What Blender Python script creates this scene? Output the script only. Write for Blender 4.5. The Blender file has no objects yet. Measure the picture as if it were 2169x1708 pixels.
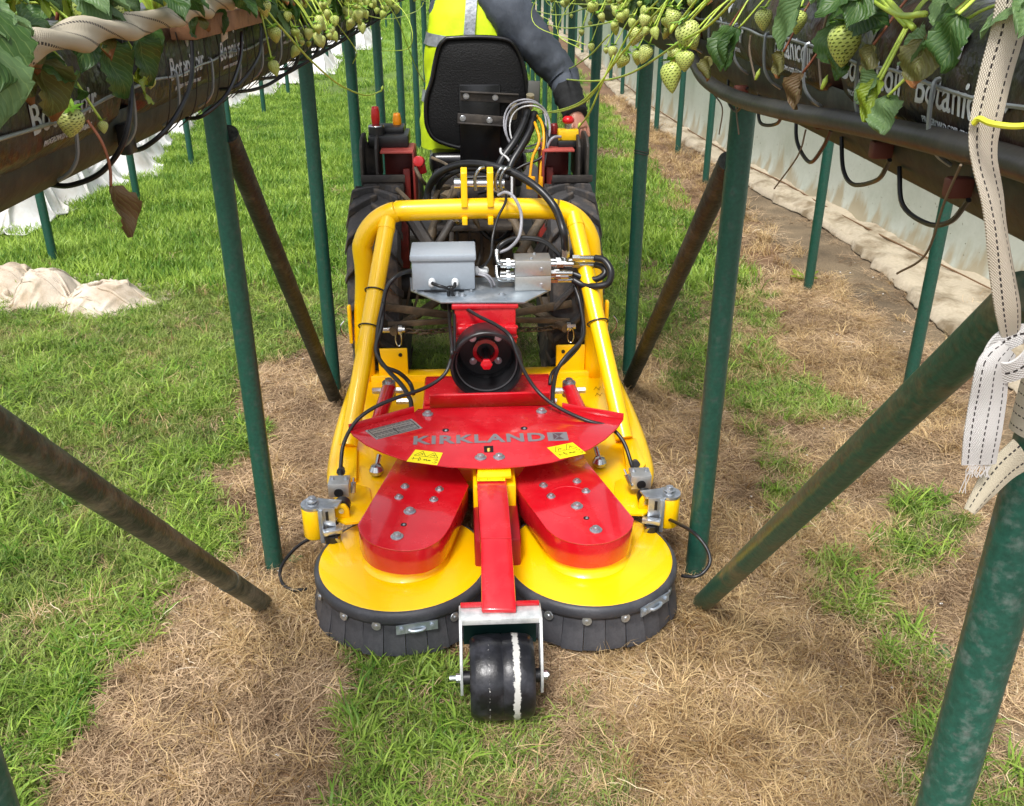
import bpy, bmesh, math, random
import numpy as np
from mathutils import Vector, Matrix, Euler

random.seed(7); rng = np.random.default_rng(7)
scene = bpy.context.scene
COL = scene.collection
R = math.radians

# ------------------------------------------------------------ camera, sky, sun, exposure
CAM_H, PITCH, YAW, FPX = 1.70, R(25.7), R(-1.37), 1966.0
cam = bpy.data.cameras.new('camera'); cam_o = bpy.data.objects.new('camera', cam); COL.objects.link(cam_o)
cam_o.location = (0, 0, CAM_H); cam_o.rotation_euler = (R(90)-PITCH, 0, YAW)
cam.sensor_width = 36; cam.lens = FPX/2169*36; cam.clip_start = .02; cam.clip_end = 500
scene.camera = cam_o

world = bpy.data.worlds.new("World"); scene.world = world; world.use_nodes = True
wn = world.node_tree.nodes; wl = world.node_tree.links; wn.clear()
sky = wn.new('ShaderNodeTexSky'); sky.sky_type = 'NISHITA'; sky.sun_disc = False
SUN_EL, SUN_ROT = R(58), R(200)
sky.sun_elevation = SUN_EL; sky.sun_rotation = SUN_ROT; sky.air_density = 1.0; sky.dust_density = 3.0; sky.ozone_density = 1.0
hsv = wn.new('ShaderNodeHueSaturation'); hsv.inputs['Saturation'].default_value = .30
bg = wn.new('ShaderNodeBackground'); bg.inputs['Strength'].default_value = .14
wo = wn.new('ShaderNodeOutputWorld')
# soft bright cloud cover over the sky
tc = wn.new('ShaderNodeTexCoord'); cn = wn.new('ShaderNodeTexNoise'); cn.inputs['Scale'].default_value = 2.2; cn.inputs['Detail'].default_value = 5
cr = wn.new('ShaderNodeValToRGB'); cr.color_ramp.elements[0].position = .38; cr.color_ramp.elements[0].color = (.75, .78, .84, 1)
cr.color_ramp.elements[1].position = .66; cr.color_ramp.elements[1].color = (1.45, 1.42, 1.38, 1)
mu = wn.new('ShaderNodeMix'); mu.data_type = 'RGBA'; mu.blend_type = 'MULTIPLY'; mu.inputs[0].default_value = 1
wl.new(tc.outputs['Generated'], cn.inputs['Vector']); wl.new(cn.outputs['Fac'], cr.inputs['Fac'])
wl.new(sky.outputs[0], hsv.inputs['Color']); wl.new(hsv.outputs[0], mu.inputs[6]); wl.new(cr.outputs[0], mu.inputs[7])
wl.new(mu.outputs[2], bg.inputs['Color']); wl.new(bg.outputs[0], wo.inputs['Surface'])

sun = bpy.data.lights.new('sun', 'SUN'); sun.energy = 1.9; sun.angle = R(13); sun.color = (1, .985, .96)
sun_o = bpy.data.objects.new('sun', sun); COL.objects.link(sun_o)
sd = Vector((math.sin(SUN_ROT)*math.cos(SUN_EL), math.cos(SUN_ROT)*math.cos(SUN_EL), math.sin(SUN_EL)))
sun_o.rotation_euler = sd.to_track_quat('Z', 'Y').to_euler(); sun_o.location = (0, 0, 8)

scene.view_settings.view_transform = 'Standard'; scene.view_settings.look = 'None'
scene.view_settings.exposure = 0.62; scene.view_settings.gamma = 1.0; scene.view_settings.use_curve_mapping = False
scene.cycles.max_bounces = 6; scene.cycles.transparent_max_bounces = 8
scene.cycles.use_denoising = True; scene.cycles.denoising_input_passes = 'RGB_ALBEDO_NORMAL'; scene.cycles.denoising_prefilter = 'ACCURATE'; scene.cycles.caustics_reflective = False; scene.cycles.caustics_refractive = False; scene.cycles.blur_glossy = 1.0; scene.cycles.sample_clamp_indirect = 3.0; scene.cycles.use_adaptive_sampling = False
world.cycles.sampling_method = 'MANUAL'; world.cycles.sample_map_resolution = 1024

# ------------------------------------------------------------ surveying: a sighted point + one known coordinate -> place
_cp, _sp, _cy, _sy = math.cos(PITCH), math.sin(PITCH), math.cos(YAW), math.sin(YAW)
_R = np.array([_cy, _sy, 0.]); _F = np.array([-_sy*_cp, _cy*_cp, -_sp]); _U = np.cross(_R, _F); _C = np.array([0, 0, CAM_H])
def _ray(px, py): return _F + _R*(px-1084.5)/FPX - _U*(py-854)/FPX
def _hit(o, d, x, y, z):
    if x is not None: t = (x-o[0])/d[0]
    elif y is not None: t = (y-o[1])/d[1]
    else: t = (z-o[2])/d[2]
    return o + d*t
MO, MA = np.array([.024, 1.767, 0.]), R(1.74)
_RM = np.array([[math.cos(MA), math.sin(MA), 0], [-math.sin(MA), math.cos(MA), 0], [0, 0, 1]])
def W(px, py, x=None, y=None, z=None): return _hit(_C, _ray(px, py), x, y, z)
def L(px, py, x=None, y=None, z=None): return _hit(_RM@(_C-MO), _RM@_ray(px, py), x, y, z)

# ------------------------------------------------------------ numpy noise
def _hash(ix, iy, s):
    n = (ix*374761393 + iy*668265263 + s*974634777) & 0xffffffff
    n = ((n ^ (n >> 13))*1274126177) & 0xffffffff
    return ((n ^ (n >> 16)) & 0xffff)/65535.0
def vnoise(x, y, s=0):
    x = np.asarray(x, float); y = np.asarray(y, float)
    ix = np.floor(x).astype(np.int64); iy = np.floor(y).astype(np.int64); fx = x-ix; fy = y-iy
    fx = fx*fx*(3-2*fx); fy = fy*fy*(3-2*fy)
    a = _hash(ix, iy, s); b = _hash(ix+1, iy, s); c = _hash(ix, iy+1, s); d = _hash(ix+1, iy+1, s)
    return (a*(1-fx)+b*fx)*(1-fy)+(c*(1-fx)+d*fx)*fy
def fbm(x, y, s=0, o=4):
    r = 0; a = .5; t = 0
    for k in range(o):
        r = r + a*vnoise(np.asarray(x)*2**k, np.asarray(y)*2**k, s+k*17); t += a; a *= .5
    return r/t
def inpoly(x, y, poly):
    x = np.asarray(x); y = np.asarray(y); c = np.zeros(x.shape, bool); n = len(poly)
    for i in range(n):
        x1, y1 = poly[i]; x2, y2 = poly[(i+1) % n]
        if y1 == y2: continue
        c ^= ((y1 > y) != (y2 > y)) & (x < (x2-x1)*(y-y1)/(y2-y1)+x1)
    return c

# ------------------------------------------------------------ materials
def rgb(r, g, b): # 0-255 sRGB -> linear
    f = lambda c: ((c/255+.055)/1.055)**2.4 if c/255 > .04045 else c/255/12.92
    return (f(r), f(g), f(b), 1)
MATS = {}
def mat(name, col, rough=.5, metal=0, col2=None, ns=8, lo=.45, hi=.65, bump=0, bs=60, coat=0, spec=.5, rvar=0, attr=None, fine=0, coords='Object', sss=0):
    if name in MATS: return MATS[name]
    m = bpy.data.materials.new(name); m.use_nodes = True; n = m.node_tree.nodes; l = m.node_tree.links
    b = n['Principled BSDF']; b.inputs['Roughness'].default_value = rough; b.inputs['Metallic'].default_value = metal
    b.inputs['Specular IOR Level'].default_value = spec
    if coat: b.inputs['Coat Weight'].default_value = coat; b.inputs['Coat Roughness'].default_value = .06
    t = n.new('ShaderNodeTexCoord'); co = t.outputs[coords]
    src = None
    if attr:
        a = n.new('ShaderNodeAttribute'); a.attribute_name = attr; src = a.outputs['Color']
    if col2 is not None:
        nz = n.new('ShaderNodeTexNoise'); nz.inputs['Scale'].default_value = ns; nz.inputs['Detail'].default_value = 6; nz.inputs['Roughness'].default_value = .65
        l.new(co, nz.inputs['Vector'])
        cr = n.new('ShaderNodeValToRGB'); cr.color_ramp.elements[0].position = lo; cr.color_ramp.elements[1].position = hi
        l.new(nz.outputs['Fac'], cr.inputs['Fac'])
        mx = n.new('ShaderNodeMix'); mx.data_type = 'RGBA'; l.new(cr.outputs[0], mx.inputs[0])
        if src: l.new(src, mx.inputs[6])
        else: mx.inputs[6].default_value = col
        mx.inputs[7].default_value = col2; src = mx.outputs[2]
        if rvar:
            mr = n.new('ShaderNodeMapRange'); mr.inputs[3].default_value = rough; mr.inputs[4].default_value = rough+rvar
            l.new(cr.outputs[0], mr.inputs[0]); l.new(mr.outputs[0], b.inputs['Roughness'])
    if fine:
        nf = n.new('ShaderNodeTexNoise'); nf.inputs['Scale'].default_value = bs*2; nf.inputs['Detail'].default_value = 3; l.new(co, nf.inputs['Vector'])
        mr2 = n.new('ShaderNodeMapRange'); mr2.inputs[1].default_value = .3; mr2.inputs[2].default_value = .7; mr2.inputs[3].default_value = 1-fine; mr2.inputs[4].default_value = 1+fine
        l.new(nf.outputs['Fac'], mr2.inputs[0])
        m2 = n.new('ShaderNodeMix'); m2.data_type = 'RGBA'; m2.blend_type = 'MULTIPLY'; m2.inputs[0].default_value = 1
        if src: l.new(src, m2.inputs[6])
        else: m2.inputs[6].default_value = col
        l.new(mr2.outputs[0], m2.inputs[7]); src = m2.outputs[2]
    if src: l.new(src, b.inputs['Base Color'])
    else: b.inputs['Base Color'].default_value = col
    if bump:
        nb = n.new('ShaderNodeTexNoise'); nb.inputs['Scale'].default_value = bs; nb.inputs['Detail'].default_value = 5; l.new(co, nb.inputs['Vector'])
        bp = n.new('ShaderNodeBump'); bp.inputs['Strength'].default_value = bump; bp.inputs['Distance'].default_value = .01
        l.new(nb.outputs['Fac'], bp.inputs['Height']); l.new(bp.outputs[0], b.inputs['Normal'])
    MATS[name] = m; return m
YEL = mat('yellow paint', rgb(255, 203, 0), .3, col2=rgb(252, 198, 0), ns=5, coat=.35, bump=.012, bs=25, rvar=.08)
RED = mat('red paint', rgb(197, 18, 32), .2, col2=rgb(206, 40, 48), ns=7, coat=.7, bump=.03, bs=16, rvar=.12)
ZINC = mat('zinc plate', rgb(200, 204, 208), .28, .85, col2=rgb(170, 176, 182), ns=30, bump=.05, bs=80, rvar=.15)
GALV = mat('galvanised sheet', rgb(165, 176, 186), .38, .75, col2=rgb(196, 202, 208), ns=18, rvar=.12)
ALU = mat('milled aluminium', rgb(190, 190, 186), .36, .7, fine=.05, bs=60)
CHROME = mat('bright fitting', rgb(186, 188, 188), .24, 1)
BLACKP = mat('black plastic', rgb(22, 22, 24), .38, col2=rgb(38, 38, 40), ns=12, bump=.05, bs=40)
RUBBER = mat('black rubber', rgb(56, 57, 62), .5, col2=rgb(76, 76, 80), ns=9, bump=.08, bs=90, fine=.12)
HOSE = mat('black hose', rgb(26, 26, 28), .35, col2=rgb(48, 46, 44), ns=40, lo=.55, hi=.75)
GHOSE = mat('grey cable', rgb(150, 150, 156), .4)
YHOSE = mat('yellow cable', rgb(225, 160, 10), .4)
GREYBOX = mat('grey enclosure plastic', rgb(160, 170, 180), .42, fine=.04, bs=50)
WHITEP = mat('white plastic', rgb(215, 218, 220), .35)
TYRE = mat('old tyre rubber', rgb(62, 60, 60), .8, col2=rgb(120, 104, 86), ns=7, lo=.5, hi=.72, bump=.3, bs=50, fine=.15)
WTYRE = mat('wheel rubber', rgb(20, 20, 24), .3, col2=rgb(48, 48, 54), ns=16, bump=.12, bs=60, rvar=.15)
OLDRED = mat('faded red tractor paint', rgb(140, 46, 38), .45, col2=rgb(96, 36, 30), ns=6, bump=.05, bs=30, rvar=.2)
OLDBLK = mat('dusty black metal', rgb(44, 40, 38), .6, col2=rgb(84, 76, 66), ns=9, lo=.45, hi=.75, bump=.2, bs=60)
RUSTY = mat('dirty brown steel', rgb(78, 68, 54), .65, col2=rgb(112, 96, 74), ns=14, bump=.3, bs=70)
SEATM = mat('black seat shell', rgb(14, 14, 15), .6, col2=rgb(40, 38, 36), ns=60, lo=.62, hi=.75, fine=.4, bs=160, bump=.4, spec=.3)
SEATE = mat('black seat piping', rgb(16, 16, 17), .25)
POST = mat('green painted steel', rgb(30, 76, 63), .36, col2=rgb(60, 78, 70), ns=45, lo=.54, hi=.74, bump=.15, bs=60, rvar=.3, fine=.18)
POSTW = mat('worn green painted steel', rgb(36, 88, 74), .4, col2=rgb(104, 118, 110), ns=48, lo=.50, hi=.74, bump=.2, bs=60, rvar=.3, fine=.2)
BRACE = mat('muddy brace tube', rgb(44, 60, 50), .5, col2=rgb(122, 122, 106), ns=10, lo=.44, hi=.66, bump=.4, bs=70, fine=.3)
BRACEG = mat('half muddy brace tube', rgb(34, 84, 66), .4, col2=rgb(112, 104, 76), ns=5, lo=.48, hi=.6, bump=.2, bs=60, fine=.25, rvar=.2)
GUT = mat('olive gutter sheet', rgb(44, 48, 40), .6, col2=rgb(66, 66, 54), ns=4, lo=.4, hi=.7, bump=.35, bs=24, fine=.3)
BAG = mat('dark grow bag film', rgb(30, 27, 26), .28, col2=rgb(74, 46, 34), ns=9, lo=.48, hi=.7, bump=.8, bs=30, rvar=.2)
LETTER = mat('white bag print', rgb(205, 210, 215), .5)
WIREM = mat('grey wire', rgb(150, 155, 158), .4, .5)
WOODM = mat('weathered board', rgb(150, 108, 76), .7, col2=rgb(116, 80, 54), ns=20, bump=.2, bs=50)
SOILR = mat('brown clip', rgb(96, 48, 36), .6)
SKIN = mat('skin', rgb(186, 130, 108), .5)
FLEECE = mat('white fleece', rgb(222, 221, 219), .75, col2=rgb(205, 198, 188), ns=4, bump=.15, bs=40)
CLOTH = mat('dirty beige cloth', rgb(205, 192, 174), .85, col2=rgb(176, 158, 134), ns=5, bump=.3, bs=70, fine=.08)
SHEET = mat('dirty ground sheet', rgb(180, 167, 144), .7, col2=rgb(120, 104, 78), ns=4.5, lo=.46, hi=.66, bump=.25, bs=30, fine=.1)

# polythene wall with algae stains low down
def wall_mat():
    m = mat('milky polythene', rgb(182, 187, 176), .38, col2=rgb(164, 170, 156), ns=1.3, fine=.03, bs=20)
    n = m.node_tree.nodes; l = m.node_tree.links; b = n['Principled BSDF']
    prev = b.inputs['Base Color'].links[0].from_socket
    t = n.new('ShaderNodeTexCoord'); sx = n.new('ShaderNodeSeparateXYZ'); l.new(t.outputs['Object'], sx.inputs[0])
    nz = n.new('ShaderNodeTexNoise'); nz.inputs['Scale'].default_value = 2.5; nz.inputs['Detail'].default_value = 6
    mp = n.new('ShaderNodeMapping'); mp.inputs['Scale'].default_value = (3, 3, .6); l.new(t.outputs['Object'], mp.inputs[0]); l.new(mp.outputs[0], nz.inputs['Vector'])
    ad = n.new('ShaderNodeMath'); ad.operation = 'MULTIPLY_ADD'; ad.inputs[1].default_value = -.9; ad.inputs[2].default_value = .0
    l.new(nz.outputs['Fac'], ad.inputs[0])
    a2 = n.new('ShaderNodeMath'); a2.operation = 'ADD'; l.new(sx.outputs['Z'], a2.inputs[0]); l.new(ad.outputs[0], a2.inputs[1])
    mr = n.new('ShaderNodeMapRange'); mr.inputs[1].default_value = -.42; mr.inputs[2].default_value = -.30; mr.inputs[3].default_value = .7; mr.inputs[4].default_value = 0
    l.new(a2.outputs[0], mr.inputs[0])
    mx = n.new('ShaderNodeMix'); mx.data_type = 'RGBA'; l.new(mr.outputs[0], mx.inputs[0]); l.new(prev, mx.inputs[6]); mx.inputs[7].default_value = rgb(150, 132, 96)
    sp = n.new('ShaderNodeTexNoise'); sp.inputs['Scale'].default_value = 38; sp.inputs['Detail'].default_value = 2; l.new(t.outputs['Object'], sp.inputs['Vector'])
    sr = n.new('ShaderNodeMapRange'); sr.inputs[1].default_value = .70; sr.inputs[2].default_value = .74; sr.inputs[4].default_value = .7; l.new(sp.outputs['Fac'], sr.inputs[0])
    m3 = n.new('ShaderNodeMix'); m3.data_type = 'RGBA'; l.new(sr.outputs[0], m3.inputs[0]); l.new(mx.outputs[2], m3.inputs[6]); m3.inputs[7].default_value = rgb(90, 88, 66)
    l.new(m3.outputs[2], b.inputs['Base Color'])
    return m
WALLM = wall_mat()

# leaf-like materials: colour attribute on blades, translucent
def blade_mat(name, ca, cb, trans=.35, rough=.5, cc=None, ns=1.6):
    m = bpy.data.materials.new(name); m.use_nodes = True; n = m.node_tree.nodes; l = m.node_tree.links
    b = n['Principled BSDF']; b.inputs['Roughness'].default_value = rough; b.inputs['Specular IOR Level'].default_value = .3
    a = n.new('ShaderNodeAttribute'); a.attribute_name = 'Col'
    oi = n.new('ShaderNodeObjectInfo')
    g = n.new('ShaderNodeNewGeometry'); nz = n.new('ShaderNodeTexNoise'); nz.inputs['Scale'].default_value = ns; nz.inputs['Detail'].default_value = 3
    l.new(g.outputs['Position'], nz.inputs['Vector'])
    ad = n.new('ShaderNodeMath'); ad.operation = 'ADD'; l.new(a.outputs['Fac'], ad.inputs[0]); l.new(oi.outputs['Random'], ad.inputs[1])
    a2 = n.new('ShaderNodeMath'); a2.operation = 'MULTIPLY_ADD'; a2.inputs[1].default_value = .45; l.new(ad.outputs[0], a2.inputs[0])
    m1 = n.new('ShaderNodeMapRange'); m1.inputs[1].default_value = .35; m1.inputs[2].default_value = .65; m1.inputs[3].default_value = -.12; m1.inputs[4].default_value = .22
    l.new(nz.outputs['Fac'], m1.inputs[0]); l.new(m1.outputs[0], a2.inputs[2])
    cr = n.new('ShaderNodeValToRGB'); cr.color_ramp.elements[0].color = ca; cr.color_ramp.elements[1].color = cb; cr.color_ramp.elements[0].position = .1; cr.color_ramp.elements[1].position = .9
    if cc: e = cr.color_ramp.elements.new(.97); e.color = cc
    l.new(a2.outputs[0], cr.inputs['Fac']); l.new(cr.outputs[0], b.inputs['Base Color'])
    if trans:
        tr = n.new('ShaderNodeBsdfTranslucent'); l.new(cr.outputs[0], tr.inputs['Color'])
        ms = n.new('ShaderNodeMixShader'); ms.inputs[0].default_value = trans
        l.new(b.outputs[0], ms.inputs[1]); l.new(tr.outputs[0], ms.inputs[2]); l.new(ms.outputs[0], n['Material Output'].inputs['Surface'])
    MATS[name] = m; return m
GRASS = blade_mat('grass blades', rgb(70, 104, 36), rgb(182, 198, 104), .35, .42, cc=rgb(206, 202, 138))
GRASS2 = blade_mat('lush grass blades', rgb(74, 122, 32), rgb(180, 206, 90), .35, .4, ns=2.4)
THATCH = blade_mat('brown thatch', rgb(104, 80, 56), rgb(230, 200, 160), .15, .7, cc=rgb(242, 226, 198), ns=3)
STRAW = blade_mat('tan straw', rgb(132, 100, 58), rgb(236, 208, 156), .25, .6, cc=rgb(240, 224, 186), ns=3)

# ------------------------------------------------------------ mesh helpers
OFF = {}
def rootof(o):
    while o.parent: o = o.parent
    return o
class MB:
    def __init__(s): s.v = []; s.f = []; s.uv = None
    def add(s, v, f):
        b = len(s.v); s.v += [tuple(p) for p in v]; s.f += [tuple(i+b for i in q) for q in f]; return s
    def box(s, c, d, rot=None):
        x, y, z = d[0]/2, d[1]/2, d[2]/2
        P = [Vector(p) for p in [(-x,-y,-z),(x,-y,-z),(x,y,-z),(-x,y,-z),(-x,-y,z),(x,-y,z),(x,y,z),(-x,y,z)]]
        if rot is not None: M = Euler(rot).to_matrix(); P = [M@p for p in P]
        return s.add([p+Vector(c) for p in P], [(3,2,1,0),(4,5,6,7),(0,1,5,4),(1,2,6,5),(2,3,7,6),(3,0,4,7)])
    def prism(s, poly, z0, z1):   # poly CCW list of (x,y) or (x,y,dz)
        n = len(poly); g = lambda p: p[2] if len(p) > 2 else 0
        return s.add([(p[0], p[1], z0+g(p)) for p in poly]+[(p[0], p[1], z1+g(p)) for p in poly],
                     [tuple(range(n-1, -1, -1)), tuple(range(n, 2*n))]+[(i, (i+1) % n, (i+1) % n+n, i+n) for i in range(n)])
    def lathe(s, prof, segs=24, axis='z', c=(0, 0, 0), a0=0, a1=2*math.pi, cap=False):  # prof list of (r, h)
        full = abs(a1-a0-2*math.pi) < 1e-6; m = segs if full else segs+1; V = []
        for k in range(m):
            a = a0+(a1-a0)*k/segs; ca, sa = math.cos(a), math.sin(a)
            for r, h in prof:
                p = (r*ca, r*sa, h) if axis == 'z' else ((h, r*ca, r*sa) if axis == 'x' else (r*sa, h, r*ca))
                V.append((p[0]+c[0], p[1]+c[1], p[2]+c[2]))
        n = len(prof); F = []
        for k in range(segs):
            a = k*n; b = ((k+1) % m)*n
            for i in range(n-1): F.append((a+i, b+i, b+i+1, a+i+1))
        if cap:
            F.append(tuple(k*n for k in range(m-1, -1, -1))); F.append(tuple(k*n+n-1 for k in range(m)))
        return s.add(V, F)
    def tube(s, pts, r, segs=8, cap=True, closed=False):
        P = [Vector(p) for p in pts]; n = len(P); rr = r if isinstance(r, (list, tuple, np.ndarray)) else [r]*n
        T = []
        for i in range(n):
            a = P[(i-1) % n] if (i > 0 or closed) else P[0]; b = P[(i+1) % n] if (i < n-1 or closed) else P[-1]
            t = (b-a); t = t.normalized() if t.length > 1e-9 else Vector((0, 0, 1)); T.append(t)
        u = T[0].orthogonal().normalized(); V = []; F = []
        for i in range(n):
            u = (u - T[i]*u.dot(T[i])); u = u.normalized() if u.length > 1e-6 else T[i].orthogonal().normalized()
            w = T[i].cross(u)
            for k in range(segs):
                a = 2*math.pi*k/segs; V.append(P[i]+(u*math.cos(a)+w*math.sin(a))*rr[i])
        for i in range(n-1 if not closed else n):
            j = (i+1) % n
            for k in range(segs): F.append((i*segs+k, i*segs+(k+1) % segs, j*segs+(k+1) % segs, j*segs+k))
        if cap and not closed: F.append(tuple(range(segs-1, -1, -1))); F.append(tuple((n-1)*segs+k for k in range(segs)))
        return s.add(V, F)
    def grid(s, fn, nu, nv):
        V = [fn(i/nu, j/nv) for j in range(nv+1) for i in range(nu+1)]
        return s.add(V, [(j*(nu+1)+i, j*(nu+1)+i+1, (j+1)*(nu+1)+i+1, (j+1)*(nu+1)+i) for j in range(nv) for i in range(nu)])
    def mesh(s, name, bevel=0, bseg=2, smooth=35, off=(0, 0, 0), fix=True):
        me = bpy.data.meshes.new(name)
        o = Vector(off); me.from_pydata([Vector(p)-o for p in s.v] if any(off) else s.v, [], s.f)
        if bevel or fix:
            bm = bmesh.new(); bm.from_mesh(me)
            if fix: bmesh.ops.recalc_face_normals(bm, faces=bm.faces)
            if bevel:
                es = [e for e in bm.edges if len(e.link_faces) == 2 and e.calc_face_angle(0) > R(28)]
                bmesh.ops.bevel(bm, geom=es, offset=bevel, segments=bseg, affect='EDGES', profile=.5, clamp_overlap=True)
            bm.to_mesh(me); bm.free()
        if smooth:
            me.shade_smooth()
            if smooth < 180: me.set_sharp_from_angle(angle=R(smooth))
        me.update(); return me
def crom(pts, n=8):
    P = [Vector(p) for p in pts]
    if len(P) < 3: return P
    Q = [P[0]*2-P[1]]+P+[P[-1]*2-P[-2]]; out = []
    for i in range(1, len(Q)-2):
        for k in range(n):
            t = k/n; a, b, c, d = Q[i-1], Q[i], Q[i+1], Q[i+2]
            out.append(.5*((2*b)+(c-a)*t+(2*a-5*b+4*c-d)*t*t+(3*b-a-3*c+d)*t**3))
    out.append(P[-1]); return out
def link(name, me, m=None, parent=None, loc=None, rot=None, scl=None, **props):
    o = bpy.data.objects.new(name, me); COL.objects.link(o)
    if m is not None and me is not None and len(me.materials) == 0: me.materials.append(m)
    if parent: o.parent = parent
    if loc is not None:
        q = Vector(loc)
        if parent and rootof(parent) in OFF and parent.parent is None: q = q-Vector(OFF[rootof(parent)])
        o.location = q
    if rot is not None: o.rotation_euler = rot
    if scl is not None: o.scale = scl if hasattr(scl, '__len__') else (scl,)*3
    for k, v in props.items(): o[k] = v
    return o
def part(name, mb, m, parent, bevel=0, smooth=35, bseg=2, label=None, fix=True):
    rt = rootof(parent) if parent else None; off = OFF.get(rt, (0, 0, 0))
    o = link(name, mb.mesh(name, bevel, bseg, smooth, off, fix), m, parent)
    if label: o['label'] = label
    return o
def thing(name, label, cat, loc=(0, 0, 0), rz=0, group=None, off=None):
    o = bpy.data.objects.new(name, None); COL.objects.link(o); o.empty_display_size = .05
    o.location = loc; o.rotation_euler = (0, 0, rz); o['label'] = label; o['category'] = cat
    if group: o['group'] = group
    if off is not None: OFF[o] = off
    return o
def solid(name, mb, m, label, cat, group=None, **kw):   # a thing that is one mesh
    o = part(name, mb, m, None, **kw); o['label'] = label; o['category'] = cat
    if group: o['group'] = group
    return o
def setup(name, mb, m, **kw):
    o = part(name, mb, m, None, **kw); o['kind'] = 'structure'; return o
_wob = lambda: random.uniform(-1, 1)
ORD = ['nearest', 'second', 'third', 'fourth', 'fifth', 'sixth', 'seventh', 'eighth', 'ninth', 'tenth', 'eleventh', 'twelfth', 'thirteenth', 'fourteenth', 'fifteenth', 'sixteenth', 'seventeenth', 'eighteenth', 'nineteenth', 'twentieth']
def nth(i):
    if i < 20: return ORD[i]
    return str(i+1)+{1: 'st', 2: 'nd', 3: 'rd'}.get((i+1) % 10, 'th')
# ============================================================ GROUND
def wp(pts): return [tuple(W(a, b, z=0)[:2]) for a, b in pts]
LB = np.array([W(a, b, z=0)[:2] for a, b in [(20, 1700), (60, 1640), (250, 1430), (430, 1235), (470, 1080), (495, 960), (530, 800), (620, 750), (700, 700)]])
LB = LB[np.argsort(LB[:, 1])]
PA = wp([(1370, 700), (1500, 690), (1640, 740), (1790, 880), (1760, 920), (1560, 900), (1450, 850), (1380, 780)])
PB = wp([(1860, 1060), (1960, 1030), (2050, 1160), (2020, 1230), (1880, 1215), (1840, 1130)])
PC = wp([(1700, 1160), (1800, 1180), (1920, 1330), (1990, 1480), (2010, 1760), (1880, 1786), (1860, 1560), (1790, 1380), (1720, 1270)])
PD = wp([(755, 1400), (850, 1370), (990, 1400), (1010, 1560), (1080, 1800), (720, 1800), (742, 1500)])
PE = wp([(1010, 1530), (1160, 1400), (1290, 1480), (1260, 1800), (1000, 1800)])
PF = wp([(2060, 1620), (2250, 1540), (2300, 1900), (2000, 1850)])
PG = wp([(1600, 930), (1700, 940), (1740, 1050), (1650, 1090), (1590, 1010)])
PS = wp([(1800, 880), (2300, 820), (2600, 1700), (2060, 1600), (1960, 1330), (1800, 1150), (1730, 1000)])    # bare soil
PT = wp([(1150, 1330), (1400, 1240), (1700, 1230), (1850, 1500), (1900, 1850), (1250, 1850), (1240, 1500)])     # long straw
PU = wp([(480, 1225), (640, 1200), (760, 1330), (720, 1420), (560, 1440), (460, 1350)])
def zones(x, y):
    x = np.asarray(x, float); y = np.asarray(y, float)
    wx = x+(fbm(x*3.1, y*3.1, 3)-.5)*.34+(fbm(x*11, y*11, 5)-.5)*.12; wy = y+(fbm(x*3.1+9, y*3.1, 4)-.5)*.4+(fbm(x*11, y*11+7, 6)-.5)*.12
    xb = np.interp(y, LB[:, 1], LB[:, 0]); n1 = fbm(x*1.7, y*1.7, 11); n2 = fbm(x*5, y*5, 12)
    green = np.zeros(x.shape)
    green = np.where(wx < xb, .95, green)
    green = np.where((y < LB[0, 1]) & (wx < LB[0, 0]-(LB[0, 1]-y)*.4), .95, green)
    # beyond the implement everything is grass
    far = (wy > 4.25) & (wx < 1.45)
    green = np.where(far, np.where(x > .75, np.clip(2.0-2.2*n1-.4*n2, .3, .9), .95), green)
    green = np.where((wy > 4.25) & (x > -1.0) & (x < -.45) & (y < 7), np.minimum(green, np.clip(1.9-2.2*n1, .4, .95)), green)
    green = np.where((wy > 3.05) & (np.abs(wx) < .5) & (wy < 4.6), .8, green)
    for P, g in ((PA, .85), (PB, .8), (PC, .65), (PD, .9), (PE, .4), (PF, .85), (PG, .55)):
        green = np.where(inpoly(wx, wy, P), np.maximum(green, g*np.clip(.45+n2, .3, 1)), green)
    soil = np.where(inpoly(wx, wy, PS), .8, 0)*np.clip(1.5-1.5*n2, .1, 1)
    soil = np.maximum(soil, np.where((wy > 4.0) & (wx > 1.85), .8, 0))
    straw = np.where(inpoly(wx, wy, PT), .9, 0)
    straw = np.maximum(straw, np.where(inpoly(wx, wy, PU), .75, 0))
    straw = np.maximum(straw, np.where((wx > 1.3) & (wx < 1.95) & (wy > 3.0), np.clip(2.0*n1-.5, 0, .9), 0))
    straw = np.maximum(straw, np.where((wx > .55) & (wx < 1.3) & (wy > 1.6) & (wy < 4.25), np.clip(1.9*n1-.45, 0, .8), 0))
    dead = np.clip(1-green-.55*soil, 0, 1)
    dead = np.where(wx > 2.0, dead*.3, np.clip(dead+.22*soil*n1*2, 0, 1))
    return green, dead, soil, straw
def gheight(x, y):
    return (fbm(x*2.2, y*2.2, 21)-.5)*.030+(fbm(x*14, y*14, 22)-.5)*.010-.004
ys = np.concatenate([np.linspace(-12, .4, 14), np.arange(.45, 7, .028), 7*1.018**np.arange(0, 150)]); ys = ys[ys < 110]
xh = np.concatenate([np.arange(0, 3.4, .03), 3.4*1.07**np.arange(1, 48)]); xs = np.concatenate([-xh[:0:-1], xh])
X, Y = np.meshgrid(xs, ys); Z = gheight(X, Y)
nx, ny = len(xs), len(ys)
V = np.stack([X.ravel(), Y.ravel(), Z.ravel()], 1)
idx = np.arange(nx*ny).reshape(ny, nx); Fq = np.stack([idx[:-1, :-1].ravel(), idx[:-1, 1:].ravel(), idx[1:, 1:].ravel(), idx[1:, :-1].ravel()], 1)
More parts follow.
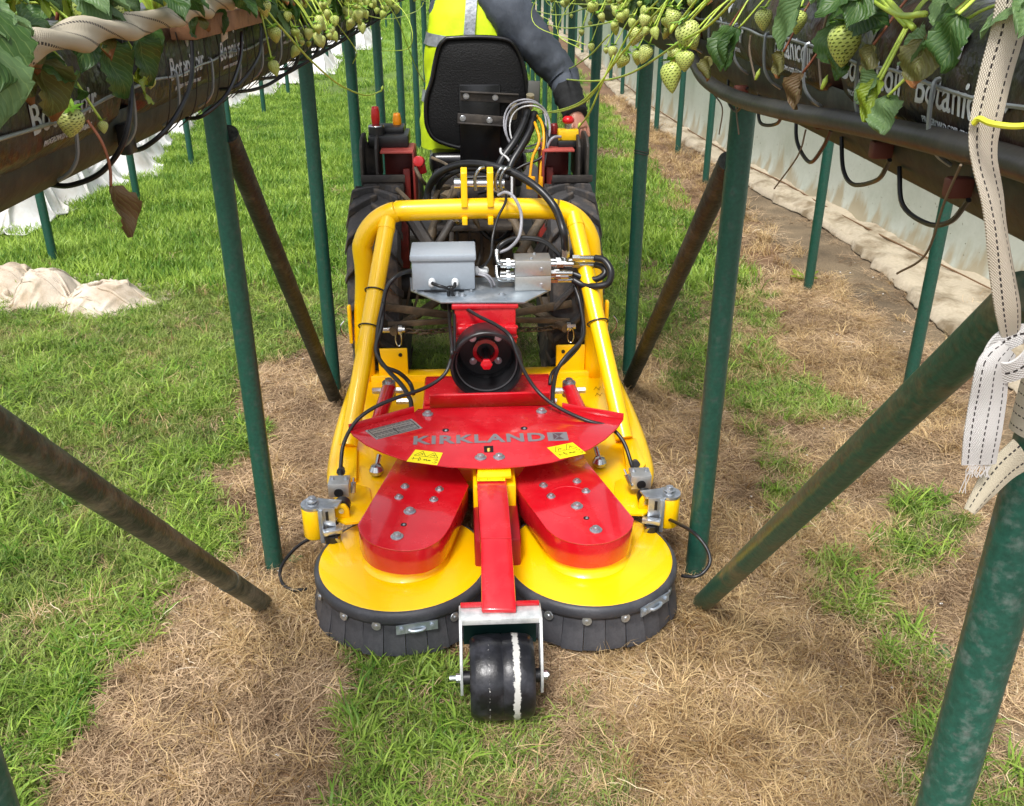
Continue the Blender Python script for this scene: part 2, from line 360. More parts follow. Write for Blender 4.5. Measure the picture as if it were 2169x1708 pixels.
def fast_mesh(name, V, F, smooth=True):
    me = bpy.data.meshes.new(name); k = F.shape[1]
    me.vertices.add(len(V)); me.vertices.foreach_set('co', V.astype(np.float32).ravel())
    me.loops.add(F.size); me.loops.foreach_set('vertex_index', F.astype(np.int32).ravel())
    me.polygons.add(len(F)); me.polygons.foreach_set('loop_start', np.arange(0, F.size, k, dtype=np.int32)); 
    me.update(calc_edges=True)
    if smooth: me.shade_smooth()
    return me
g_me = fast_mesh('ground', V, Fq)
g, d, s_, st = zones(X.ravel(), Y.ravel())
n3 = fbm(X.ravel()*9, Y.ravel()*9, 31); n4 = fbm(X.ravel()*2.3, Y.ravel()*2.3, 32)
def c3(*a): return np.array(rgb(*a)[:3])
base = c3(116, 90, 66)[None, :]*(.62+.8*n3[:, None])
base = base*(1-g[:, None])+(c3(74, 84, 36)[None, :]*(.7+.6*n3[:, None]))*g[:, None]
sc = c3(138, 122, 96)[None, :]*(.50+.72*n3[:, None])
sc = sc*1.12*(.72+1.1*np.clip(n4-.25, 0, .6)[:, None])
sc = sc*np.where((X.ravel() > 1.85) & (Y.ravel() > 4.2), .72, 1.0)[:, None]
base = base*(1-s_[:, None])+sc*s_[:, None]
far_t = np.clip((Y.ravel()-9)/12, 0, 1)[:, None]*np.clip(g, 0, 1)[:, None]
base = base*(1-far_t)+(c3(112, 146, 52)[None, :]*(.8+.4*n3[:, None]))*far_t
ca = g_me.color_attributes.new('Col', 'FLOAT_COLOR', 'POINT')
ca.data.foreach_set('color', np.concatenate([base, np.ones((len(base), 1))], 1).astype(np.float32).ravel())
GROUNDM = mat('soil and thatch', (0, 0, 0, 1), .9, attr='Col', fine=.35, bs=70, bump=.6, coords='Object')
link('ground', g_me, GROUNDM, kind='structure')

# ---- tuft templates kept in an unlinked collection
def blades(seed, n, h, spread, lean, w, curl=.3, flat=False, segs=3):
    r = np.random.default_rng(seed); V = []; F = []; C = []
    for i in range(n):
        a = r.uniform(0, 2*math.pi); rad = spread*math.sqrt(r.uniform()); bx, by = rad*math.cos(a), rad*math.sin(a)
        az = r.uniform(0, 2*math.pi); hh = h*r.uniform(.45, 1.1); ww = w*r.uniform(.6, 1.2); ln = lean*r.uniform(.3, 1.3)
        if flat: el = r.uniform(-.05, .35); z0 = r.uniform(0, .012)
        else: el = math.pi/2-ln; z0 = -.004
        p = np.array([bx, by, z0]); b0 = len(V); cv = r.uniform(); side_a = az+math.pi/2+r.uniform(-.6, .6)
        sd_ = np.array([math.cos(side_a), math.sin(side_a), r.uniform(-.3, .3)])
        for k in range(segs+1):
            t = k/segs; wk = ww*(1-t**2)*.5 if not flat else ww*.5*(1-.5*t)
            if k < segs or flat: V.append(p-sd_*wk); V.append(p+sd_*wk); C += [cv, cv]
            else: V.append(p.copy()); C.append(cv)
            stp = hh/segs; p = p+stp*np.array([math.cos(az)*math.cos(el), math.sin(az)*math.cos(el), math.sin(el)])
            if flat: az += r.uniform(-1, 1)*curl*3; el = el*.5+r.uniform(-.25, .25); p[2] = max(p[2], .001)
            else: el -= curl*r.uniform(.5, 1.5); az += r.uniform(-.2, .2)
        for k in range(segs):
            q = b0+2*k
            if k < segs-1 or flat: F.append((q, q+1, q+3, q+2))
            else: F.append((q, q+1, q+2))
    me = bpy.data.meshes.new('tuft'); me.from_pydata([tuple(v) for v in V], [], F)
    at = me.color_attributes.new('Col', 'FLOAT_COLOR', 'POINT')
    at.data.foreach_set('color', np.repeat(np.array(C)[:, None], 4, 1).astype(np.float32).ravel()); me.shade_smooth()
    return me
def tcoll(name, meshes, m):
    c = bpy.data.collections.new(name)
    for i, me in enumerate(meshes):
        me.materials.append(m); o = bpy.data.objects.new('%s_%02d' % (name, i), me); c.objects.link(o)
    return c
def scatter(name, pts, scl, coll, ncol, label, tilt=.15, kind='stuff'):
    n = len(pts); me = bpy.data.meshes.new(name); me.vertices.add(n)
    P = np.concatenate([pts, gheight(pts[:, 0], pts[:, 1])[:, None]], 1)
    me.vertices.foreach_set('co', P.astype(np.float32).ravel())
    rot = np.stack([rng.normal(0, tilt, n), rng.normal(0, tilt, n), rng.uniform(0, 6.283, n)], 1)
    a = me.attributes.new('rot', 'FLOAT_VECTOR', 'POINT'); a.data.foreach_set('vector', rot.astype(np.float32).ravel())
    a = me.attributes.new('scl', 'FLOAT', 'POINT'); a.data.foreach_set('value', scl.astype(np.float32))
    a = me.attributes.new('pick', 'INT', 'POINT'); a.data.foreach_set('value', rng.integers(0, ncol, n).astype(np.int32))
    o = link(name, me, None); o['kind'] = kind; o['label'] = label; o['category'] = name.replace('_', ' ')
    ng = bpy.data.node_groups.new(name+' scatter', 'GeometryNodeTree')
    ng.interface.new_socket('Geometry', in_out='INPUT', socket_type='NodeSocketGeometry'); ng.interface.new_socket('Geometry', in_out='OUTPUT', socket_type='NodeSocketGeometry')
    N = ng.nodes; K = ng.links
    gi = N.new('NodeGroupInput'); go = N.new('NodeGroupOutput'); ip = N.new('GeometryNodeInstanceOnPoints'); ci = N.new('GeometryNodeCollectionInfo')
    ci.inputs['Collection'].default_value = coll; ci.inputs['Separate Children'].default_value = True; ci.inputs['Reset Children'].default_value = True
    def na(nm, ty):
        q = N.new('GeometryNodeInputNamedAttribute'); q.data_type = ty; q.inputs['Name'].default_value = nm; return [s for s in q.outputs if s.enabled][0]
    ip.inputs['Pick Instance'].default_value = True
    K.new(gi.outputs[0], ip.inputs['Points']); K.new(ci.outputs[0], ip.inputs['Instance'])
    K.new(na('pick', 'INT'), ip.inputs['Instance Index']); K.new(na('rot', 'FLOAT_VECTOR'), ip.inputs['Rotation']); K.new(na('scl', 'FLOAT'), ip.inputs['Scale'])
    K.new(ip.outputs[0], go.inputs[0])
    md = o.modifiers.new('scatter', 'NODES'); md.node_group = ng
    return o
c_grass = tcoll('grass_tufts', [blades(i, 26, .062, .035, .55, .0042, .35) for i in range(6)], GRASS)
c_lush = tcoll('lush_tufts', [blades(20+i, 26, .10, .035, .6, .0056, .42, segs=4) for i in range(5)], GRASS2)
c_fargrass = tcoll('meadow_tufts', [blades(40+i, 30, .09, .10, .6, .009, .35, segs=2) for i in range(4)], GRASS2)
c_thatch = tcoll('thatch_tufts', [blades(60+i, 30, .078, .055, .6, .0023, .26, flat=True, segs=4) for i in range(6)], THATCH)
c_straw = tcoll('straw_tufts', [blades(80+i, 24, .13, .05, .9, .0028, .30, flat=True, segs=5) for i in range(5)], STRAW)
c_strawup = tcoll('dry_grass_tufts', [blades(90+i, 24, .13, .04, .5, .0034, .4, segs=4) for i in range(4)], STRAW)
def cand(n, x0, x1, y0, y1):
    return np.stack([rng.uniform(x0, x1, n), rng.uniform(y0, y1, n)], 1)
def inview(P, m=.25):
    a = P[:, 1]*.62+m+.15; return np.abs(P[:, 0]-P[:, 1]*.024) < a
near = cand(60000, -3.6, 3.6, .9, 5.2); near = near[inview(near)]
g, d, s_, st = zones(near[:, 0], near[:, 1]); u = rng.uniform(size=len(near)); nn = fbm(near[:, 0]*3.3, near[:, 1]*3.3, 51)
mg = u < g*.62
scl = .62+.7*nn[mg]+rng.uniform(-.15, .2, mg.sum())
scatter('short_grass', near[mg], scl, c_grass, 6, 'short green grass growing around and between the post rows')
lu = (u < g*.16*np.clip(nn*4-1.5, 0, 2.5)) | ((u < .22*g) & inpoly(near[:, 0], near[:, 1], PD)) | ((u < .3*g) & (np.abs(near[:, 0]-np.interp(near[:, 1], LB[:, 1], LB[:, 0])+.06) < .09) & (near[:, 1] < 3.2))
scatter('lush_grass', near[lu], rng.uniform(.75, 1.25, lu.sum()), c_lush, 5, 'longer lush green grass clumps in the sward and before the wheel')
u2 = rng.uniform(size=len(near))
md_ = u2 < np.clip(d*.55+g*.05, 0, 1)*(1-.4*s_)*(1-.45*st)
scatter('dead_thatch', near[md_], rng.uniform(.7, 1.2, md_.sum()), c_thatch, 6, 'brown matted dead grass beside the post rows')
ms_ = u2 > 1-(st*.30+d*.05+g*.022*(nn > .5))
scatter('loose_straw', near[ms_], rng.uniform(.6, 1.15, ms_.sum()), c_straw, 5, 'long tan straw lying loose in front of the right disc')
mt_ = (rng.uniform(size=len(near)) < st*.14+.02*d+.03*g*(nn < .45))
scatter('dry_grass', near[mt_], rng.uniform(.4, .9, mt_.sum()), c_strawup, 4, 'standing dry tan grass among the right hand posts')
mid = cand(36000, -7, 3.0, 5.0, 13); mid = mid[inview(mid)]
g, d, s_, st = zones(mid[:, 0], mid[:, 1]); u = rng.uniform(size=len(mid)); nn = fbm(mid[:, 0]*2.1, mid[:, 1]*2.1, 53)
m1_ = u < g*.8
scatter('meadow_grass', mid[m1_], .55+.9*nn[m1_], c_fargrass, 4, 'bright green grass beyond the tractor wheels')
m2_ = u > 1-st*.5
scatter('far_dry_grass', mid[m2_], rng.uniform(.5, 1.2, m2_.sum()), c_strawup, 4, 'dry tan grass along the ground sheet')
m3_ = (u > .5) & (u < .5+.25*d)
scatter('far_thatch', mid[m3_], rng.uniform(1, 1.8, m3_.sum()), c_thatch, 6, 'brown thatch patches beyond the right hand braces')
farp = cand(9000, -14, 3.0, 13, 44); farp = farp[inview(farp, .5)]
g, d, s_, st = zones(farp[:, 0], farp[:, 1]); mm = g > .4
scatter('distant_grass', farp[mm], rng.uniform(1.0, 1.8, mm.sum()), c_fargrass, 4, 'green grass running away to the end of the rows', tilt=.2)
pf_ = []
for X0, YS_ in ((-.677, (2.385, 3.65, 4.85)), (.613, (2.31, 3.8, 5.6)), (1.79, (3.58, 4.96, 6.5, 7.7)), (-.67, (2.2, 3.6)), (.60, (2.17, 3.7)), (-2.67, (5.56, 7.07))):
    for y0 in YS_:
        for q in range(16): a_ = rng.uniform(0, 6.28); r_ = rng.uniform(.03, .10); pf_.append((X0+r_*math.cos(a_), y0+r_*math.sin(a_)))
pf_ = np.array(pf_); scatter('post_foot_grass', pf_, rng.uniform(.3, .75, len(pf_)), c_strawup, 4, 'dry grass standing round the feet of the posts', tilt=.3)
# bits of white grit
gb = MB(); q = cand(260, -1.2, 2.4, 1.0, 5.5); gq, dq, sq, tq = zones(q[:, 0], q[:, 1])
for (x, y), gg in zip(q, gq):
    if gg > .5: continue
    r_ = random.uniform(.002, .0062); z = float(gheight(x, y))+.010
    ic = [(r_*_wob()*.3+dx*r_, r_*_wob()*.3+dy*r_, dz*r_*.6) for dx, dy, dz in ((1,0,0),(-1,0,0),(0,1,0),(0,-1,0),(0,0,1),(0,0,-1))]
    gb.add([(a+x, b+y, c+z) for a, b, c in ic], [(0,2,4),(2,1,4),(1,3,4),(3,0,4),(2,0,5),(1,2,5),(3,1,5),(0,3,5)])
o = part('white_grit', gb, mat('white grit', rgb(225, 225, 220), .8), None); o['kind'] = 'stuff'; o['label'] = 'tiny white grit scattered on the bare soil'
# clods of earth
clod = MB(); 
for x, y, s0 in [(*W(150, 830, z=0)[:2], .05), (*W(640, 770, z=0)[:2], .03), (*W(560, 1480, z=0)[:2], .03), (*W(1620, 700, z=0)[:2], .04), (*W(1700, 810, z=0)[:2], .035), (*W(440, 815, z=0)[:2], .03)]:
    for k in range(9):
        cx, cy, r0 = x+_wob()*s0, y+_wob()*s0, s0*random.uniform(.15, .4)
        b0 = len(clod.v)
        clod.lathe([(r0*.1, r0*.7), (r0*.75, r0*.45), (r0, -.01)], 7, c=(cx, cy, float(gheight(cx, cy))))
        for i in range(b0, len(clod.v)): p = clod.v[i]; clod.v[i] = (p[0]+_wob()*r0*.2, p[1]+_wob()*r0*.2, p[2]+_wob()*r0*.15)
o = part('earth_clods', clod, mat('earth clod', rgb(112, 92, 66), .95, fine=.3, bump=.5), None, smooth=60); o['kind'] = 'stuff'; o['label'] = 'small clods of brown earth lying on the grass'

# ============================================================ WALL AND GROUND SHEET (right)
WB = [(3.5, 1.2), (3.15, 3.0), (2.95, 4.5), (2.55, 6.86), (2.36, 8.4), (2.1, 11.2), (2.0, 16), (1.98, 30), (1.98, 60)]
wy_ = np.array([p[1] for p in WB]); wx_ = np.array([p[0] for p in WB])
wxf = lambda y: float(np.interp(y, wy_, wx_))
yl = list(np.arange(1.2, 16, .12))+list(np.arange(16, 60, .8))
wm = MB(); zl = [-.03, .0, .05, .12, .25, .45, .7, 1.0, 1.4, 1.9, 2.4]
Vv = []
for y in yl:
    for z in zl:
        x = wxf(y)+.05*(fbm(y*1.3, z*.8, 61)-.5)*2*(1-.5*z/2.4)+.012*math.sin(y*4.2+z)+(.06*math.exp(-z*9))*(-1)
        Vv.append((x, y, z))
nz_ = len(zl)
wm.add(Vv, [(i*nz_+k, (i+1)*nz_+k, (i+1)*nz_+k+1, i*nz_+k+1) for i in range(len(yl)-1) for k in range(nz_-1)])
base_n = len(wm.v)
wm.add([(x+.012, y, z) for x, y, z in Vv], [(i*nz_+k, i*nz_+k+1, (i+1)*nz_+k+1, (i+1)*nz_+k) for i in range(len(yl)-1) for k in range(nz_-1)])
wo_ = solid('tunnel_wall', wm, WALLM, 'milky polythene tunnel side wall running behind the right hand posts', 'wall', smooth=180, fix=False)
sy_ = list(np.arange(2.2, 14, .05))+list(np.arange(14, 40, .4)); sm = MB(); NS = 26; Vv = []
for y in sy_:
    xo = wxf(y)-.02; xi = min(wxf(y)-.32, float(np.interp(y, [2.2, 4.1, 6.1, 7.5, 10.7, 14, 40], [2.15, 2.3, 2.32, 2.1, 1.88, 1.8, 1.8])))+.10*(fbm(y*2.1, 0, 63)-.5)+.07*(fbm(y*9, 1, 64)-.5)
    for k in range(NS+1):
        t = k/NS; x = xi+(xo-xi)*t
        rip = abs(math.sin(6*t+3*fbm(x*2, y*1.2, 66)*4))*.018
        z = .012+.05*fbm(x*4, y*3, 65)*math.sin(math.pi*min(1, t*1.2+.1))+rip+.035*max(0, fbm(x*7, y*5, 67)-.5)*2
        if k == 0: z = .004
        Vv.append((x, y, z+.006))
sm.add(Vv, [(i*(NS+1)+k, (i+1)*(NS+1)+k, (i+1)*(NS+1)+k+1, i*(NS+1)+k+1) for i in range(len(sy_)-1) for k in range(NS)])
sm.add([(x, y, z-.004) for x, y, z in Vv], [(i*(NS+1)+k, i*(NS+1)+k+1, (i+1)*(NS+1)+k+1, (i+1)*(NS+1)+k) for i in range(len(sy_)-1) for k in range(NS)])
solid('ground_sheet', sm, SHEET, 'dirty beige ground sheet lying rumpled along the foot of the tunnel wall', 'sheet', smooth=180, fix=False)
rr = MB(); rr.tube(crom([(wxf(y)-.10+.03*_wob(), y, .045+.01*_wob()) for y in np.arange(3.5, 16, .8)], 4), .006, 5)
solid('edge_rope', rr, mat('brown twine', rgb(112, 84, 56), .8), 'thin brown rope lying along the foot of the polythene wall', 'rope')

# ---- fleece heaps on the left
def cloth_sim(nu, nv, sx, sy, cu, cv, seed, bumps, steps=150):
    # a sheet pushed together and dropped: distance constraints make it buckle into creases
    r = np.random.default_rng(seed); U, Vg = np.meshgrid(np.linspace(-.5, .5, nu), np.linspace(-.5, .5, nv)); ax, ay = sx/(nu-1), sy/(nv-1)
    P = np.stack([U*sx*cu, Vg*sy*cv, .05+.30*fbm(U*4.5+seed, Vg*3.5, seed, 2)+.004*r.normal(size=U.shape)], 2)
    P[..., 0] += .06*(fbm(U*5+2, Vg*5, seed+5)-.5); P[..., 1] += .06*(fbm(U*5, Vg*5+3, seed+6)-.5); Q = P.copy(); dt = .016
    def cons(a, b, L0, k=.5):
        d = P[b]-P[a]; l_ = np.linalg.norm(d, axis=-1, keepdims=True)+1e-9; c = d*(l_-L0)/l_*.5*k*1.6; P[a] += c; P[b] -= c
    S = slice
    for st in range(steps):
        vel = (P-Q)*.93; Q = P.copy(); P += vel; P[..., 2] -= 9.8*dt*dt*.6
        for it in range(6):
            for o in (0, 1):
                cons((S(None), S(o, nu-1, 2)), (S(None), S(o+1, nu, 2)), ax) if (len(range(o, nu-1, 2)) == len(range(o+1, nu, 2))) else None
                cons((S(o, nv-1, 2), S(None)), (S(o+1, nv, 2), S(None)), ay) if (len(range(o, nv-1, 2)) == len(range(o+1, nv, 2))) else None
                dg = math.hypot(ax, ay)
                n_ = len(range(o, nv-1, 2)); cons((S(o, nv-1, 2), S(0, nu-1)), (S(o+1, nv, 2), S(1, nu)), dg, .3); cons((S(o, nv-1, 2), S(1, nu)), (S(o+1, nv, 2), S(0, nu-1)), dg, .3)
            fl = .008+.02*0*P[..., 0]
            for bx, by, br, bh in bumps: fl = np.maximum(fl, bh*np.exp(-(((P[..., 0]-bx)**2+(P[..., 1]-by)**2)/br**2)**2))
            if it == 0: A_ = P.copy(); A_[1:-1, 1:-1] = (P[2:, 1:-1]+P[:-2, 1:-1]+P[1:-1, 2:]+P[1:-1, :-2])/4; P += .22*(A_-P)
            low = P[..., 2] < fl; P[..., 2] = np.where(low, fl, P[..., 2]); P[low, 0] += (Q[low, 0]-P[low, 0])*.5; P[low, 1] += (Q[low, 1]-P[low, 1])*.5
    return P
_r = np.random.default_rng(4)
SIMS = [cloth_sim(91, 61, 2.2, 1.3, .74, .66, 3, [(-.5, 0, .25, .10), (.0, .05, .2, .15), (.5, 0, .22, .12)]),
        cloth_sim(91, 51, 2.4, 1.1, .76, .66, 8, [(-.5, 0, .3, .20), (.1, .03, .3, .26), (.6, 0, .25, .16)])]
def heap(name, pts, h, m, label, cat, group, seed, which=1, zs=1.0):
    P = np.array([W(a, b, z=0)[:2] for a, b in pts]); c = (P.max(0)+P.min(0))/2
    d = P-c; w, v = np.linalg.eigh(d.T@d); ax_ = v[:, 1]; ay_ = np.array([-ax_[1], ax_[0]]); ex = np.abs(d@ax_).max(); ey = np.abs(d@ay_).max()
    S0 = SIMS[which]; nv, nu = S0.shape[:2]; s0 = S0.reshape(-1, 3); kx = ex/np.abs(s0[:, 0]).max(); ky = max(ey, ex*.28)/np.abs(s0[:, 1]).max(); fx_ = -1 if seed % 2 else 1
    XY = c+np.outer(s0[:, 0]*kx*fx_, ax_)+np.outer(s0[:, 1]*ky, ay_); V = np.concatenate([XY, (s0[:, 2]*zs*h/.2+.002)[:, None]], 1)
    mb = MB(); mb.add(V, [(i*nu+k, i*nu+k+1, (i+1)*nu+k+1, (i+1)*nu+k) for i in range(nv-1) for k in range(nu-1)])
    o = solid(name, mb, m, label, cat, group, smooth=180, fix=False)
    md = o.modifiers.new('smooth', 'SUBSURF'); md.levels = 0; md.render_levels = 1
    md = o.modifiers.new('thickness', 'SOLIDIFY'); md.thickness = .003
    return o
heap('cloth_heap', [(-60, 660), (0, 685), (100, 665), (160, 668), (230, 655), (312, 662), (318, 640), (270, 600), (180, 590), (100, 585), (0, 600), (-90, 620)], .16, CLOTH, 'crumpled dirty beige cloth lying on the grass left of the posts', 'cloth', None, 4, 0, 1.35)
FG = 'white fleece heaps left of the second post row'
fl = [([(-120, 500), (0, 505), (90, 470), (190, 440), (215, 400), (205, 372), (130, 400), (40, 440), (-80, 470)], .42, 'largest white fleece heap, nearest on the left, behind the green posts'),
      ([(215, 385), (280, 382), (335, 345), (340, 310), (300, 290), (240, 320), (215, 350)], .30, 'white fleece heap just behind the nearest large one'),
      ([(345, 290), (400, 285), (425, 265), (415, 245), (360, 255), (340, 275)], .24, 'small white fleece heap third along the left strip'),
      ([(458, 232), (520, 215), (530, 200), (500, 192), (455, 212)], .22, 'fourth white fleece heap, seen between the first and second posts'),
      ([(525, 212), (575, 195), (585, 178), (550, 172), (525, 190)], .22, 'fifth white fleece heap along the left strip'),
      ([(580, 180), (640, 168), (650, 148), (610, 142), (575, 160)], .25, 'sixth white fleece heap before the second post'),
      ([(650, 160), (700, 148), (705, 130), (670, 126), (645, 142)], .25, 'seventh white fleece heap just right of the second post'),
      ([(700, 122), (745, 110), (750, 96), (715, 94), (690, 106)], .25, 'eighth white fleece heap beside the third post'),
      ([(745, 108), (770, 100), (790, 84), (760, 80), (740, 92)], .28, 'ninth and farthest white fleece heap before the distant posts')]
for k, (p, h_, lb) in enumerate(fl): heap('fleece_heap', p, h_, FLEECE, lb, 'fleece', FG, 100+k, 1, 1.25)

# ============================================================ POSTS, BRACES
GH = 1.385
def post(x, y, h, r, m, label, group, cat='post', foot=None):
    t = thing('green_post', label, cat, (x, y, 0), 0, group)
    mb = MB(); mb.tube([(0, 0, -.02), (0, 0, .4), (0, 0, .8), (0, 0, h)], r, 18); part('tube', mb, m, t, smooth=40)
    return t
def soil_ring(x, y, k):
    pass
rowL = [.895, 2.385, 3.65, 4.85, 6.05, 7.5, 9.1, 10.6]+[12.1+1.5*i for i in range(14)]
rowR = [.895, 2.31, 3.80, 5.6, 7.3, 9.0, 10.6]+[12.1+1.5*i for i in range(14)]
gl = {0: 'bottom left corner, muddy leaning brace beside it'}
for i, y in enumerate(rowL):
    lb = ['thick worn green post at the lower left corner with a brace', 'green post left of the implement, brown brace behind it', 'green post left of the rear tractor tyre, brace foot against it'][i] if i < 3 else 'green post, %s in the row left of the tractor' % nth(i)
    post(-.677, y, 1.40, .0275 if i else .037, POST if i else POSTW, lb, 'posts of the row left of the tractor')
for i, y in enumerate(rowR):
    lb = ['thick worn green post at lower right with a strap knotted round it', 'green post right of the right disc, feeler wire beside it', 'green post right of the yellow hoop, wire tied round it'][i] if i < 3 else 'green post, %s in the row right of the tractor' % nth(i)
    post(.613, y, 1.41, [.032, .030, .0275][min(i, 2)], POST if i else POSTW, lb, 'posts of the row right of the tractor')
for i, y in enumerate([3.58, 4.96, 6.5, 7.7, 8.95, 10.2, 11.6, 13, 14.3]+[15.8+1.5*k for k in range(10)]):
    post(1.79, y, 1.7, .026, POST, 'thin green post, %s of the row before the polythene wall' % nth(i), 'posts of the row before the polythene wall')
for i, y in enumerate([5.56, 7.07, 8.5, 9.9, 11.5, 13.0, 14.6, 16.4, 18.3]+[19.9+1.6*k for k in range(8)]):
    post(-2.67, y, 1.6, .026, POST, 'thin green post, %s of the row beside the white fleece' % nth(i), 'posts of the row beside the white fleece')
def brace(p, q, r, m, label, sleeve=None):
    t = thing('brace_tube', label, 'brace', p); p = Vector(p); q = Vector(q)
    mb = MB(); mb.tube([Vector((0, 0, 0)), (q-p)*.5, q-p], r, 18); part('tube', mb, m, t, smooth=40)
    if sleeve:
        s0 = (q-p)*sleeve; s1 = (q-p)*(sleeve+.012); mb = MB(); mb.tube([s0, s1], r*1.06, 18); part('weld_ring', mb, m, t)
    return t
brace((-.672, 2.20, 0), (-.668, .72, 1.56), .027, BRACE, 'muddy brace tube rising to the left from the nearest left post foot', .17)
brace((-.668, 3.585, 0), (-.655, 2.40, 1.30), .028, mat('rusty brown tube', rgb(38, 43, 38), .6, col2=rgb(84, 84, 74), ns=8, lo=.5, hi=.65, bump=.5, bs=60, fine=.35), 'dark rusty brace leaning up to the left post above the grass')
brace((.605, 2.17, .0), (.604, .98, 1.36), .028, BRACEG, 'big green brace tube crossing the lower right to the strapped post')
brace((.600, 3.70, 0), (.598, 2.33, 1.24), .029, mat('dark muddy tube', rgb(40, 44, 38), .6, col2=rgb(82, 82, 72), ns=9, lo=.5, hi=.7, bump=.5, bs=60, fine=.3), 'dark muddy brace leaning up to the post right of the implement')

# ============================================================ GUTTERS, BAGS, WIRE, PIPES
def gutter(x, label, gz=0):
    mb = MB(); prof = [(-.072, .080+gz), (-.062, .035+gz*.5), (-.036, .006), (0, 0), (.036, .006), (.062, .035+gz*.5), (.072, .080+gz)]
    pr = prof+[(a*.97, b+.004) for a, b in reversed(prof)]; n = len(pr); V = []; yy = [.35]+list(np.arange(.8, 16, .4))
    for k, y in enumerate(yy):
        for a, b in pr: V.append((x+a, y, gz*1.3+GH+.004+b+.004*math.sin(y*2)))
    mb.add(V, [(i*n+k, (i+1)*n+k, (i+1)*n+(k+1) % n, i*n+(k+1) % n) for i in range(len(yy)-1) for k in range(n)])
    solid('bed_gutter', mb, GUT, label, 'gutter', smooth=60)
gutter(-.677, 'long olive gutter on green posts holding the left strawberry bed')
gutter(.613, 'long olive gutter on green posts holding the right strawberry bed', .018)
def bend_text(txt, size, extrude=.0002, bold=.0, spacing=1.0, sx=1.0):
    cu = bpy.data.curves.new('txt', 'FONT'); cu.body = txt; cu.size = size; cu.extrude = extrude; cu.offset = bold; cu.align_x = 'CENTER'; cu.align_y = 'CENTER'; cu.space_character = spacing; cu.resolution_u = 3
    o = bpy.data.objects.new('txt', cu); COL.objects.link(o); bpy.context.view_layer.update()
    me = bpy.data.meshes.new_from_object(o.evaluated_get(bpy.context.evaluated_depsgraph_get())); bpy.data.objects.remove(o)
    if sx != 1:
        for v in me.vertices: v.co.x *= sx
    return me
txt_big = bend_text('Botanicoir', .052, bold=.0006); txt_small = bend_text('PROGROW.D COIR GROWBAGS', .011, bold=.0002)
TXT = {1: [1.05, 1.30, 1.66, 2.10, 2.65, 3.1, 3.7, 4.2], -1: [1.33, 1.90, 2.25, 2.9, 3.3, 3.9, 4.4]}
def bag(side, k, y0, y1, lb):
    x0 = -.677 if side < 0 else .613; zc = 1.528 if side < 0 else 1.575; t = thing('grow_bag', lb, 'grow bag', (x0, y0, zc), 0, 'grow bags in the %s gutter' % ('left' if side < 0 else 'right'))
    mb = MB(); ln = y1-y0; NA = 22; NL = max(10, int(ln/.04)); V = []
    def rad(a, y, yy):
        ca, sa = math.cos(a), math.sin(a); n = 3.0
        r = 1/((abs(ca)/.100)**n+(abs(sa)/.088)**n)**(1/n)
        r *= 1+.05*(fbm(y*6, a*2+side, 71)-.5)+.035*(abs(fbm(y*17, a*4, 72)-.5)*-2)
        e = min(yy, ln-yy); r *= .70+.30*min(1, (e/.05))**.5
        return r
    for j in range(NL+1):
        yy = ln*j/NL
        for i in range(NA):
            a = 2*math.pi*i/NA; r = rad(a, y0+yy, yy); V.append((r*math.cos(a), yy, r*math.sin(a)))
    mb.add(V, [(j*NA+i, j*NA+(i+1) % NA, (j+1)*NA+(i+1) % NA, (j+1)*NA+i) for j in range(NL) for i in range(NA)]+[tuple(range(NA)), tuple(NL*NA+i for i in range(NA))])
    part('bag_film', mb, BAG, t, smooth=180)
    if y0 > 5: return t
    def onbag(me, yc, ac, name):
        me = me.copy()
        for v in me.vertices:
            yy = yc+(v.co.x if side < 0 else -v.co.x)
            s = v.co.y/.098
            a = (ac+s) if side > 0 else (ac-s)
            if side > 0: aa = math.pi-ac-s; 
            else: aa = ac+s
            r = max(rad(aa if aa > 0 else aa+2*math.pi, y0+yy, yy), 0)+.0012+v.co.z
            v.co = (r*math.cos(aa), yy, r*math.sin(aa))
        link(name, me, LETTER, t)
    nt = [q_-y0 for q_ in TXT[side] if y0+.12 < q_ < y1-.12]
    for f in nt:
        onbag(txt_big, f, -.16, 'lettering'); onbag(txt_small, f+.01, -.50, 'lettering')
        # leaf mark above the lettering
        lf = MB(); lf.prism([(math.cos(q_)*.010*(1 if math.sin(q_) < 0 else 1.1), math.sin(q_)*.017+.048) for q_ in np.linspace(0, 2*math.pi, 14)[:-1]], -.0006, .0006)
        m_ = lf.mesh('leaf_logo', smooth=0); onbag(m_, f+.02, -.16, 'leaf_mark')
    return t
for side in (-1, 1):
    y = .62 if side < 0 else .50
    for k in range(9):
        bag(side, k, y, y+.97, 'dark printed grow bag, %s along the %s gutter' % (nth(k), 'left' if side < 0 else 'right')); y += 1.0
# wire basket frames
def wires(x, zt, side, label):
    t = thing('wire_frame', label, 'wire frame', (x, .5, zt), off=(x, .5, zt))
    e = x-side*.104
    mb = MB(); mb.tube(crom([(e+.004*_wob(), y, zt+.006*_wob()) for y in np.arange(.5, 10, .12)], 3), .0026, 6); part('long_wire', mb, WIREM, t)
    y = .62; k = 0
    while y < 9.5:
        mb = MB(); mb.tube(crom([(e, y, zt+.008), (e-side*.006, y, zt), (e-side*.002, y, zt-.05), (e+side*.012, y, zt-.075), (e+side*.035, y+.006, zt-.090)], 4), .003, 6)
        part('hook_wire', mb, WIREM, t); y += .235; k += 1
    if side < 0:
        for y in np.arange(1.75, 6.2, .085):
            mb = MB(); mb.tube(crom([(e+.002, y, zt+.07), (e-side*.005, y+.01*_wob(), zt+.02), (e-side*.001, y, zt-.04), (e+side*.014, y, zt-.085), (e+side*.045, y, zt-.112)], 3), .0013, 5); part('mesh_wire', mb, OLDBLK, t)
    return t
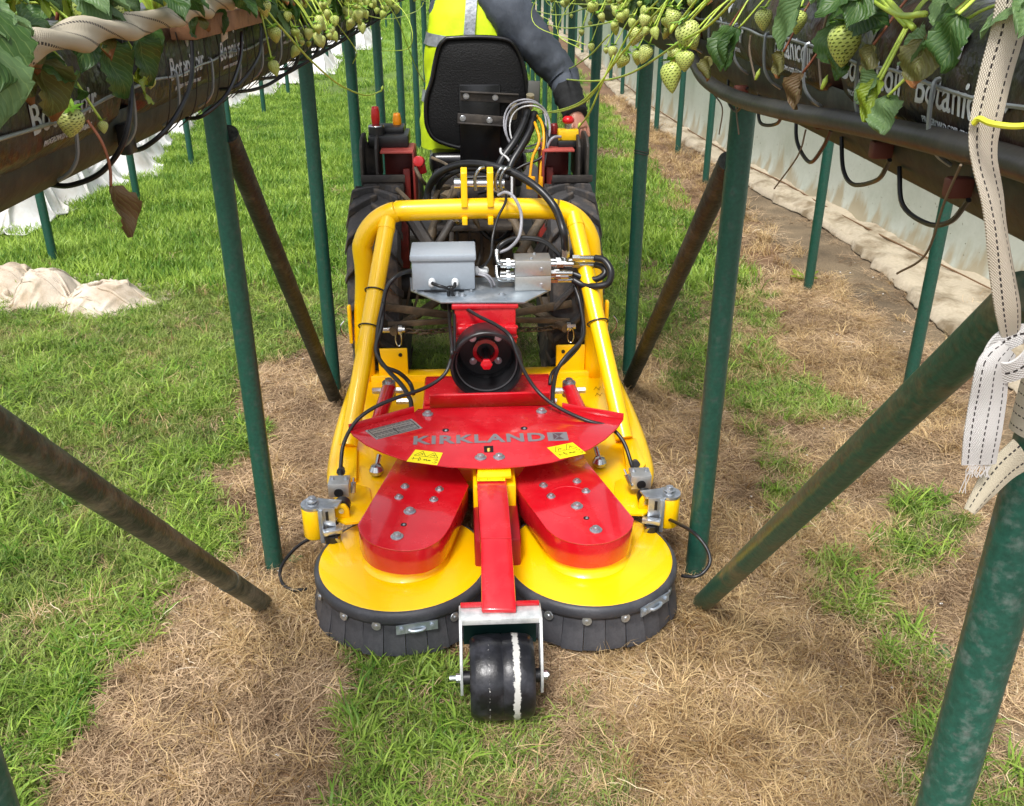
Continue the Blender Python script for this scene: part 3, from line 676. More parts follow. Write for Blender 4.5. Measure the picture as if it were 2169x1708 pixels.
wires(-.677, 1.505, -1, 'grey wire frame hooked along the left grow bags')
wires(.613, 1.568, 1, 'pale wire frame hooked along the right grow bags')
# right: fat supply pipe with clips and loops
sp_ = MB(); sp_.tube(crom([(.520, .45, 1.522), (.516, .9, 1.518), (.512, 1.25, 1.496), (.505, 1.6, 1.465), (.50, 1.95, 1.442), (.50, 2.25, 1.445), (.505, 2.5, 1.485), (.51, 2.9, 1.52), (.51, 3.6, 1.51), (.51, 5, 1.51), (.51, 9.5, 1.51)], 10), .0155, 12)
solid('supply_pipe', sp_, mat('dull black pipe', rgb(44, 42, 40), .45, col2=rgb(66, 62, 56), ns=8, bump=.1), 'fat black water pipe slung below the right grow bags', 'pipe')
for k, y in enumerate([1.05, 1.28, 1.52, 1.78, 2.05]):
    mb = MB(); mb.box((.535, y, 1.462-.02*(y > 1.6)), (.03, .018, .024)); solid('pipe_clip', mb, SOILR, 'brown clip under the black pipe, %s from the strap' % nth(k), 'clip', 'brown clips under the black pipe', bevel=.004)
    mb = MB(); mb.tube(crom([(.545, y-.01, 1.45), (.55, y+.03, 1.415), (.552, y+.09+.03*(k % 2), 1.396-.008*(k % 3)), (.552, y+.17, 1.40), (.56, y+.22, 1.44)], 6), .0034, 7)
    solid('drip_tube', mb, HOSE, 'black drip tube loop under the right gutter, %s from the strap' % nth(k), 'tube', 'drip tube loops under the right gutter')
LTL = [(('270', 90), None)]
k = 0
for pts in ([(262, 70, -.55), (272, 130, -.535), (278, 210, -.52), (262, 300, -.53), (215, 365, -.57), (150, 393, -.62), (100, 390, -.66)], [(402, 50, -.555), (408, 120, -.54), (400, 190, -.53), (360, 265, -.54), (310, 310, -.58), (270, 322, -.62)], [(512, 70, -.555), (508, 130, -.54), (480, 200, -.54), (430, 245, -.58), (395, 252, -.62)], [(555, 60, -.56), (548, 120, -.545), (505, 180, -.56), (465, 190, -.6)]):
    mb = MB(); mb.tube(crom([W(a, b, x=c) for a, b, c in pts], 8), .0042, 7); solid('drip_tube', mb, HOSE, 'black drip tube looped round the left grow bags, %s along' % nth(k), 'tube', 'drip tube loops on the left bags'); k += 1
for y in [ 2.75, 3.05, 3.3, 3.6, 3.9, 4.15, 4.5, 4.8, 5.2, 5.6, 6.1]:
    yj = y; mb = MB(); dx = .028*random.uniform(.6, 1.3)
    mb.tube(crom([(-.60, yj-.02, 1.60), (-.568+dx*.4, yj, 1.575), (-.568+dx, yj+.03, 1.50), (-.57+dx, yj+.05, 1.43), (-.60, yj+.015, 1.385), (-.645, yj-.06, 1.37), (-.70, yj-.17, 1.375)], 7), .0048, 7)
    solid('drip_tube', mb, HOSE, 'black drip tube looped round the left grow bags, %s along' % nth(k), 'tube', 'drip tube loops on the left bags'); k += 1
# small black bracket under left bag
mb = MB(); mb.box((-.597, 1.58, 1.43), (.02, .035, .05)); solid('bag_bracket', mb, BLACKP, 'small black bracket between the left bag and its gutter', 'bracket', bevel=.004)
# ============================================================ THE ROTARY WEEDER (implement)
IMP = thing('rotary_weeder', 'yellow and red twin disc rotary weeder with a small black trailing wheel', 'implement', tuple(MO), MA)
LZ = lambda a, b, z: L(a, b, z=z); LY = lambda a, b, y: L(a, b, y=y)
# shared bolt meshes
def hexbolt(r, h, washer=1.55):
    mb = MB(); mb.lathe([(0.0001, .0), (r*washer, .0), (r*washer, h*.22), (r*washer*.92, h*.30), (r*.9, h*.30)], 18)
    mb.add([(r*math.cos(a), r*math.sin(a), z) for z in (h*.28, h) for a in np.linspace(0, 2*math.pi, 7)[:-1]], [(5,4,3,2,1,0), (6,7,8,9,10,11)]+[(i, (i+1) % 6, (i+1) % 6+6, i+6) for i in range(6)])
    mb.lathe([(0.0001, h*1.25), (r*.42, h*1.25), (r*.45, h*.98)], 10)
    return mb.mesh('bolt', bevel=0, smooth=30)
B_S = hexbolt(.0085, .008); B_L = hexbolt(.0115, .010); B_XS = hexbolt(.005, .005)
def bolt(me, p, parent=IMP, rot=None, rz=None, m=ZINC):
    return link('bolt', me, m, parent, p, rot or (0, 0, random.uniform(0, 1) if rz is None else rz))

# ---- deck
dk = MB()
dl = [(-.515, 1.62), (-.525, 1.10), (-.50, .84), (-.455, .80), (-.435, .70), (-.41, .60), (-.36, .575), (-.31, .60), (-.27, .72), (-.22, .80), (-.2, 1.0), (-.2, 1.62)]
z0, z1 = .185, .197
dk.prism(dl[::-1] if False else [(x, y) for x, y in reversed(dl)], z0, z1); part('deck_plate', dk, YEL, IMP, bevel=.002)
dk = MB(); dk.prism([(-x, y) for x, y in dl], z0, z1); part('deck_plate', dk, YEL, IMP, bevel=.002)
dk = MB(); dk.box((0, 1.60, .20), (1.03, .06, .045)); part('rear_beam', dk, YEL, IMP, bevel=.004)
dk = MB(); dk.box((0, .93, .188), (.40, .30, .03)); part('centre_plate', dk, YEL, IMP, bevel=.004)
for s in (-1, 1):
    sk = MB(); sk.tube(crom([(s*.505, 1.62, .155), (s*.515, 1.3, .155), (s*.512, 1.02, .155), (s*.495, .86, .15), (s*.44, .78, .145)], 6), [.038]*24+[.03], 12)
    part('side_skirt', sk, YEL, IMP, smooth=50)
    pl = MB(); pl.prism([(s*.50, 1.02), (s*.50, .84), (s*.46, .77), (s*.43, .80), (s*.45, 1.02)][::(1 if s < 0 else -1)], .197, .215); part('corner_gusset', pl, YEL, IMP, bevel=.004)
    fr = MB(); fr.box((s*.36, .745, .165), (.22, .012, .05)); part('front_flange', fr, YEL, IMP, bevel=.003)
    # upright bracket with pin hole
    cx = -.36 if s < 0 else .335
    q = MB(); n_ = 18; hole = [(cx+.012*math.cos(a), 1.585, .300+.012*math.sin(a)) for a in np.linspace(0, 2*math.pi, n_+1)[:-1]]
    q.box((cx, 1.59, .268), (.115, .012, .125)); part('lug_plate', q, YEL, IMP, bevel=.005)
    hb = MB(); hb.tube([(cx-s*.03, 1.580, .305), (cx-s*.03, 1.5835, .305)], .0075, 14); part('pin_hole', hb, BLACKP, IMP)
    # steel link pins
    pz = .36
    pin = MB(); pin.tube([(s*.375-.02, 1.62, .395), (s*.375+.0-s*.065, 1.62, .395)], .013, 12); pin.tube([(s*.375-s*.04, 1.62, .395), (s*.375-s*.055, 1.62, .395)], .022, 12); part('link_pin', pin, CHROME, IMP)
    rg = MB(); rg.tube([(s*.335+.03*math.cos(a)*.4, 1.60, .365+.03*math.sin(a)) for a in np.linspace(0, 2*math.pi, 15)[:-1]], .003, 6, closed=True); part('clip_ring', rg, CHROME, IMP)
    # side hitch cheek plates seen outside the hoop legs
    ck = MB(); ck.prism([(0, 0), (.05, 0), (.05, .12), (.03, .15), (0, .15)], -.006, .006)
    ck.v = [(s*.492+v[2]-.022, 1.57+v[0], .36+v[1]) for v in ck.v]; part('cheek_plate', ck, YEL, IMP, bevel=.003)
    # spring clip outside
    sc_ = MB(); sc_.tube(crom([(s*.515-.02, 1.58, .45), (s*.53-.02, 1.575, .43), (s*.525-.02, 1.575, .40), (s*.51-.02, 1.58, .38)], 4), .003, 6); part('spring_clip', sc_, CHROME, IMP)
    # clear decal strips on the skirt
mk = MB(); a = LZ(748, 860, .2); b = LZ(742, 905, .2); mk.box(((a[0]+b[0])/2+.002, (a[1]+b[1])/2, .1992), (.013, .15, .001)); part('reflector_strip', mk, GALV, IMP)
for pxy in ((1265, 822), (1268, 835)):
    p = LZ(*pxy, .2); mk = MB()
    for k in range(3): mk.box((p[0]-.008+.008*k, p[1], .1985), (.0016, .03, .0008), rot=(0, 0, .5 if k % 2 else -.5))
    part('engraved_mark', mk, mat('dark yellow ink', rgb(150, 110, 10), .5), IMP)

# ---- hoop and braces
HX = -.022
hp = [(-.462+HX*.0, 1.6, .18), (-.462, 1.6, .45), (-.455, 1.6, .66)]
def arc(cx, cz, r, a0, a1, n=9): return [(cx+r*math.cos(a), 1.6, cz+r*math.sin(a)) for a in np.linspace(R(a0), R(a1), n)]
hoop = [(-.470, 1.6, .19), (-.466, 1.6, .40), (-.446, 1.6, .62)]+arc(-.286, .70, .165, 172, 90, 9)[0:]+[(0, 1.6, .870)]+arc(.236, .70, .165, 90, 8, 9)+[(.410, 1.6, .62), (.426, 1.6, .40), (.430, 1.6, .19)]
hm = MB(); hm.tube(crom(hoop, 3), .0375, 24); part('hoop_tube', hm, YEL, IMP, smooth=180)
def brc(p, q, s):
    p = Vector(p); q = Vector(q); mb = MB(); mb.tube([p, p.lerp(q, .5), q], .0305, 20); part('brace_tube', mb, YEL, IMP, smooth=60)
    d = (q-p).normalized(); w = MB(); w.tube([p+d*.036, p+d*.050], .0325, 20); part('weld_bead', w, YEL, IMP, smooth=60)
pL = LY(822, 462, 1.59); qL = LZ(738, 945, .215); pR = LY(1214, 455, 1.59); qR = LZ(1322, 930, .215)
brc(pL, qL, -1); brc(pR, qR, 1)
ties = []
def tie(p, q, t, r, rot=0):   # cable tie round a brace tube
    c = Vector(p).lerp(Vector(q), t); d = (Vector(q)-Vector(p)).normalized(); u = d.orthogonal().normalized(); w = d.cross(u)
    mb = MB(); mb.tube([c+(u*math.cos(a)+w*math.sin(a))*r for a in np.linspace(0, 2*math.pi, 19)[:-1]], .003, 6, closed=True)
    part('cable_tie', mb, BLACKP, IMP)
tie(pL, qL, .34, .036); tie(pL, qL, .50, .036); tie(pR, qR, .50, .037)
# ---- top link ears and pin
for px in (983, 1038):
    c = LY(px, 400, 1.6); e = MB(); w_ = .0115
    e.prism([(1.555, .885), (1.645, .885), (1.645, .93), (1.625, 1.01), (1.60, 1.02), (1.57, 1.005), (1.575, .95)], -w_, w_)
    e.v = [(c[0]+v[2], v[0], v[1]) for v in e.v]; part('top_ear', e, YEL, IMP, bevel=.003)
    e = MB(); e.box((c[0], 1.575, .833), (.02, .03, .03)); part('ear_foot', e, YEL, IMP, bevel=.003)
a = LY(962, 389, 1.62); b = LY(1068, 389, 1.62)
e = MB(); e.tube([a, b], .0135, 16); e.tube([a, Vector(a).lerp(Vector(b), .12)], .019, 16); e.tube([Vector(a).lerp(Vector(b), .9), b], .019, 16); part('top_pin', e, CHROME, IMP, smooth=40)
for px in (1008, 1052, 1062):
    a = LY(px, 380, 1.60); e = MB(); e.tube(crom([(a[0], a[1], a[2]-.04), (a[0]-.004, a[1], a[2]), (a[0]+.012, a[1], a[2]+.035), (a[0]+.03, a[1]+.01, a[2]+.04)], 5), .006, 8); part('hose_elbow', e, CHROME, IMP)

# ---- galvanised platform
pf = [LZ(870, 614, .625), LZ(933, 639, .625), LZ(1112, 639, .625), LZ(1167, 612, .625), LZ(1167, 588, .625), LZ(868, 588, .625)]
m_ = MB(); m_.prism([(p[0], p[1]) for p in pf], .618, .625); part('platform_plate', m_, GALV, IMP, bevel=.001)
for px, py in ((1064, 624), (980, 626), (968, 623)): bolt(B_S, LZ(px, py, .6255))
# ---- electrical box
a = LZ(873, 617, .6262); b = LZ(1008, 617, .6262); yb = (a[1]+b[1])/2; x0, x1 = a[0], b[0]
m_ = MB(); m_.box(((x0+x1)/2, yb+.085, .682), (x1-x0-.004, .165, .108)); part('enclosure_body', m_, GREYBOX, IMP, bevel=.006)
m_ = MB(); m_.box(((x0+x1)/2, yb+.083, .7475), (x1-x0+.006, .175, .024)); part('enclosure_lid', m_, GREYBOX, IMP, bevel=.006)
m_ = MB(); m_.box(((x0+x1)/2, yb-.004, .6295), ((x1-x0)*.62, .012, .004)); part('enclosure_foot', m_, BLACKP, IMP)
for px in (882, 998): bolt(B_XS, (LZ(px, 613, .632)[0], yb-.004, .6265))
gl_ = MB(); gl_.lathe([(.0001, 0), (.013, 0), (.013, .008), (.010, .010), (.010, .02), (.0125, .021), (.0115, .034), (.007, .038), (.0001, .038)], 12)
GLM = gl_.mesh('cable_gland', smooth=40)
gl1 = LY(915, 596, yb); gl2 = LY(964, 596, yb)
for g_ in (gl1, gl2): link('cable_gland', GLM, WHITEP, IMP, (g_[0], yb-.001, g_[2]), (R(90), 0, 0))
g3 = LY(1009, 574, yb+.05); link('cable_gland', GLM, WHITEP, IMP, (x1, yb+.05, g3[2]), (0, R(90), 0), 1.25)
# ---- valve block
a = LZ(1091, 616, .6262); b = LZ(1167, 616, .6262); yv = (a[1]+b[1])/2; xa, xb = a[0], b[0]
for k, (zc, hh) in enumerate([(.6525, .053), (.7075, .055)]):
    m_ = MB(); m_.box(((xa+xb)/2, yv+.05, zc), (xb-xa, .10, hh)); part('valve_block', m_, ALU, IMP, bevel=.0018)
    p = LY(1147, 604 if k == 0 else 571, yv); bolt(B_XS, (p[0], yv-.0002, p[2]), rot=(R(90), 0, 0), m=ALU)
bolt(B_XS, ((xa+xb)/2-.005, yv+.03, .7352), m=ZINC); bolt(B_XS, ((xa+xb)/2+.01, yv+.085, .7352), m=ZINC)
def fitting(p, d, ln, r=.011):   # stepped hex fitting along direction d
    p = Vector(p); d = Vector(d).normalized(); mb = MB(); t = 0
    for seg, rr in ((.22, 1.0), (.06, .75), (.28, 1.2), (.06, .8), (.38, .95)):
        mb.tube([p+d*ln*t, p+d*ln*(t+seg)], r*rr, 6 if rr > 1.1 else 12); t += seg
    return part('hose_fitting', mb, CHROME, IMP, smooth=40)
zz1, zz2 = .712, .668
for zz, ln in ((zz1, .062), (zz2, .045)):
    for dy in (.035, .075): fitting((xb, yv+dy, zz), (1, -.05, 0), ln+.02)
for zz in (zz1, zz2):
    for dy in (.03, .07): fitting((xa, yv+dy, zz), (-1, .1, 0), .05)
zt_ = LY(1197, 520, yv+.06)
fitting((zt_[0], yv+.06, .70), (0, .0, 1), .11, .014)
for k, (py, ex) in enumerate(((547, 1262), (561, 1262), (579, 1212), (593, 1216))):
    p = LY(ex-50, py, yv+.03+.02*(k % 2)); q = LY(ex, py, yv+.03+.02*(k % 2)); mb = MB(); mb.tube([p, q], .0095, 12); mb.tube([p, Vector(p).lerp(Vector(q), .3)], .0125, 6); part('hose_ferrule', mb, CHROME, IMP, smooth=40)
def hose(pts, r, m=HOSE, name='hydraulic_hose', n=8, segs=9):   # pts (px,py,y_local)
    mb = MB(); mb.tube(crom([LY(a, b, c) for a, b, c in pts], n), r, segs); return part(name, mb, m, IMP, smooth=180)
yo = yv+.03
hose([(1260, 547, yo), (1280, 552, yo-.02), (1294, 575, yo-.05), (1288, 600, yo-.06), (1262, 607, yo-.05), (1235, 604, yo-.02), (1214, 593, yo)], .0125)
hose([(1260, 561, yo+.02), (1276, 566, yo), (1281, 580, yo-.02), (1262, 592, yo-.02), (1236, 588, yo), (1212, 579, yo+.02)], .0115)
hose([(906, 430, 1.85), (908, 400, 1.85), (930, 368, 1.80), (975, 349, 1.75), (1030, 350, 1.68), (1090, 368, 1.62), (1140, 400, 1.55), (1175, 440, 1.50), (1193, 490, 1.42), (1198, 530, yv+.06)], .0145, n=10, segs=12)
hose([(925, 425, 1.9), (930, 395, 1.85), (950, 372, 1.8), (985, 358, 1.85), (1030, 362, 1.9), (1065, 385, 2.0)], .012)
hose([(1072, 408, 1.58), (1070, 430, 1.54), (1055, 460, 1.5), (1044, 500, 1.45), (1040, 540, 1.42), (1028, 560, 1.42), (1012, 570, yb+.06)], .005)
hose([(1055, 414, 1.57), (1072, 408, 1.55), (1090, 420, 1.52), (1104, 455, 1.5), (1100, 500, 1.46), (1080, 525, 1.46), (1058, 535, 1.46)], .006, GHOSE)
hose([(1050, 545, 1.46), (1060, 520, 1.46), (1095, 505, 1.48), (1150, 510, 1.48), (1190, 545, 1.46)], .0095)
for py, in ((558,), (592,)):
    mb = MB(); mb.tube(crom([LY(1052, py-28, 1.44), LY(1053, py-10, 1.42), LY(1060, py, 1.41), LY(1090, py+2, yv+.06)], 5), .0085, 10); part('pipe_elbow', mb, CHROME, IMP, smooth=60)
hose([(1012, 578, yb+.04), (1030, 582, yb+.03), (1042, 592, yb+.03), (1048, 605, yb+.03)], .0045, GHOSE)
hose([(1012, 581, yb+.03), (1028, 586, yb+.02), (1038, 597, yb+.02), (1042, 610, yb+.03)], .0045, GHOSE)
# cables out of the enclosure
hose([(915, 600, yb-.035), (930, 606, yb-.055), (945, 611, yb-.055), (950, 620, yb-.05), (951, 650, yb-.06), (953, 690, 1.24), (957, 740, 1.06), (955, 762, 1.05), (940, 795, 1.02), (900, 822, .98), (840, 843, .92), (790, 865, .88), (752, 895, .85), (728, 940, .82), (722, 985, .77), (722, 1010, .73)], .0062, name='sensor_cable', n=8)
hose([(964, 600, yb-.035), (962, 608, yb-.05), (955, 614, yb-.055), (970, 640, yb-.06), (1010, 668, 1.22), (1050, 688, 1.12), (1080, 712, 1.05), (1095, 750, 1.02), (1112, 790, 1.0), (1140, 830, .97), (1180, 862, .92), (1240, 890, .86), (1290, 905, .84), (1320, 935, .80), (1338, 985, .74), (1344, 1005, .70)], .0062, name='sensor_cable', n=8)
hose([(956, 612, yb-.05), (960, 640, yb-.055), (963, 690, 1.22), (962, 745, 1.07)], .0055, name='sensor_cable')
hose([(870, 574, yb+.05), (845, 582, 1.35), (822, 605, 1.32), (812, 640, 1.30), (808, 690, 1.25), (797, 730, 1.22), (800, 755, 1.20), (822, 785, 1.15), (850, 815, 1.08), (868, 845, 1.02), (872, 868, .98)], .0078, name='power_cable', n=8)
hose([(812, 640, 1.29), (800, 700, 1.24), (800, 745, 1.22), (812, 775, 1.2), (845, 790, 1.2), (868, 812, 1.2), (876, 835, 1.15)], .0075, name='power_cable', n=8)
hose([(1217, 605, 1.42), (1228, 640, 1.38), (1236, 690, 1.3), (1232, 720, 1.25), (1200, 755, 1.2), (1180, 785, 1.16), (1172, 820, 1.08), (1170, 855, 1.0)], .0078, name='power_cable', n=8)
hose([(1234, 690, 1.3), (1228, 730, 1.25), (1198, 765, 1.2), (1170, 790, 1.2), (1164, 815, 1.18)], .0065, name='power_cable')
a = Vector(LY(953, 611, yb-.056)); mb = MB(); mb.tube([a+Vector((.012*math.cos(t), 0, .008*math.sin(t))) for t in np.linspace(0, 6.28, 12)[:-1]], .0028, 6, closed=True); part('cable_tie', mb, BLACKP, IMP)

# ---- red gearbox
gx0, gx1 = LY(958, 700, 1.27)[0], LY(1098, 700, 1.27)[0]; gc = (gx0+gx1)/2; gw = gx1-gx0
m_ = MB(); m_.box((gc, 1.36, .555), (gw*.93, .17, .11)); part('gearbox_top', m_, RED, IMP, bevel=.008)
m_ = MB(); m_.box((gc, 1.36, .44), (gw*.96, .20, .20)); part('gearbox_case', m_, RED, IMP, bevel=.012)
m_ = MB(); m_.box((gc, 1.35, .607), (gw, .16, .016)); part('gearbox_flange', m_, RED, IMP, bevel=.004)
for zz in (.50, .535): m_ = MB(); m_.box((gc, 1.262, zz), (gw*.98, .016, .010)); part('casting_rib', m_, RED, IMP, bevel=.003)
for s in (-1, 1):
    m_ = MB(); m_.box((gc+s*gw*.38, 1.258, .528), (.042, .03, .028)); part('casting_boss', m_, RED, IMP, bevel=.005)
    bolt(B_S, (gc+s*gw*.32, 1.30, .616))
m_ = MB(); m_.box((gc, 1.36, .30), (gw*.8, .18, .10)); part('gearbox_base', m_, RED, IMP, bevel=.008)
# ---- PTO bell
pc = LY(1031, 777, 1.10); PX, PZ = pc[0], pc[2]; RB = .1235
bl = MB(); bl.lathe([(.062, .16), (.098, .155), (.108, .135), (RB-.006, .05), (RB, .03), (RB, .003), (RB-.003, 0), (RB-.010, 0), (RB-.013, .006), (RB-.013, .03), (RB-.022, .05), (.098, .128), (.09, .140), (.0001, .140)], 56, axis='y', c=(PX, 1.10, PZ))
part('shaft_guard', bl, BLACKP, IMP, smooth=30)
rn = MB(); rn.lathe([(RB-.018, .030), (RB-.0225, .032), (RB-.022, .037), (RB-.018, .036)], 48, axis='y', c=(PX, 1.10, PZ)); part('guard_lip', rn, mat('worn black rim', rgb(52, 52, 54), .3), IMP)
hb = MB(); hb.lathe([(.045, .0), (.045, -.02), (.032, -.022), (.030, 0)], 28, axis='y', c=(PX-.0, 1.238, PZ+.006)); part('bearing_housing', hb, RED, IMP, smooth=40)
sh = MB(); sh.lathe([(.0001, -.12), (.0125, -.12), (.0125, 0), (.02, .0), (.02, .01)], 12, axis='y', c=(PX, 1.24, PZ)); part('splined_shaft', sh, BLACKP, IMP)
sh = MB(); sh.add([(PX+.021*math.cos(a), y, PZ+.021*math.sin(a)) for y in (1.115, 1.127) for a in np.linspace(0, 2*math.pi, 7)[:-1]], [(0,1,2,3,4,5), (11,10,9,8,7,6)]+[(i, i+6, (i+1) % 6+6, (i+1) % 6) for i in range(6)]); part('shaft_cap', sh, RED, IMP, bevel=.002)
for ax, az in ((-.052, -.045), (.052, -.045), (-.052, .055), (.052, .055)): bolt(B_S, (PX+ax*.85, 1.2395, PZ+az*.85), rot=(R(90), 0, 0))
# ---- red headstock below the bell
h0 = MB(); h0.prism([(-.235, 0), (.235, 0), (.225, .10), (-.225, .10)], 1.04, 1.30); h0.v = [(v[0]-.0, v[2], .235+v[1]) for v in h0.v]; part('headstock', h0, RED, IMP, bevel=.006)
h1 = MB(); h1.box((0, 1.035, .365), (.40, .010, .06), rot=(.35, 0, 0)); part('headstock_lip', h1, RED, IMP, bevel=.003)
h1 = MB(); h1.box((0, 1.17, .342), (.44, .22, .008)); part('headstock_cover', h1, RED, IMP, bevel=.002)
for s in (-1, 1):
    a = LZ(824 if s < 0 else 1205, 822, .30); b = LZ(800 if s < 0 else 1240, 898, .27); m_ = MB(); m_.tube([a, b], .026, 16); part('pivot_arm', m_, RED, IMP)
    m_ = MB(); m_.tube([Vector(a)+Vector((0, 0, -.03)), Vector(a)+Vector((0, 0, .024))], .024, 16); m_.tube([Vector(a)+Vector((0, 0, .02)), Vector(a)+Vector((0, 0, .036))], .013, 12); part('pivot_pin', m_, ZINC, IMP)
    m_ = MB(); m_.tube([Vector(a)+Vector((-.06, 0, -.01)), Vector(a)+Vector((.06, 0, -.01))], .012, 6); part('adjuster_bolt', m_, ZINC, IMP)
    m_ = MB(); c_ = Vector(LZ(858 if s < 0 else 1164, 850, .28)); m_.tube([c_-Vector((.03, 0, 0)), c_+Vector((.025, 0, 0))], .011, 6); part('hose_fitting', m_, CHROME, IMP)

# ---- shield
SZ = .362
sp = [(740, 912), (748, 922), (775, 942), (810, 958), (850, 972), (895, 981), (950, 988), (1010, 991), (1070, 990), (1125, 985), (1170, 978), (1212, 966), (1250, 950), (1282, 930), (1308, 906), (1320, 889), (1190, 866), (1183, 860), (885, 866), (878, 873)]
SP = [LZ(a, b, SZ)[:2] for a, b in sp]
m_ = MB(); m_.prism([(p[0], p[1]) for p in SP], SZ-.005, SZ); shield = part('shield_plate', m_, RED, IMP, bevel=.0015)
for i0, i1 in ((15, 16), (19, 0)):
    a, b = SP[i0], SP[i1]; n_ = Vector((b[1]-a[1], a[0]-b[0], 0)).normalized(); m_ = MB()
    if n_.y < 0: n_ = -n_
    m_.prism([(a[0], a[1]), (b[0], b[1]), (b[0]+n_.x*.006, b[1]+n_.y*.006), (a[0]+n_.x*.006, a[1]+n_.y*.006)], SZ-.004, SZ+.020); part('shield_fold', m_, RED, IMP, bevel=.002)
bolt(B_L, LZ(906, 878, SZ+.0005)); bolt(B_L, LZ(1147, 872, SZ+.0005)); bolt(B_L, LZ(1018, 970, SZ+.0005)); bolt(B_L, LZ(1057, 969, SZ+.0005))
for px, py in ((944, 912), (1110, 908)):
    p = LZ(px, py, SZ); m_ = MB(); m_.lathe([(.0105, .0), (.0105, .0012), (.0075, .0012), (.0001, .0006)], 20, c=(p[0], p[1], p[2]+.0002)); part('plug_hole', m_, mat('dark hole', rgb(20, 12, 12), .6), IMP, fix=False)
    m_ = MB(); m_.lathe([(.0001, .001), (.005, .001), (.004, .003)], 8, c=(p[0]+.001, p[1]-.003, p[2]+.0005)); part('plug_stud', m_, ZINC, IMP)
p = LZ(1035, 952, SZ); m_ = MB(); m_.box((p[0], p[1], SZ+.0006), (.028, .040, .001)); part('slot_hole', m_, mat('dark hole', rgb(20, 12, 12), .6), IMP, bevel=.004)
m_ = MB(); m_.tube([(p[0], p[1]-.012, SZ-.002), (p[0], p[1]-.006, SZ+.007)], .006, 6); part('grease_nipple', m_, mat('brass', rgb(190, 160, 80), .3, 1), IMP)
# lettering
INK = mat('grey decal ink', rgb(122, 118, 122), .45)
tk = bend_text('KIRKLAND', .05, extrude=.0003, bold=.0016, spacing=1.12)
xs_ = [v.co.x for v in tk.vertices]; ys_ = [v.co.y for v in tk.vertices]
A = Vector(LZ(875, 943, SZ)); B = Vector(LZ(1156, 935, SZ)); At = Vector(LZ(875, 925, SZ)); w0 = max(xs_)-min(xs_); h0_ = max(ys_)-min(ys_)
ux = (B-A); uy = Vector((-ux.y, ux.x, 0)).normalized()*(At-A).length
for v in tk.vertices:
    s_x = (v.co.x-min(xs_))/w0; s_y = (v.co.y-min(ys_))/h0_; q = A+ux*s_x+uy*s_y; v.co = (q.x, q.y, SZ+.0012+v.co.z)
link('lettering', tk, INK, shield)
a = A+ux*1.02; b = A+ux*1.175
lg = MB(); lg.add([(p.x, p.y, z) for z in (SZ+.0006, SZ+.0012) for p in (a, b, b+uy, a+uy)], [(3,2,1,0), (4,5,6,7), (0,1,5,4), (1,2,6,5), (2,3,7,6), (3,0,4,7)]); part('logo_block', lg, INK, shield, smooth=0)
lg = MB()
for (u0, v0, u1, v1, u2, v2) in ((.28, .12, .28, .88, .5, .5), (.34, .12, .80, .15, .57, .5), (.34, .88, .80, .85, .57, .5)):
    lg.add([tuple((a+(b-a)*u+uy*v).to_2d())+(SZ+.0015,) for u, v in ((u0, v0), (u1, v1), (u2, v2))], [(0, 1, 2)])
part('logo_mark', lg, mat('dark grey ink', rgb(86, 62, 70), .5), shield, smooth=0)
def decal(quad, z, m, name, parent, h=.0006):
    P = [Vector(LZ(a, b, z)) for a, b in quad]; mb = MB(); mb.add([(p.x, p.y, zz) for zz in (z+.0003, z+.0003+h) for p in P], [(3,2,1,0), (4,5,6,7), (0,1,5,4), (1,2,6,5), (2,3,7,6), (3,0,4,7)])
    part(name, mb, m, parent, smooth=0); return lambda u, v: P[0].lerp(P[1], u).lerp(P[3].lerp(P[2], u), v)
def strokes(fn, segs_, z, w, name, parent, m):
    mb = MB()
    for pts in segs_:
        for (u0, v0), (u1, v1) in zip(pts[:-1], pts[1:]):
            a = fn(u0, v0); b = fn(u1, v1); d = b-a; d.z = 0
            if d.length < 1e-6: continue
            n_ = Vector((-d.y, d.x, 0)).normalized()*w/2; e = d.normalized()*w*.3
            mb.add([tuple((q.x, q.y, z)) for q in (a-n_-e, b-n_+e, b+n_+e, a+n_-e)], [(0, 1, 2, 3)])
    part(name, mb, m, parent, smooth=0)
DINK = mat('black decal ink', rgb(20, 20, 16), .5); STK = mat('yellow decal', rgb(242, 222, 20), .35)
circ = lambda u, v, r, n=9, asp=1: [(u+r*math.cos(t), v+r*asp*math.sin(t)) for t in np.linspace(0, 2*math.pi, n)]
def warn(quad, z, parent, two=True):
    fn = decal(quad, z, STK, 'warning_sticker', parent); S = []
    if two:
        for cu in (.30, .72):
            S += [[(cu-.2, .47), (cu, .07), (cu+.2, .47), (cu-.2, .47)], [(cu-.07, .40), (cu+.02, .25), (cu+.06, .38)], [(cu-.02, .30), (cu+.08, .28)]]
        S += [[(.08, .72), (.32, .70)], [(.13, .62), (.15, .80)], [(.32, .58), (.34, .86)], [(.34, .60), (.40, .72), (.36, .84)], [(.50, .72), (.74, .74)], [(.56, .65), (.62, .80)], circ(.52, .73, .03), circ(.68, .73, .035), [(.8, .60), (.9, .56), (.95, .64), (.86, .70)], [(.8, .86), (.9, .90), (.95, .82), (.86, .78)]]
    else:
        S += [[(.04, .88), (.22, .10), (.40, .88), (.04, .88)], [(.14, .75), (.24, .42), (.28, .70)], [(.2, .6), (.32, .72)], [(.46, .05), (.46, .95)], [(.52, .5), (.74, .5)], circ(.56, .5, .03, asp=3), circ(.68, .5, .03, asp=3), [(.8, .2), (.92, .18), (.94, .36), (.84, .4)], [(.8, .85), (.92, .85), (.94, .66), (.84, .6)]]
    strokes(fn, S, z+.0012, .0017, 'sticker_print', parent, DINK)
warn([(861, 978), (880, 952), (938, 959), (926, 986)], SZ, shield) if False else warn([(880, 953), (938, 960), (926, 986), (861, 978)], SZ, shield)
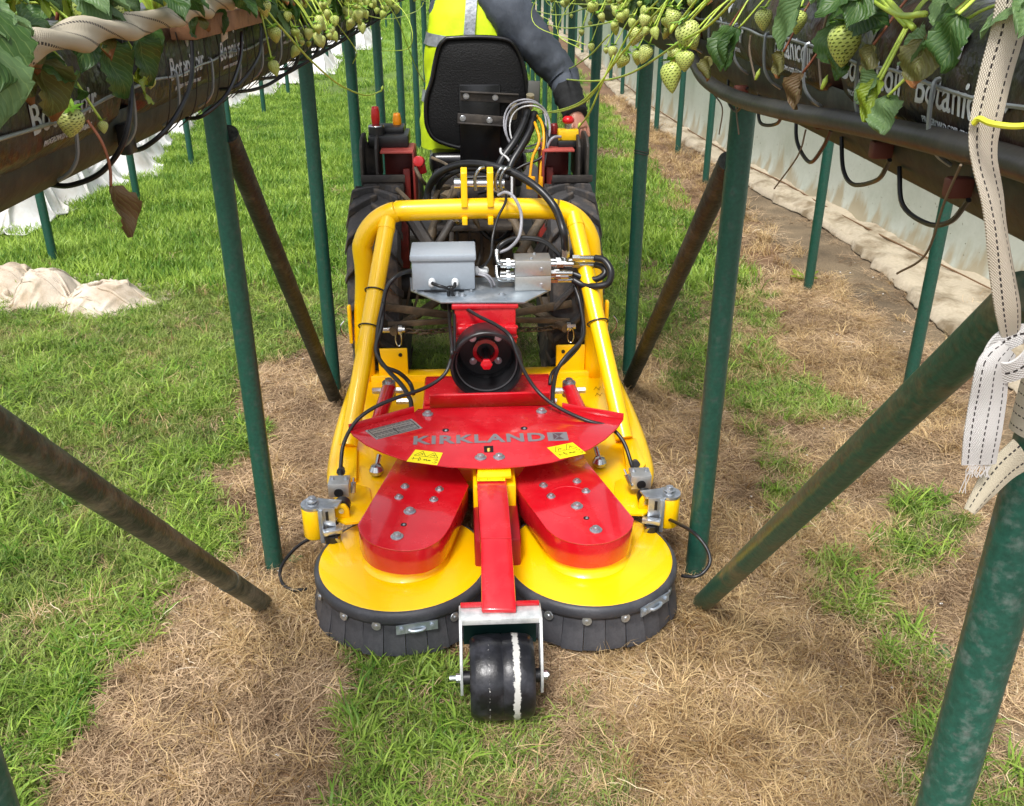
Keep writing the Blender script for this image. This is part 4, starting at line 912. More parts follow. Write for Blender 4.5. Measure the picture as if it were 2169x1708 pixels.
warn([(1159, 949), (1213, 938), (1242, 961), (1186, 973)], SZ, shield)
fn = decal([(773, 913), (872, 888), (895, 907), (797, 932)], SZ, ALU, 'data_plate', shield)
SS = []
for r_ in range(5):
    v = .14+.17*r_; u = .08
    while u < .9:
        ln = random.uniform(.03, .10); SS.append([(u, v), (min(u+ln, .93), v)]); u += ln+.03
SS += [[(.05, .05), (.95, .05), (.95, .93), (.05, .93), (.05, .05)], [(.05, .55), (.95, .55)], [(.5, .40), (.5, .93)]]
strokes(fn, SS, SZ+.0012, .0030, 'plate_print', shield, mat('plate ink', rgb(56, 56, 60), .5))
for u, v in ((.03, .06), (.97, .06), (.97, .94), (.03, .94)):
    q = fn(u, v); m_ = MB(); m_.lathe([(.0001, .003), (.003, .002), (.0035, .0)], 8, c=(q.x, q.y, SZ+.0009)); part('rivet', m_, ZINC, shield)

# ---- discs, rubber rings, flaps, gearcase covers
DR, DZ = .236, .160
for s in (-1, 1):
    cx, cyy = (-.268, .432) if s < 0 else (.262, .425)
    disc = MB(); disc.lathe([(.0001, DZ), (DR-.004, DZ), (DR, DZ-.003), (DR, DZ-.02), (DR-.03, DZ-.03), (.0001, DZ-.03)], 72, c=(cx, cyy, 0))
    dpart = part('rotor_disc', disc, YEL, IMP, smooth=40)
    hub = MB(); hub.lathe([(.0001, .20), (.112, .20), (.114, .172), (.118, .166), (.124, .1606)], 48, c=(cx-s*.008, cyy+.006, 0)); part('disc_collar', hub, YEL, dpart, smooth=50)
    ring = MB(); ring.lathe([(DR+.0, DZ-.002), (DR+.008, DZ-.004), (DR+.014, DZ-.014), (DR+.014, DZ-.030), (DR+.008, DZ-.042), (DR-.01, DZ-.044)], 72, c=(cx, cyy, 0)); part('rubber_ring', ring, RUBBER, IMP, smooth=60)
    NF = 27; fb = MB(); fm = []
    for k in range(3):   # three slightly different flaps, shared round both discs
        da = 2*math.pi/NF*.5*.972; mb = MB(); V = []; fl_ = [.004, .011, .007][k]; rows = [(DR+.006, DZ-.038), (DR+.008, DZ-.06), (DR+.012+fl_*.4, DZ-.095), (DR+.016+fl_*.9, DZ-.132)]
        for th in (0, .0055):
            for r_, h_ in rows:
                for q_ in np.linspace(-da, da, 5): V.append(((r_-th)*math.cos(q_), (r_-th)*math.sin(q_), h_))
        F = []
        for t in (0, 1):
            for i in range(3):
                for j in range(4): F.append((t*20+i*5+j, t*20+i*5+j+1, t*20+(i+1)*5+j+1, t*20+(i+1)*5+j))
        for i in range(3): F += [(i*5, (i+1)*5, 20+(i+1)*5, 20+i*5), (i*5+4, 20+i*5+4, 20+(i+1)*5+4, (i+1)*5+4)]
        F += [(15+j, 16+j, 36+j, 35+j) for j in range(4)]
        mb.add(V, F); fm.append(mb.mesh('flap', smooth=40))
    for k in range(NF):
        link('rubber_flap', fm[(k*7) % 3], RUBBER, IMP, (cx, cyy, 0), (0, 0, 2*math.pi*k/NF))
    for px, py in ([(728, 1305), (797, 1326), (963, 1307), (677, 1262)] if s < 0 else [(1162, 1304), (1243, 1316), (1325, 1309), (1417, 1252)]):
        rr_ = DR+.0125; o_ = _RM@(_C-MO); d_ = _RM@_ray(px, py); best = None   # where the sight line meets the ring cylinder
        A_ = d_[0]**2+d_[1]**2; ox, oy = o_[0]-cx, o_[1]-cyy; B_ = 2*(ox*d_[0]+oy*d_[1]); C_ = ox*ox+oy*oy-rr_**2
        t = (-B_-math.sqrt(max(B_*B_-4*A_*C_, 0)))/(2*A_); p = o_+d_*t; an = math.atan2(p[1]-cyy, p[0]-cx)
        mw = MB(); mw.lathe([(.0001, .0025), (.0125, .002), (.0135, 0)], 20); mw.lathe([(.0001, .0055), (.0042, .005), (.0045, .002)], 8)
        link('flap_washer', mw.mesh('washer', smooth=40), ZINC, IMP, (cx+rr_*math.cos(an), cyy+rr_*math.sin(an), max(p[2], .09)), Euler((0, R(82), 0)).to_matrix().to_4x4() and Euler((0, R(82), an), 'XYZ'))
    px, py = (883, 1328) if s < 0 else (1386, 1280)
    o_ = _RM@(_C-MO); d_ = _RM@_ray(px, py); rr_ = DR+.014; A_ = d_[0]**2+d_[1]**2; ox, oy = o_[0]-cx, o_[1]-cyy; B_ = 2*(ox*d_[0]+oy*d_[1]); C_ = ox*ox+oy*oy-rr_**2
    t = (-B_-math.sqrt(max(B_*B_-4*A_*C_, 0)))/(2*A_); p = o_+d_*t; an = math.atan2(p[1]-cyy, p[0]-cx)
    cl = MB(); cl.prism([(-.055, -.013), (.055, -.013), (.055, .013), (-.055, .013)], 0, .004)
    cl.tube(crom([(-.022, .004, .004), (-.012, .006, .010), (.012, .006, .010), (.022, .004, .004)], 4), .0045, 6)
    for q_ in (-.04, .04): cl.lathe([(.0001, .011), (.006, .010), (.0065, .003)], 8, c=(q_, -.002, 0))
    cl.v = [(v[1], v[0], v[2]) for v in cl.v]
    clo = link('clamp_plate', cl.mesh('clamp', smooth=35), GALV, IMP, (cx+rr_*math.cos(an), cyy+rr_*math.sin(an), p[2]), Euler((0, R(84), an), 'XYZ'))
    # cover
    ec = (cx-s*.010, cyy+.010); er = .128
    c0, c1 = ((846, 1095), (0, 0))
    arcp = [tuple(p)[:2] for p in crom([LZ(a, b, .272) for a, b in ([(757, 1112), (766, 1133), (787, 1151), (820, 1162), (860, 1166), (902, 1160), (934, 1142), (953, 1117)] if s < 0 else [(1157, 1120), (1180, 1138), (1212, 1149), (1250, 1153), (1290, 1148), (1320, 1135), (1338, 1118), (1343, 1099)])], 4)]
    HZ = .272
    if s < 0: tail = [LZ(993, 1028, HZ)[:2], LZ(966, 985, HZ)[:2], (-.10, .86), (-.29, .86), LZ(833, 985, HZ)[:2]]
    else: tail = [LZ(1245, 980, HZ)[:2], (.285, .86), (.10, .86), LZ(1112, 988, HZ)[:2], LZ(1087, 1024, HZ)[:2]]
    poly = [(p[0], p[1]) for p in arcp+list(tail)]
    m_ = MB(); m_.prism(poly, HZ-.004, HZ); m_.prism([( ec[0]+(x-ec[0])*.985, ec[1]+(y-ec[1])*.985) for x, y in poly], HZ-.082, HZ-.003)
    cover = part('belt_cover', m_, RED, IMP, bevel=.0022, smooth=28)
    small = [(858, 1031), (931, 1037), (845, 1054), (919, 1059)] if s < 0 else [(1151, 1029), (1222, 1020), (1167, 1052), (1241, 1041)]
    large = [(868, 1084), (841, 1137)] if s < 0 else [(1222, 1073), (1262, 1123)]
    hole = (855, 1112) if s < 0 else (1242, 1098)
    for q_ in small: bolt(B_S, LZ(*q_, HZ+.0003), cover)
    for q_ in large: bolt(B_L, LZ(*q_, HZ+.0003), cover)
    p = LZ(*hole, HZ); m_ = MB(); m_.lathe([(.0085, .0), (.0085, .001), (.006, .001), (.0001, .0006)], 16, c=(p[0], p[1], p[2]+.0002)); part('plug_hole', m_, mat('dark hole', rgb(20, 12, 12), .6), cover, fix=False)
    m_ = MB(); m_.lathe([(.0001, .001), (.0045, .001), (.0035, .003)], 8, c=(p[0]+.001, p[1]-.001, p[2]+.0005)); part('plug_stud', m_, ZINC, cover)
    # scuff ring on right cover
    if s > 0:
        c_ = Vector(LZ(1222, 1062, HZ)); m_ = MB(); m_.tube([(c_.x-.02+.072*math.cos(a), c_.y+.0+.085*math.sin(a), HZ+.0001) for a in np.linspace(R(40), R(320), 40)], .0012, 5); part('scuff_mark', m_, RED, cover)

# ---- central arm, socket, fork, wheel
m_ = MB(); m_.box((-.002, .62, .255), (.125, .14, .13)); part('arm_socket', m_, YEL, IMP, bevel=.006)
m_ = MB(); m_.box((-.002, .60, .3465), (.098, .10, .012)); part('socket_cap', m_, YEL, IMP, bevel=.003)
m_ = MB(); m_.box((0, .50, .195), (.13, .24, .11)); part('centre_gearcase', m_, mat('shade-darkened red', rgb(150, 14, 24), .4), IMP, bevel=.01)  # machine red, darkened in its colour for the shade between the covers
z_a, z_f, z_e = .342, .330, .258
pt = [(LZ(1008, 992, z_a), LZ(1071, 992, z_a)), (LZ(1018, 1139, z_f), LZ(1084, 1139, z_f)), (LZ(1020, 1292, z_e), LZ(1094, 1292, z_e))]
def armseg(a, b, th, nm, th2=None):
    mb = MB(); V = []
    for (l_, r_), th in ((a, th), (b, th2 or th)): V += [tuple(l_), tuple(r_), (r_[0], r_[1], r_[2]-th), (l_[0], l_[1], l_[2]-th)]
    mb.add(V, [(0,1,5,4), (1,2,6,5), (2,3,7,6), (3,0,4,7), (0,3,2,1), (4,5,6,7)]); return part(nm, mb, RED, IMP, bevel=.004)
seg1 = armseg(pt[0], pt[1], .06, 'arm_beam'); armseg((pt[1][0]+np.array([0, -.0005, -.0005]), pt[1][1]+np.array([0, -.0005, -.0005])), pt[2], .05, 'arm_beam', .012)
warn([(1010, 1004), (1068, 1004), (1070, 1019), (1011, 1020)], z_a+.0003, seg1, False)
fy0 = LZ(980, 1297, .252)[1]; fx0, fx1 = LZ(980, 1297, .252)[0], LZ(1140, 1297, .252)[0]
m_ = MB(); m_.box(((fx0+fx1)/2, .094, .2505), (.196, .012, .010)); part('red_cap_plate', m_, RED, IMP, bevel=.002)
FM = mat('fork steel', rgb(226, 228, 226), .42, .35, col2=rgb(186, 190, 190), ns=20, bump=.1)
TEAL = mat('fork inside', rgb(22, 52, 50), .4)
m_ = MB(); m_.box(((fx0+fx1)/2, .070, .239), (fx1-fx0+.012, .046, .012)); part('fork_crown', m_, FM, IMP, bevel=.002)
m_ = MB(); m_.box(((fx0+fx1)/2, .046, .236), (fx1-fx0+.012, .005, .016)); part('fork_lip', m_, FM, IMP, bevel=.0015)
m_ = MB(); m_.box(((fx0+fx1)/2, .106, .18), (fx1-fx0, .006, .12)); part('fork_back', m_, TEAL, IMP)
fc = (fx0+fx1)/2
for s in (-1, 1):
    m_ = MB(); xx = fc+s*.0985
    m_.prism([(.11, .238), (.044, .243), (-.002, .15), (-.022, .10), (-.018, .062), (.018, .062), (.035, .10)], -.0035, .0035); m_.v = [(xx+v[2]*(-1), v[0], v[1]) for v in m_.v]
    part('fork_cheek', m_, FM, IMP, bevel=.001)
    m_ = MB(); m_.tube([(xx+s*.002, 0, .103), (xx+s*.014, 0, .103)], .011, 6); m_.tube([(xx+s*.012, 0, .103), (xx+s*(.030 if s < 0 else .018), 0, .103)], .0065, 10); part('axle_bolt', m_, ZINC, IMP)
m_ = MB(); m_.tube([(fc-.10, 0, .103), (fc+.10, 0, .103)], .017, 14); part('axle', m_, BLACKP, IMP)
WH = .078; wr = .1035
prof = [(.05, -WH*.9), (.075, -WH*.98), (.088, -WH), (.096, -WH*.93), (.1005, -WH*.80), (.1025, -WH*.55), (wr, -WH*.30), (wr-.001, -WH*.04), (wr-.0025, 0), (wr-.001, WH*.04), (wr, WH*.30), (.1025, WH*.55), (.1005, WH*.80), (.096, WH*.93), (.088, WH), (.075, WH*.98), (.05, WH*.9)]
wmat = WTYRE.copy(); wmat.name = 'scuffed wheel rubber'; n = wmat.node_tree.nodes; l = wmat.node_tree.links; bs_ = n['Principled BSDF']
pv = bs_.inputs['Base Color'].links[0].from_socket
t_ = n.new('ShaderNodeTexCoord'); sx = n.new('ShaderNodeSeparateXYZ'); l.new(t_.outputs['Object'], sx.inputs[0])
nz = n.new('ShaderNodeTexNoise'); nz.inputs['Scale'].default_value = 60; nz.inputs['Detail'].default_value = 9; nz.inputs['Roughness'].default_value = .8; l.new(t_.outputs['Object'], nz.inputs['Vector'])
def band(x0, w, amt):
    a = n.new('ShaderNodeMath'); a.operation = 'SUBTRACT'; a.inputs[1].default_value = x0; l.new(sx.outputs['X'], a.inputs[0])
    b = n.new('ShaderNodeMath'); b.operation = 'ABSOLUTE'; l.new(a.outputs[0], b.inputs[0])
    c = n.new('ShaderNodeMath'); c.operation = 'MULTIPLY_ADD'; c.inputs[1].default_value = .030; l.new(nz.outputs['Fac'], c.inputs[0]); l.new(b.outputs[0], c.inputs[2])
    d = n.new('ShaderNodeMath'); d.operation = 'LESS_THAN'; d.inputs[1].default_value = .015+w; l.new(c.outputs[0], d.inputs[0]); return d
b1 = band(.033, .0072, 1); b2 = band(-.032, -.0015, 1)
mm_ = n.new('ShaderNodeMath'); mm_.operation = 'MAXIMUM'; l.new(b1.outputs[0], mm_.inputs[0]); l.new(b2.outputs[0], mm_.inputs[1])
mx = n.new('ShaderNodeMix'); mx.data_type = 'RGBA'; l.new(mm_.outputs[0], mx.inputs[0]); l.new(pv, mx.inputs[6]); mx.inputs[7].default_value = rgb(190, 188, 182); l.new(mx.outputs[2], bs_.inputs['Base Color'])
m_ = MB(); m_.lathe(prof, 64, axis='x'); wmesh = m_.mesh('tyre', smooth=40); wo2 = link('wheel_tyre', wmesh, wmat, IMP, (fc, 0, wr))
m_ = MB(); m_.lathe([(.02, -WH*.6), (.05, -WH*.85), (.052, WH*.85), (.02, WH*.6)], 24, axis='x'); link('wheel_hub', m_.mesh('hub', smooth=40), BLACKP, IMP, (fc, 0, wr))

# ---- side sensors with feeler rods
for s in (-1, 1):
    def S(x, y, z): return Vector((s*x, y, z))
    e = lambda px, py, z: Vector(LZ(px, py, z))
    if s < 0: bp, rp, cp_ = e(718, 1017, .28), e(661, 1063, .265), (0, 0)
    else: bp, rp = e(1356, 1000, .28), e(1418, 1040, .265)
    m_ = MB(); m_.box((bp.x, bp.y, .258), (.062, .055, .046)); sen = part('sensor_block', m_, ALU, IMP, bevel=.002)
    for dx in (-.02, .02): bolt(B_XS, (bp.x+dx, bp.y+.006, .2812), sen, m=ZINC)
    m_ = MB(); m_.tube([(bp.x, bp.y-.0272, .252), (bp.x, bp.y-.031, .252)], .014, 16); part('cable_port', m_, BLACKP, sen)
    # yellow bracket ledge to the deck
    m_ = MB(); m_.prism([(s*.36, .60), (s*.385, .75), (s*.47, .80), (s*.485, .73), (s*.455, .655), (s*.468, .575), (s*.44, .555), (s*.40, .56)][::(1 if s > 0 else -1)], .196, .206); part('sensor_bracket', m_, YEL, IMP, bevel=.002)
    ex = s*.452; m_ = MB(); m_.prism([(-.022, 0), (.022, 0), (.022, .028), (.012, .045), (-.012, .045), (-.022, .028)], -.005, .005); m_.v = [(ex+v[0], .585+v[2], .206+v[1]) for v in m_.v]; part('bracket_ear', m_, YEL, IMP, bevel=.003)
    m_ = MB(); m_.tube([(ex, .575, .232), (ex, .60, .232)], .008, 10); part('ear_pin', m_, CHROME, IMP)
    m_ = MB(); m_.tube([(ex, .592, .234), (ex, .618, .234)], .024, 16); part('rubber_bush', m_, BLACKP, IMP)
    # steel bracket between roller and block
    m_ = MB(); m_.prism([(0, -.028), (.075, -.020), (.085, .016), (0, .032)], .252, .259); m_.v = [(rp.x-s*(v[0]), rp.y+v[1], v[2]) for v in m_.v]; part('swing_bracket', m_, ZINC, IMP, bevel=.001)
    m_ = MB(); m_.box((rp.x-s*.045, rp.y-.028, .222), (.045, .006, .075)); part('bracket_plate', m_, ZINC, IMP, bevel=.001)
    m_ = MB(); m_.box((rp.x-s*.045, rp.y-.0325, .235), (.008, .004, .03)); part('bracket_slot', m_, BLACKP, IMP)
    m_ = MB(); m_.box((rp.x-s*.058, rp.y-.045, .19), (.055, .022, .014), rot=(0, 0, -s*.3)); part('clamp_foot', m_, ZINC, IMP, bevel=.002)
    m_ = MB(); m_.box((rp.x-s*.026, rp.y-.022, .20), (.012, .034, .11)); part('bracket_web', m_, GALV, IMP, bevel=.001)
    m_ = MB(); m_.tube([(rp.x-s*.068, rp.y-.04, .17), (rp.x-s*.068, rp.y-.062, .165)], .013, 12); m_.tube([(rp.x-s*.09, rp.y-.03, .14), (rp.x-s*.105, rp.y-.05, .13)], .009, 6); part('pivot_bolt', m_, CHROME, IMP)
    m_ = MB(); m_.tube([(rp.x-s*.058, rp.y-.045, .18), (rp.x-s*.058, rp.y-.045, .11)], .022, 12); part('lower_sleeve', m_, BLACKP, IMP)
    m_ = MB(); m_.lathe([(.0001, .25), (.030, .25), (.033, .246), (.033, .155), (.030, .150), (.0001, .150)], 28, c=(rp.x, rp.y, 0)); part('bumper_roller', m_, YEL, IMP, smooth=40)
    m_ = MB(); m_.lathe([(.0001, .2595), (.034, .2595), (.034, .2522), (.0001, .2522)], 28, c=(rp.x, rp.y, 0)); part('roller_washer', m_, ZINC, IMP, smooth=40)
    bolt(B_L, (rp.x, rp.y, .2597))
    bolt(B_L, (rp.x, rp.y, .2697))
    # tension spring
    p0 = e(749 if s < 0 else 1322, 1012 if s < 0 else 994, .29); p1 = e(747 if s < 0 else 1340, 1048 if s < 0 else 1035, .24)
    m_ = MB(); m_.tube([p0, p0.lerp(p1, .3)], .003, 6); part('spring_eye', m_, CHROME, IMP)
    m_ = MB(); N_ = 130; d = (p1-p0); u_ = d.orthogonal().normalized(); w_ = d.normalized().cross(u_)
    m_.tube([p0+d*(.28+.62*i/N_)+(u_*math.cos(i*.9)+w_*math.sin(i*.9))*.0072 for i in range(N_)], .0014, 5); part('tension_spring', m_, CHROME, IMP)
    # yellow ball joint on deck
    j = e(797 if s < 0 else 1270, 992 if s < 0 else 975, .225); m_ = MB(); m_.lathe([(.0001, .018), (.016, .013), (.024, -.002), (.022, -.014), (.014, -.022)], 16, c=(j.x, j.y, .222)); m_.tube([(j.x, j.y, .222), (j.x+s*-.008, j.y+.04, .25)], .008, 10); part('ball_joint', m_, CHROME, IMP)
    # feeler rod
    if s < 0: pts = [(716, 1105, .55, .12), (690, 1128, 0, .11), (668, 1133, 0, .105), (680, 1118, 0, .115), (702, 1118, 0, .115), (698, 1132, 0, .10), (668, 1136, 0, .09), (630, 1158, 0, .075), (602, 1190, 0, .06), (593, 1215, 0, .05), (600, 1238, 0, .04), (622, 1250, 0, .035), (652, 1248, 0, .03)]
    else: pts = [(1365, 1075, .55, .13), (1385, 1100, 0, .13), (1402, 1108, 0, .13), (1392, 1092, 0, .135), (1376, 1090, 0, .135), (1390, 1094, 0, .15), (1425, 1104, 0, .19), (1468, 1128, 0, .222), (1496, 1160, 0, .20), (1504, 1190, 0, .175), (1490, 1213, 0, .15), (1470, 1222, 0, .14), (1444, 1220, 0, .13)]
    m_ = MB(); m_.tube(crom([LZ(a, b, z) for a, b, _, z in pts], 6), .0052, 8); part('feeler_rod', m_, HOSE, IMP, smooth=180)
    m_ = MB(); c_ = e(722 if s < 0 else 1347, 1000 if s < 0 else 985, .265); m_.tube([c_+Vector((0, .02, .0)), c_], [.010, .014], 10); part('cable_boot', m_, mat('grey rubber boot', rgb(60, 62, 66), .5), IMP)
# ============================================================ TRACTOR
TB = np.array([-.03, 2.07, 0.])
TW = MO+_RM.T@TB
TR = thing('compact_tractor', 'old narrow red and black tractor pulling the yellow weeder', 'tractor', tuple(TW), MA, off=tuple(TB))
yR = 2.07
# rear tyres with lugs
TRr, TWd = .42, .105
tp = [(.24, -TWd*.85), (.30, -TWd*.98), (.36, -TWd), (.388, -TWd*.9), (.398, -TWd*.5), (.400, 0), (.398, TWd*.5), (.388, TWd*.9), (.36, TWd), (.30, TWd*.98), (.24, TWd*.85)]
mt_ = MB(); mt_.lathe(tp, 60, axis='x'); tyme = mt_.mesh('rear_tyre', smooth=50)
def lugmesh(sg):
    mb = MB(); n = 7; V = []
    for i in range(n):
        t = i/(n-1); x = sg*(-.01+t*.125); a = t*.30
        w = .011+.004*t
        if t < .85: ro, ri = .424, .396
        else: ro, ri = .424-(t-.85)*.45, .33
        if i == n-1: x = sg*.113; ro, ri = .35, .33
        for dw, r_ in ((-w*1.3, ri), (-w, ro), (w, ro), (w*1.3, ri)):
            an = a+dw/.41; V.append((x, r_*math.cos(an), r_*math.sin(an)))
    F = [(i*4+k, i*4+k+1, (i+1)*4+k+1, (i+1)*4+k) for i in range(n-1) for k in range(3)]+[(0, 1, 2, 3), tuple((n-1)*4+k for k in range(4))]
    return mb.add(V, F).mesh('tread_lug', smooth=30, bevel=.003, bseg=1)
LG = {s: lugmesh(s) for s in (-1, 1)}
RIM = mat('dusty wheel rim', rgb(120, 112, 98), .6, col2=rgb(88, 66, 54), ns=9)
for s in (-1, 1):
    cx = -.03+s*.398
    ty = link('rear_tyre', tyme, TYRE, TR, (cx, yR, TRr))
    for k in range(18):
        for g_ in (-1, 1): link('tread_lug', LG[g_], TYRE, ty, (0, 0, 0), (-(2*math.pi*(k+(.5 if g_ > 0 else 0))/18), 0, 0))
    m_ = MB(); m_.lathe([(.02, .05), (.10, .05), (.14, .02), (.21, .03), (.235, .08), (.245, .09)], 32, axis='x'); m_.lathe([(.02, -.02), (.10, -.02), (.14, -.01), (.21, .0), (.235, -.08), (.245, -.09)], 32, axis='x'); link('wheel_rim', m_.mesh('rim', smooth=40), RIM, TR, (cx, yR, TRr))
    # final drive, fender box, dark guard plates, bracket
    m_ = MB(); m_.tube([(-.03+s*.08, yR, TRr), (cx-s*.06, yR, TRr)], .055, 16); part('axle_tube', m_, OLDBLK, TR)
    xi = LY(876 if s < 0 else 1150, 330, 2.2)[0]; xo = LY(806 if s < 0 else 1216, 330, 2.2)[0]; w_ = abs(xo-xi); xc = (xi+xo)/2
    zt = LY(840, 322, 2.2)[2]; zb = .66
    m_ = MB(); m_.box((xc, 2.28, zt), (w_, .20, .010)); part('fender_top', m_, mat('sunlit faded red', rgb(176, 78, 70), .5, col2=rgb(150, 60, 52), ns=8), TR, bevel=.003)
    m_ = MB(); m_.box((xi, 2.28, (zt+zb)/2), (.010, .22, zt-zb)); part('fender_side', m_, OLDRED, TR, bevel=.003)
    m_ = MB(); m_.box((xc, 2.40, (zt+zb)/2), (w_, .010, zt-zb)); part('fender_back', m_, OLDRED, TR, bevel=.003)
    m_ = MB(); m_.box((xi+s*.035, 2.26, (zt+zb)/2-.03), (.03, .03, zt-zb-.1)); part('fender_rib', m_, OLDRED, TR, bevel=.003)
    # arched red mudguard over the tyre front
    wa = LY(768 if s < 0 else 1229, 340, 2.18)[0]; wb = LY(799 if s < 0 else 1246, 340, 2.18)[0]; wz0 = LY(800, 296, 2.18)[2]; wz1 = LY(800, 392, 2.18)[2]
    m_ = MB(); m_.box(((wa+wb)/2, 2.30, (wz0+wz1)/2-.02), (abs(wb-wa), .012, wz0-wz1-.02)); part('guard_web', m_, OLDBLK, TR)
    for q_, (pa, pb) in enumerate([((766, 800), None), ((798, 826), None)] if s < 0 else [((1226, 1234), None), ((1244, 1260), None)]):
        x0 = LY(pa[0], 340, 2.18)[0]; zt2 = LY(800, 292, 2.18)[2]; zb2 = LY(800, 392, 2.18)[2]
        m_ = MB(); m_.prism([(2.16, zb2), (2.42, zb2), (2.42, zt2-.06), (2.37, zt2-.01), (2.30, zt2), (2.21, zt2-.01), (2.165, zt2-.04)], -.006, .006); m_.v = [(x0+v[2], v[0], v[1]) for v in m_.v]
        part('guard_plate', m_, OLDBLK, TR, bevel=.004)
    a = LY(768 if s < 0 else 1172, 395, 2.15); b = LY(856 if s < 0 else 1252, 395, 2.15)
    m_ = MB(); m_.box(((a[0]+b[0])/2, 2.25, a[2]-.02), (b[0]-a[0], .18, .06)); part('guard_foot', m_, OLDBLK, TR, bevel=.008)
    m_ = MB(); m_.box(((a[0]+b[0])/2, 2.155, a[2]+.03), (b[0]-a[0]+.01, .008, .03)); part('guard_lip', m_, OLDBLK, TR, bevel=.002)
    # lift rods, lower links, stays
    m_ = MB(); m_.tube([(-.03+s*.10, 2.0, .42), (-.02+s*.335, 1.60, .395)], .018, 10); part('lower_link', m_, RUSTY, TR)
    m_ = MB(); m_.box((-.02+s*.235, 1.66, .455), (.26, .010, .030), rot=(0, -s*.16, 0)); m_.box((-.02+s*.235, 1.64, .415), (.24, .012, .022), rot=(0, s*.04, 0)); part('check_bar', m_, RUSTY, TR, bevel=.002)
    m_ = MB(); m_.box((-.02+s*.225, 1.74, .54), (.010, .012, .26), rot=(0, -s*.30, 0)); m_.box((-.02+s*.265, 1.75, .53), (.010, .012, .24), rot=(0, -s*.26, 0)); part('link_bracket', m_, RUSTY, TR, bevel=.002)
    m_ = MB(); m_.tube([(-.03+s*.12, 2.02, .80), (-.02+s*.25, 1.80, .55)], .020, 12); m_.tube([(-.03+s*.12, 2.02, .80), (-.03+s*.07, 2.1, .82)], .03, 12); part('lift_arm', m_, RUSTY, TR)
    # chains
    for k in range(9):
        c_ = (-.02+s*(.11+.024*k), 1.63+.003*_wob(), .392-.012*math.sin(k/8*math.pi)); m2 = MB()
        m2.tube([(.019*math.cos(a), .010*math.sin(a), 0) for a in np.linspace(0, 2*math.pi, 13)[:-1]], .0038, 6, closed=True)
        if k == 0: CHN = m2.mesh('chain_link', smooth=60)
        link('chain_link', CHN, RUSTY, TR, c_, (R(90)*(k % 2)+.3, _wob()*.15, 0))
    m_ = MB(); m_.box((-.03+s*.30, 2.05, .63), (.06, .10, .22)); part('red_stay', m_, OLDRED, TR, bevel=.006)
# transmission body
m_ = MB(); m_.box((-.03, 2.20, .50), (.30, .42, .34)); part('transmission', m_, OLDBLK, TR, bevel=.02)
m_ = MB(); m_.box((-.03, 1.985, .58), (.20, .04, .20)); part('rear_cover', m_, RUSTY, TR, bevel=.008)
for dx in (-.07, -.02, .03, .08):
    m_ = MB(); m_.box((-.03+dx, 1.955, .63), (.012, .02, .17)); part('cover_rib', m_, OLDBLK, TR, bevel=.002)
m_ = MB(); m_.box((-.03, 1.93, .72), (.30, .10, .02)); part('hitch_plate', m_, OLDBLK, TR, bevel=.003)
for k in range(14):
    a = Vector((-.03+_wob()*.09, 1.80+_wob()*.03, .79+_wob()*.03)); m_ = MB(); d = Vector((_wob(), _wob()*.4, _wob())).normalized()*.028
    m_.tube([a-d, a, a+d], [.006, .011, .007], 8); part('hydraulic_coupling', m_, CHROME if k % 3 else RUSTY, TR)
for k in range(22):
    a = Vector((-.03+_wob()*.22, 1.98+_wob()*.06, random.uniform(.60, .90))); m_ = MB(); b = a+Vector((_wob()*.16, _wob()*.06, _wob()*.12)); c = a.lerp(b, .5)+Vector((0, -.04, _wob()*.05))
    m_.tube(crom([a, c, b], 5), random.uniform(.006, .013), 7); part('machine_pipe', m_, random.choice([OLDBLK, RUSTY, HOSE, OLDBLK]), TR)
for k in range(16):
    a = (-.03+_wob()*.2, 2.0+_wob()*.03, random.uniform(.45, .88)); m_ = MB(); m_.box(a, (random.uniform(.03, .09), .05, random.uniform(.02, .07)), rot=(0, _wob()*.5, 0)); part('machine_bracket', m_, random.choice([OLDBLK, RUSTY]), TR, bevel=.003)
a = LY(957, 470, 1.8); b = LY(903, 560, 1.7); m_ = MB(); m_.tube([a, b], .016, 12); part('top_link', m_, OLDBLK, TR)
a = LY(1150, 460, 1.85); b = LY(1100, 540, 1.7); m_ = MB(); m_.tube([a, b], .018, 12); part('top_link', m_, RUSTY, TR)
for pts in ([(870, 460), (920, 540)], [(1190, 460), (1130, 560)]):
    a = LY(*pts[0], 1.95); b = LY(*pts[1], 1.85); m_ = MB(); m_.tube([a, b], .028, 8); part('stay_bar', m_, OLDBLK, TR)
m_ = MB(); m_.tube([LY(890, 342, 2.18), LY(886, 342, 2.12)], .022, 20); m_.tube([LY(890, 342, 2.19), LY(896, 366, 2.2)], .018, 12); part('red_cap', m_, mat('red lamp plastic', rgb(190, 40, 44), .25), TR, bevel=.003)
# consoles and levers
def lev(px, y0, y1, yl, m, r, nm, sh=None):
    a = LY(px, y0, yl); b = LY(px+2, y1, yl); mb = MB(); a = Vector(a); b = Vector(b); n_ = 9
    mb.tube([b.lerp(a, t) for t in np.linspace(0, 1, n_)], [r*(.62+.5*math.sin(math.pi*min(1, t*.75+.12))) for t in np.linspace(0, 1, n_)], 14); part(nm, mb, m, TR, smooth=180)
    m2 = MB(); m2.tube([b-Vector((0, 0, .05)), b], r*.35, 8); part('lever_stem', m2, OLDBLK, TR)
lev(794, 226, 268, 2.35, mat('red handle plastic', rgb(190, 30, 28), .3), .017, 'red_lever')
lev(840, 240, 278, 2.40, mat('orange handle plastic', rgb(232, 140, 8), .3), .017, 'orange_lever')
lev(1173, 262, 300, 2.36, mat('dark red handle plastic', rgb(120, 24, 22), .35), .018, 'dark_red_lever')
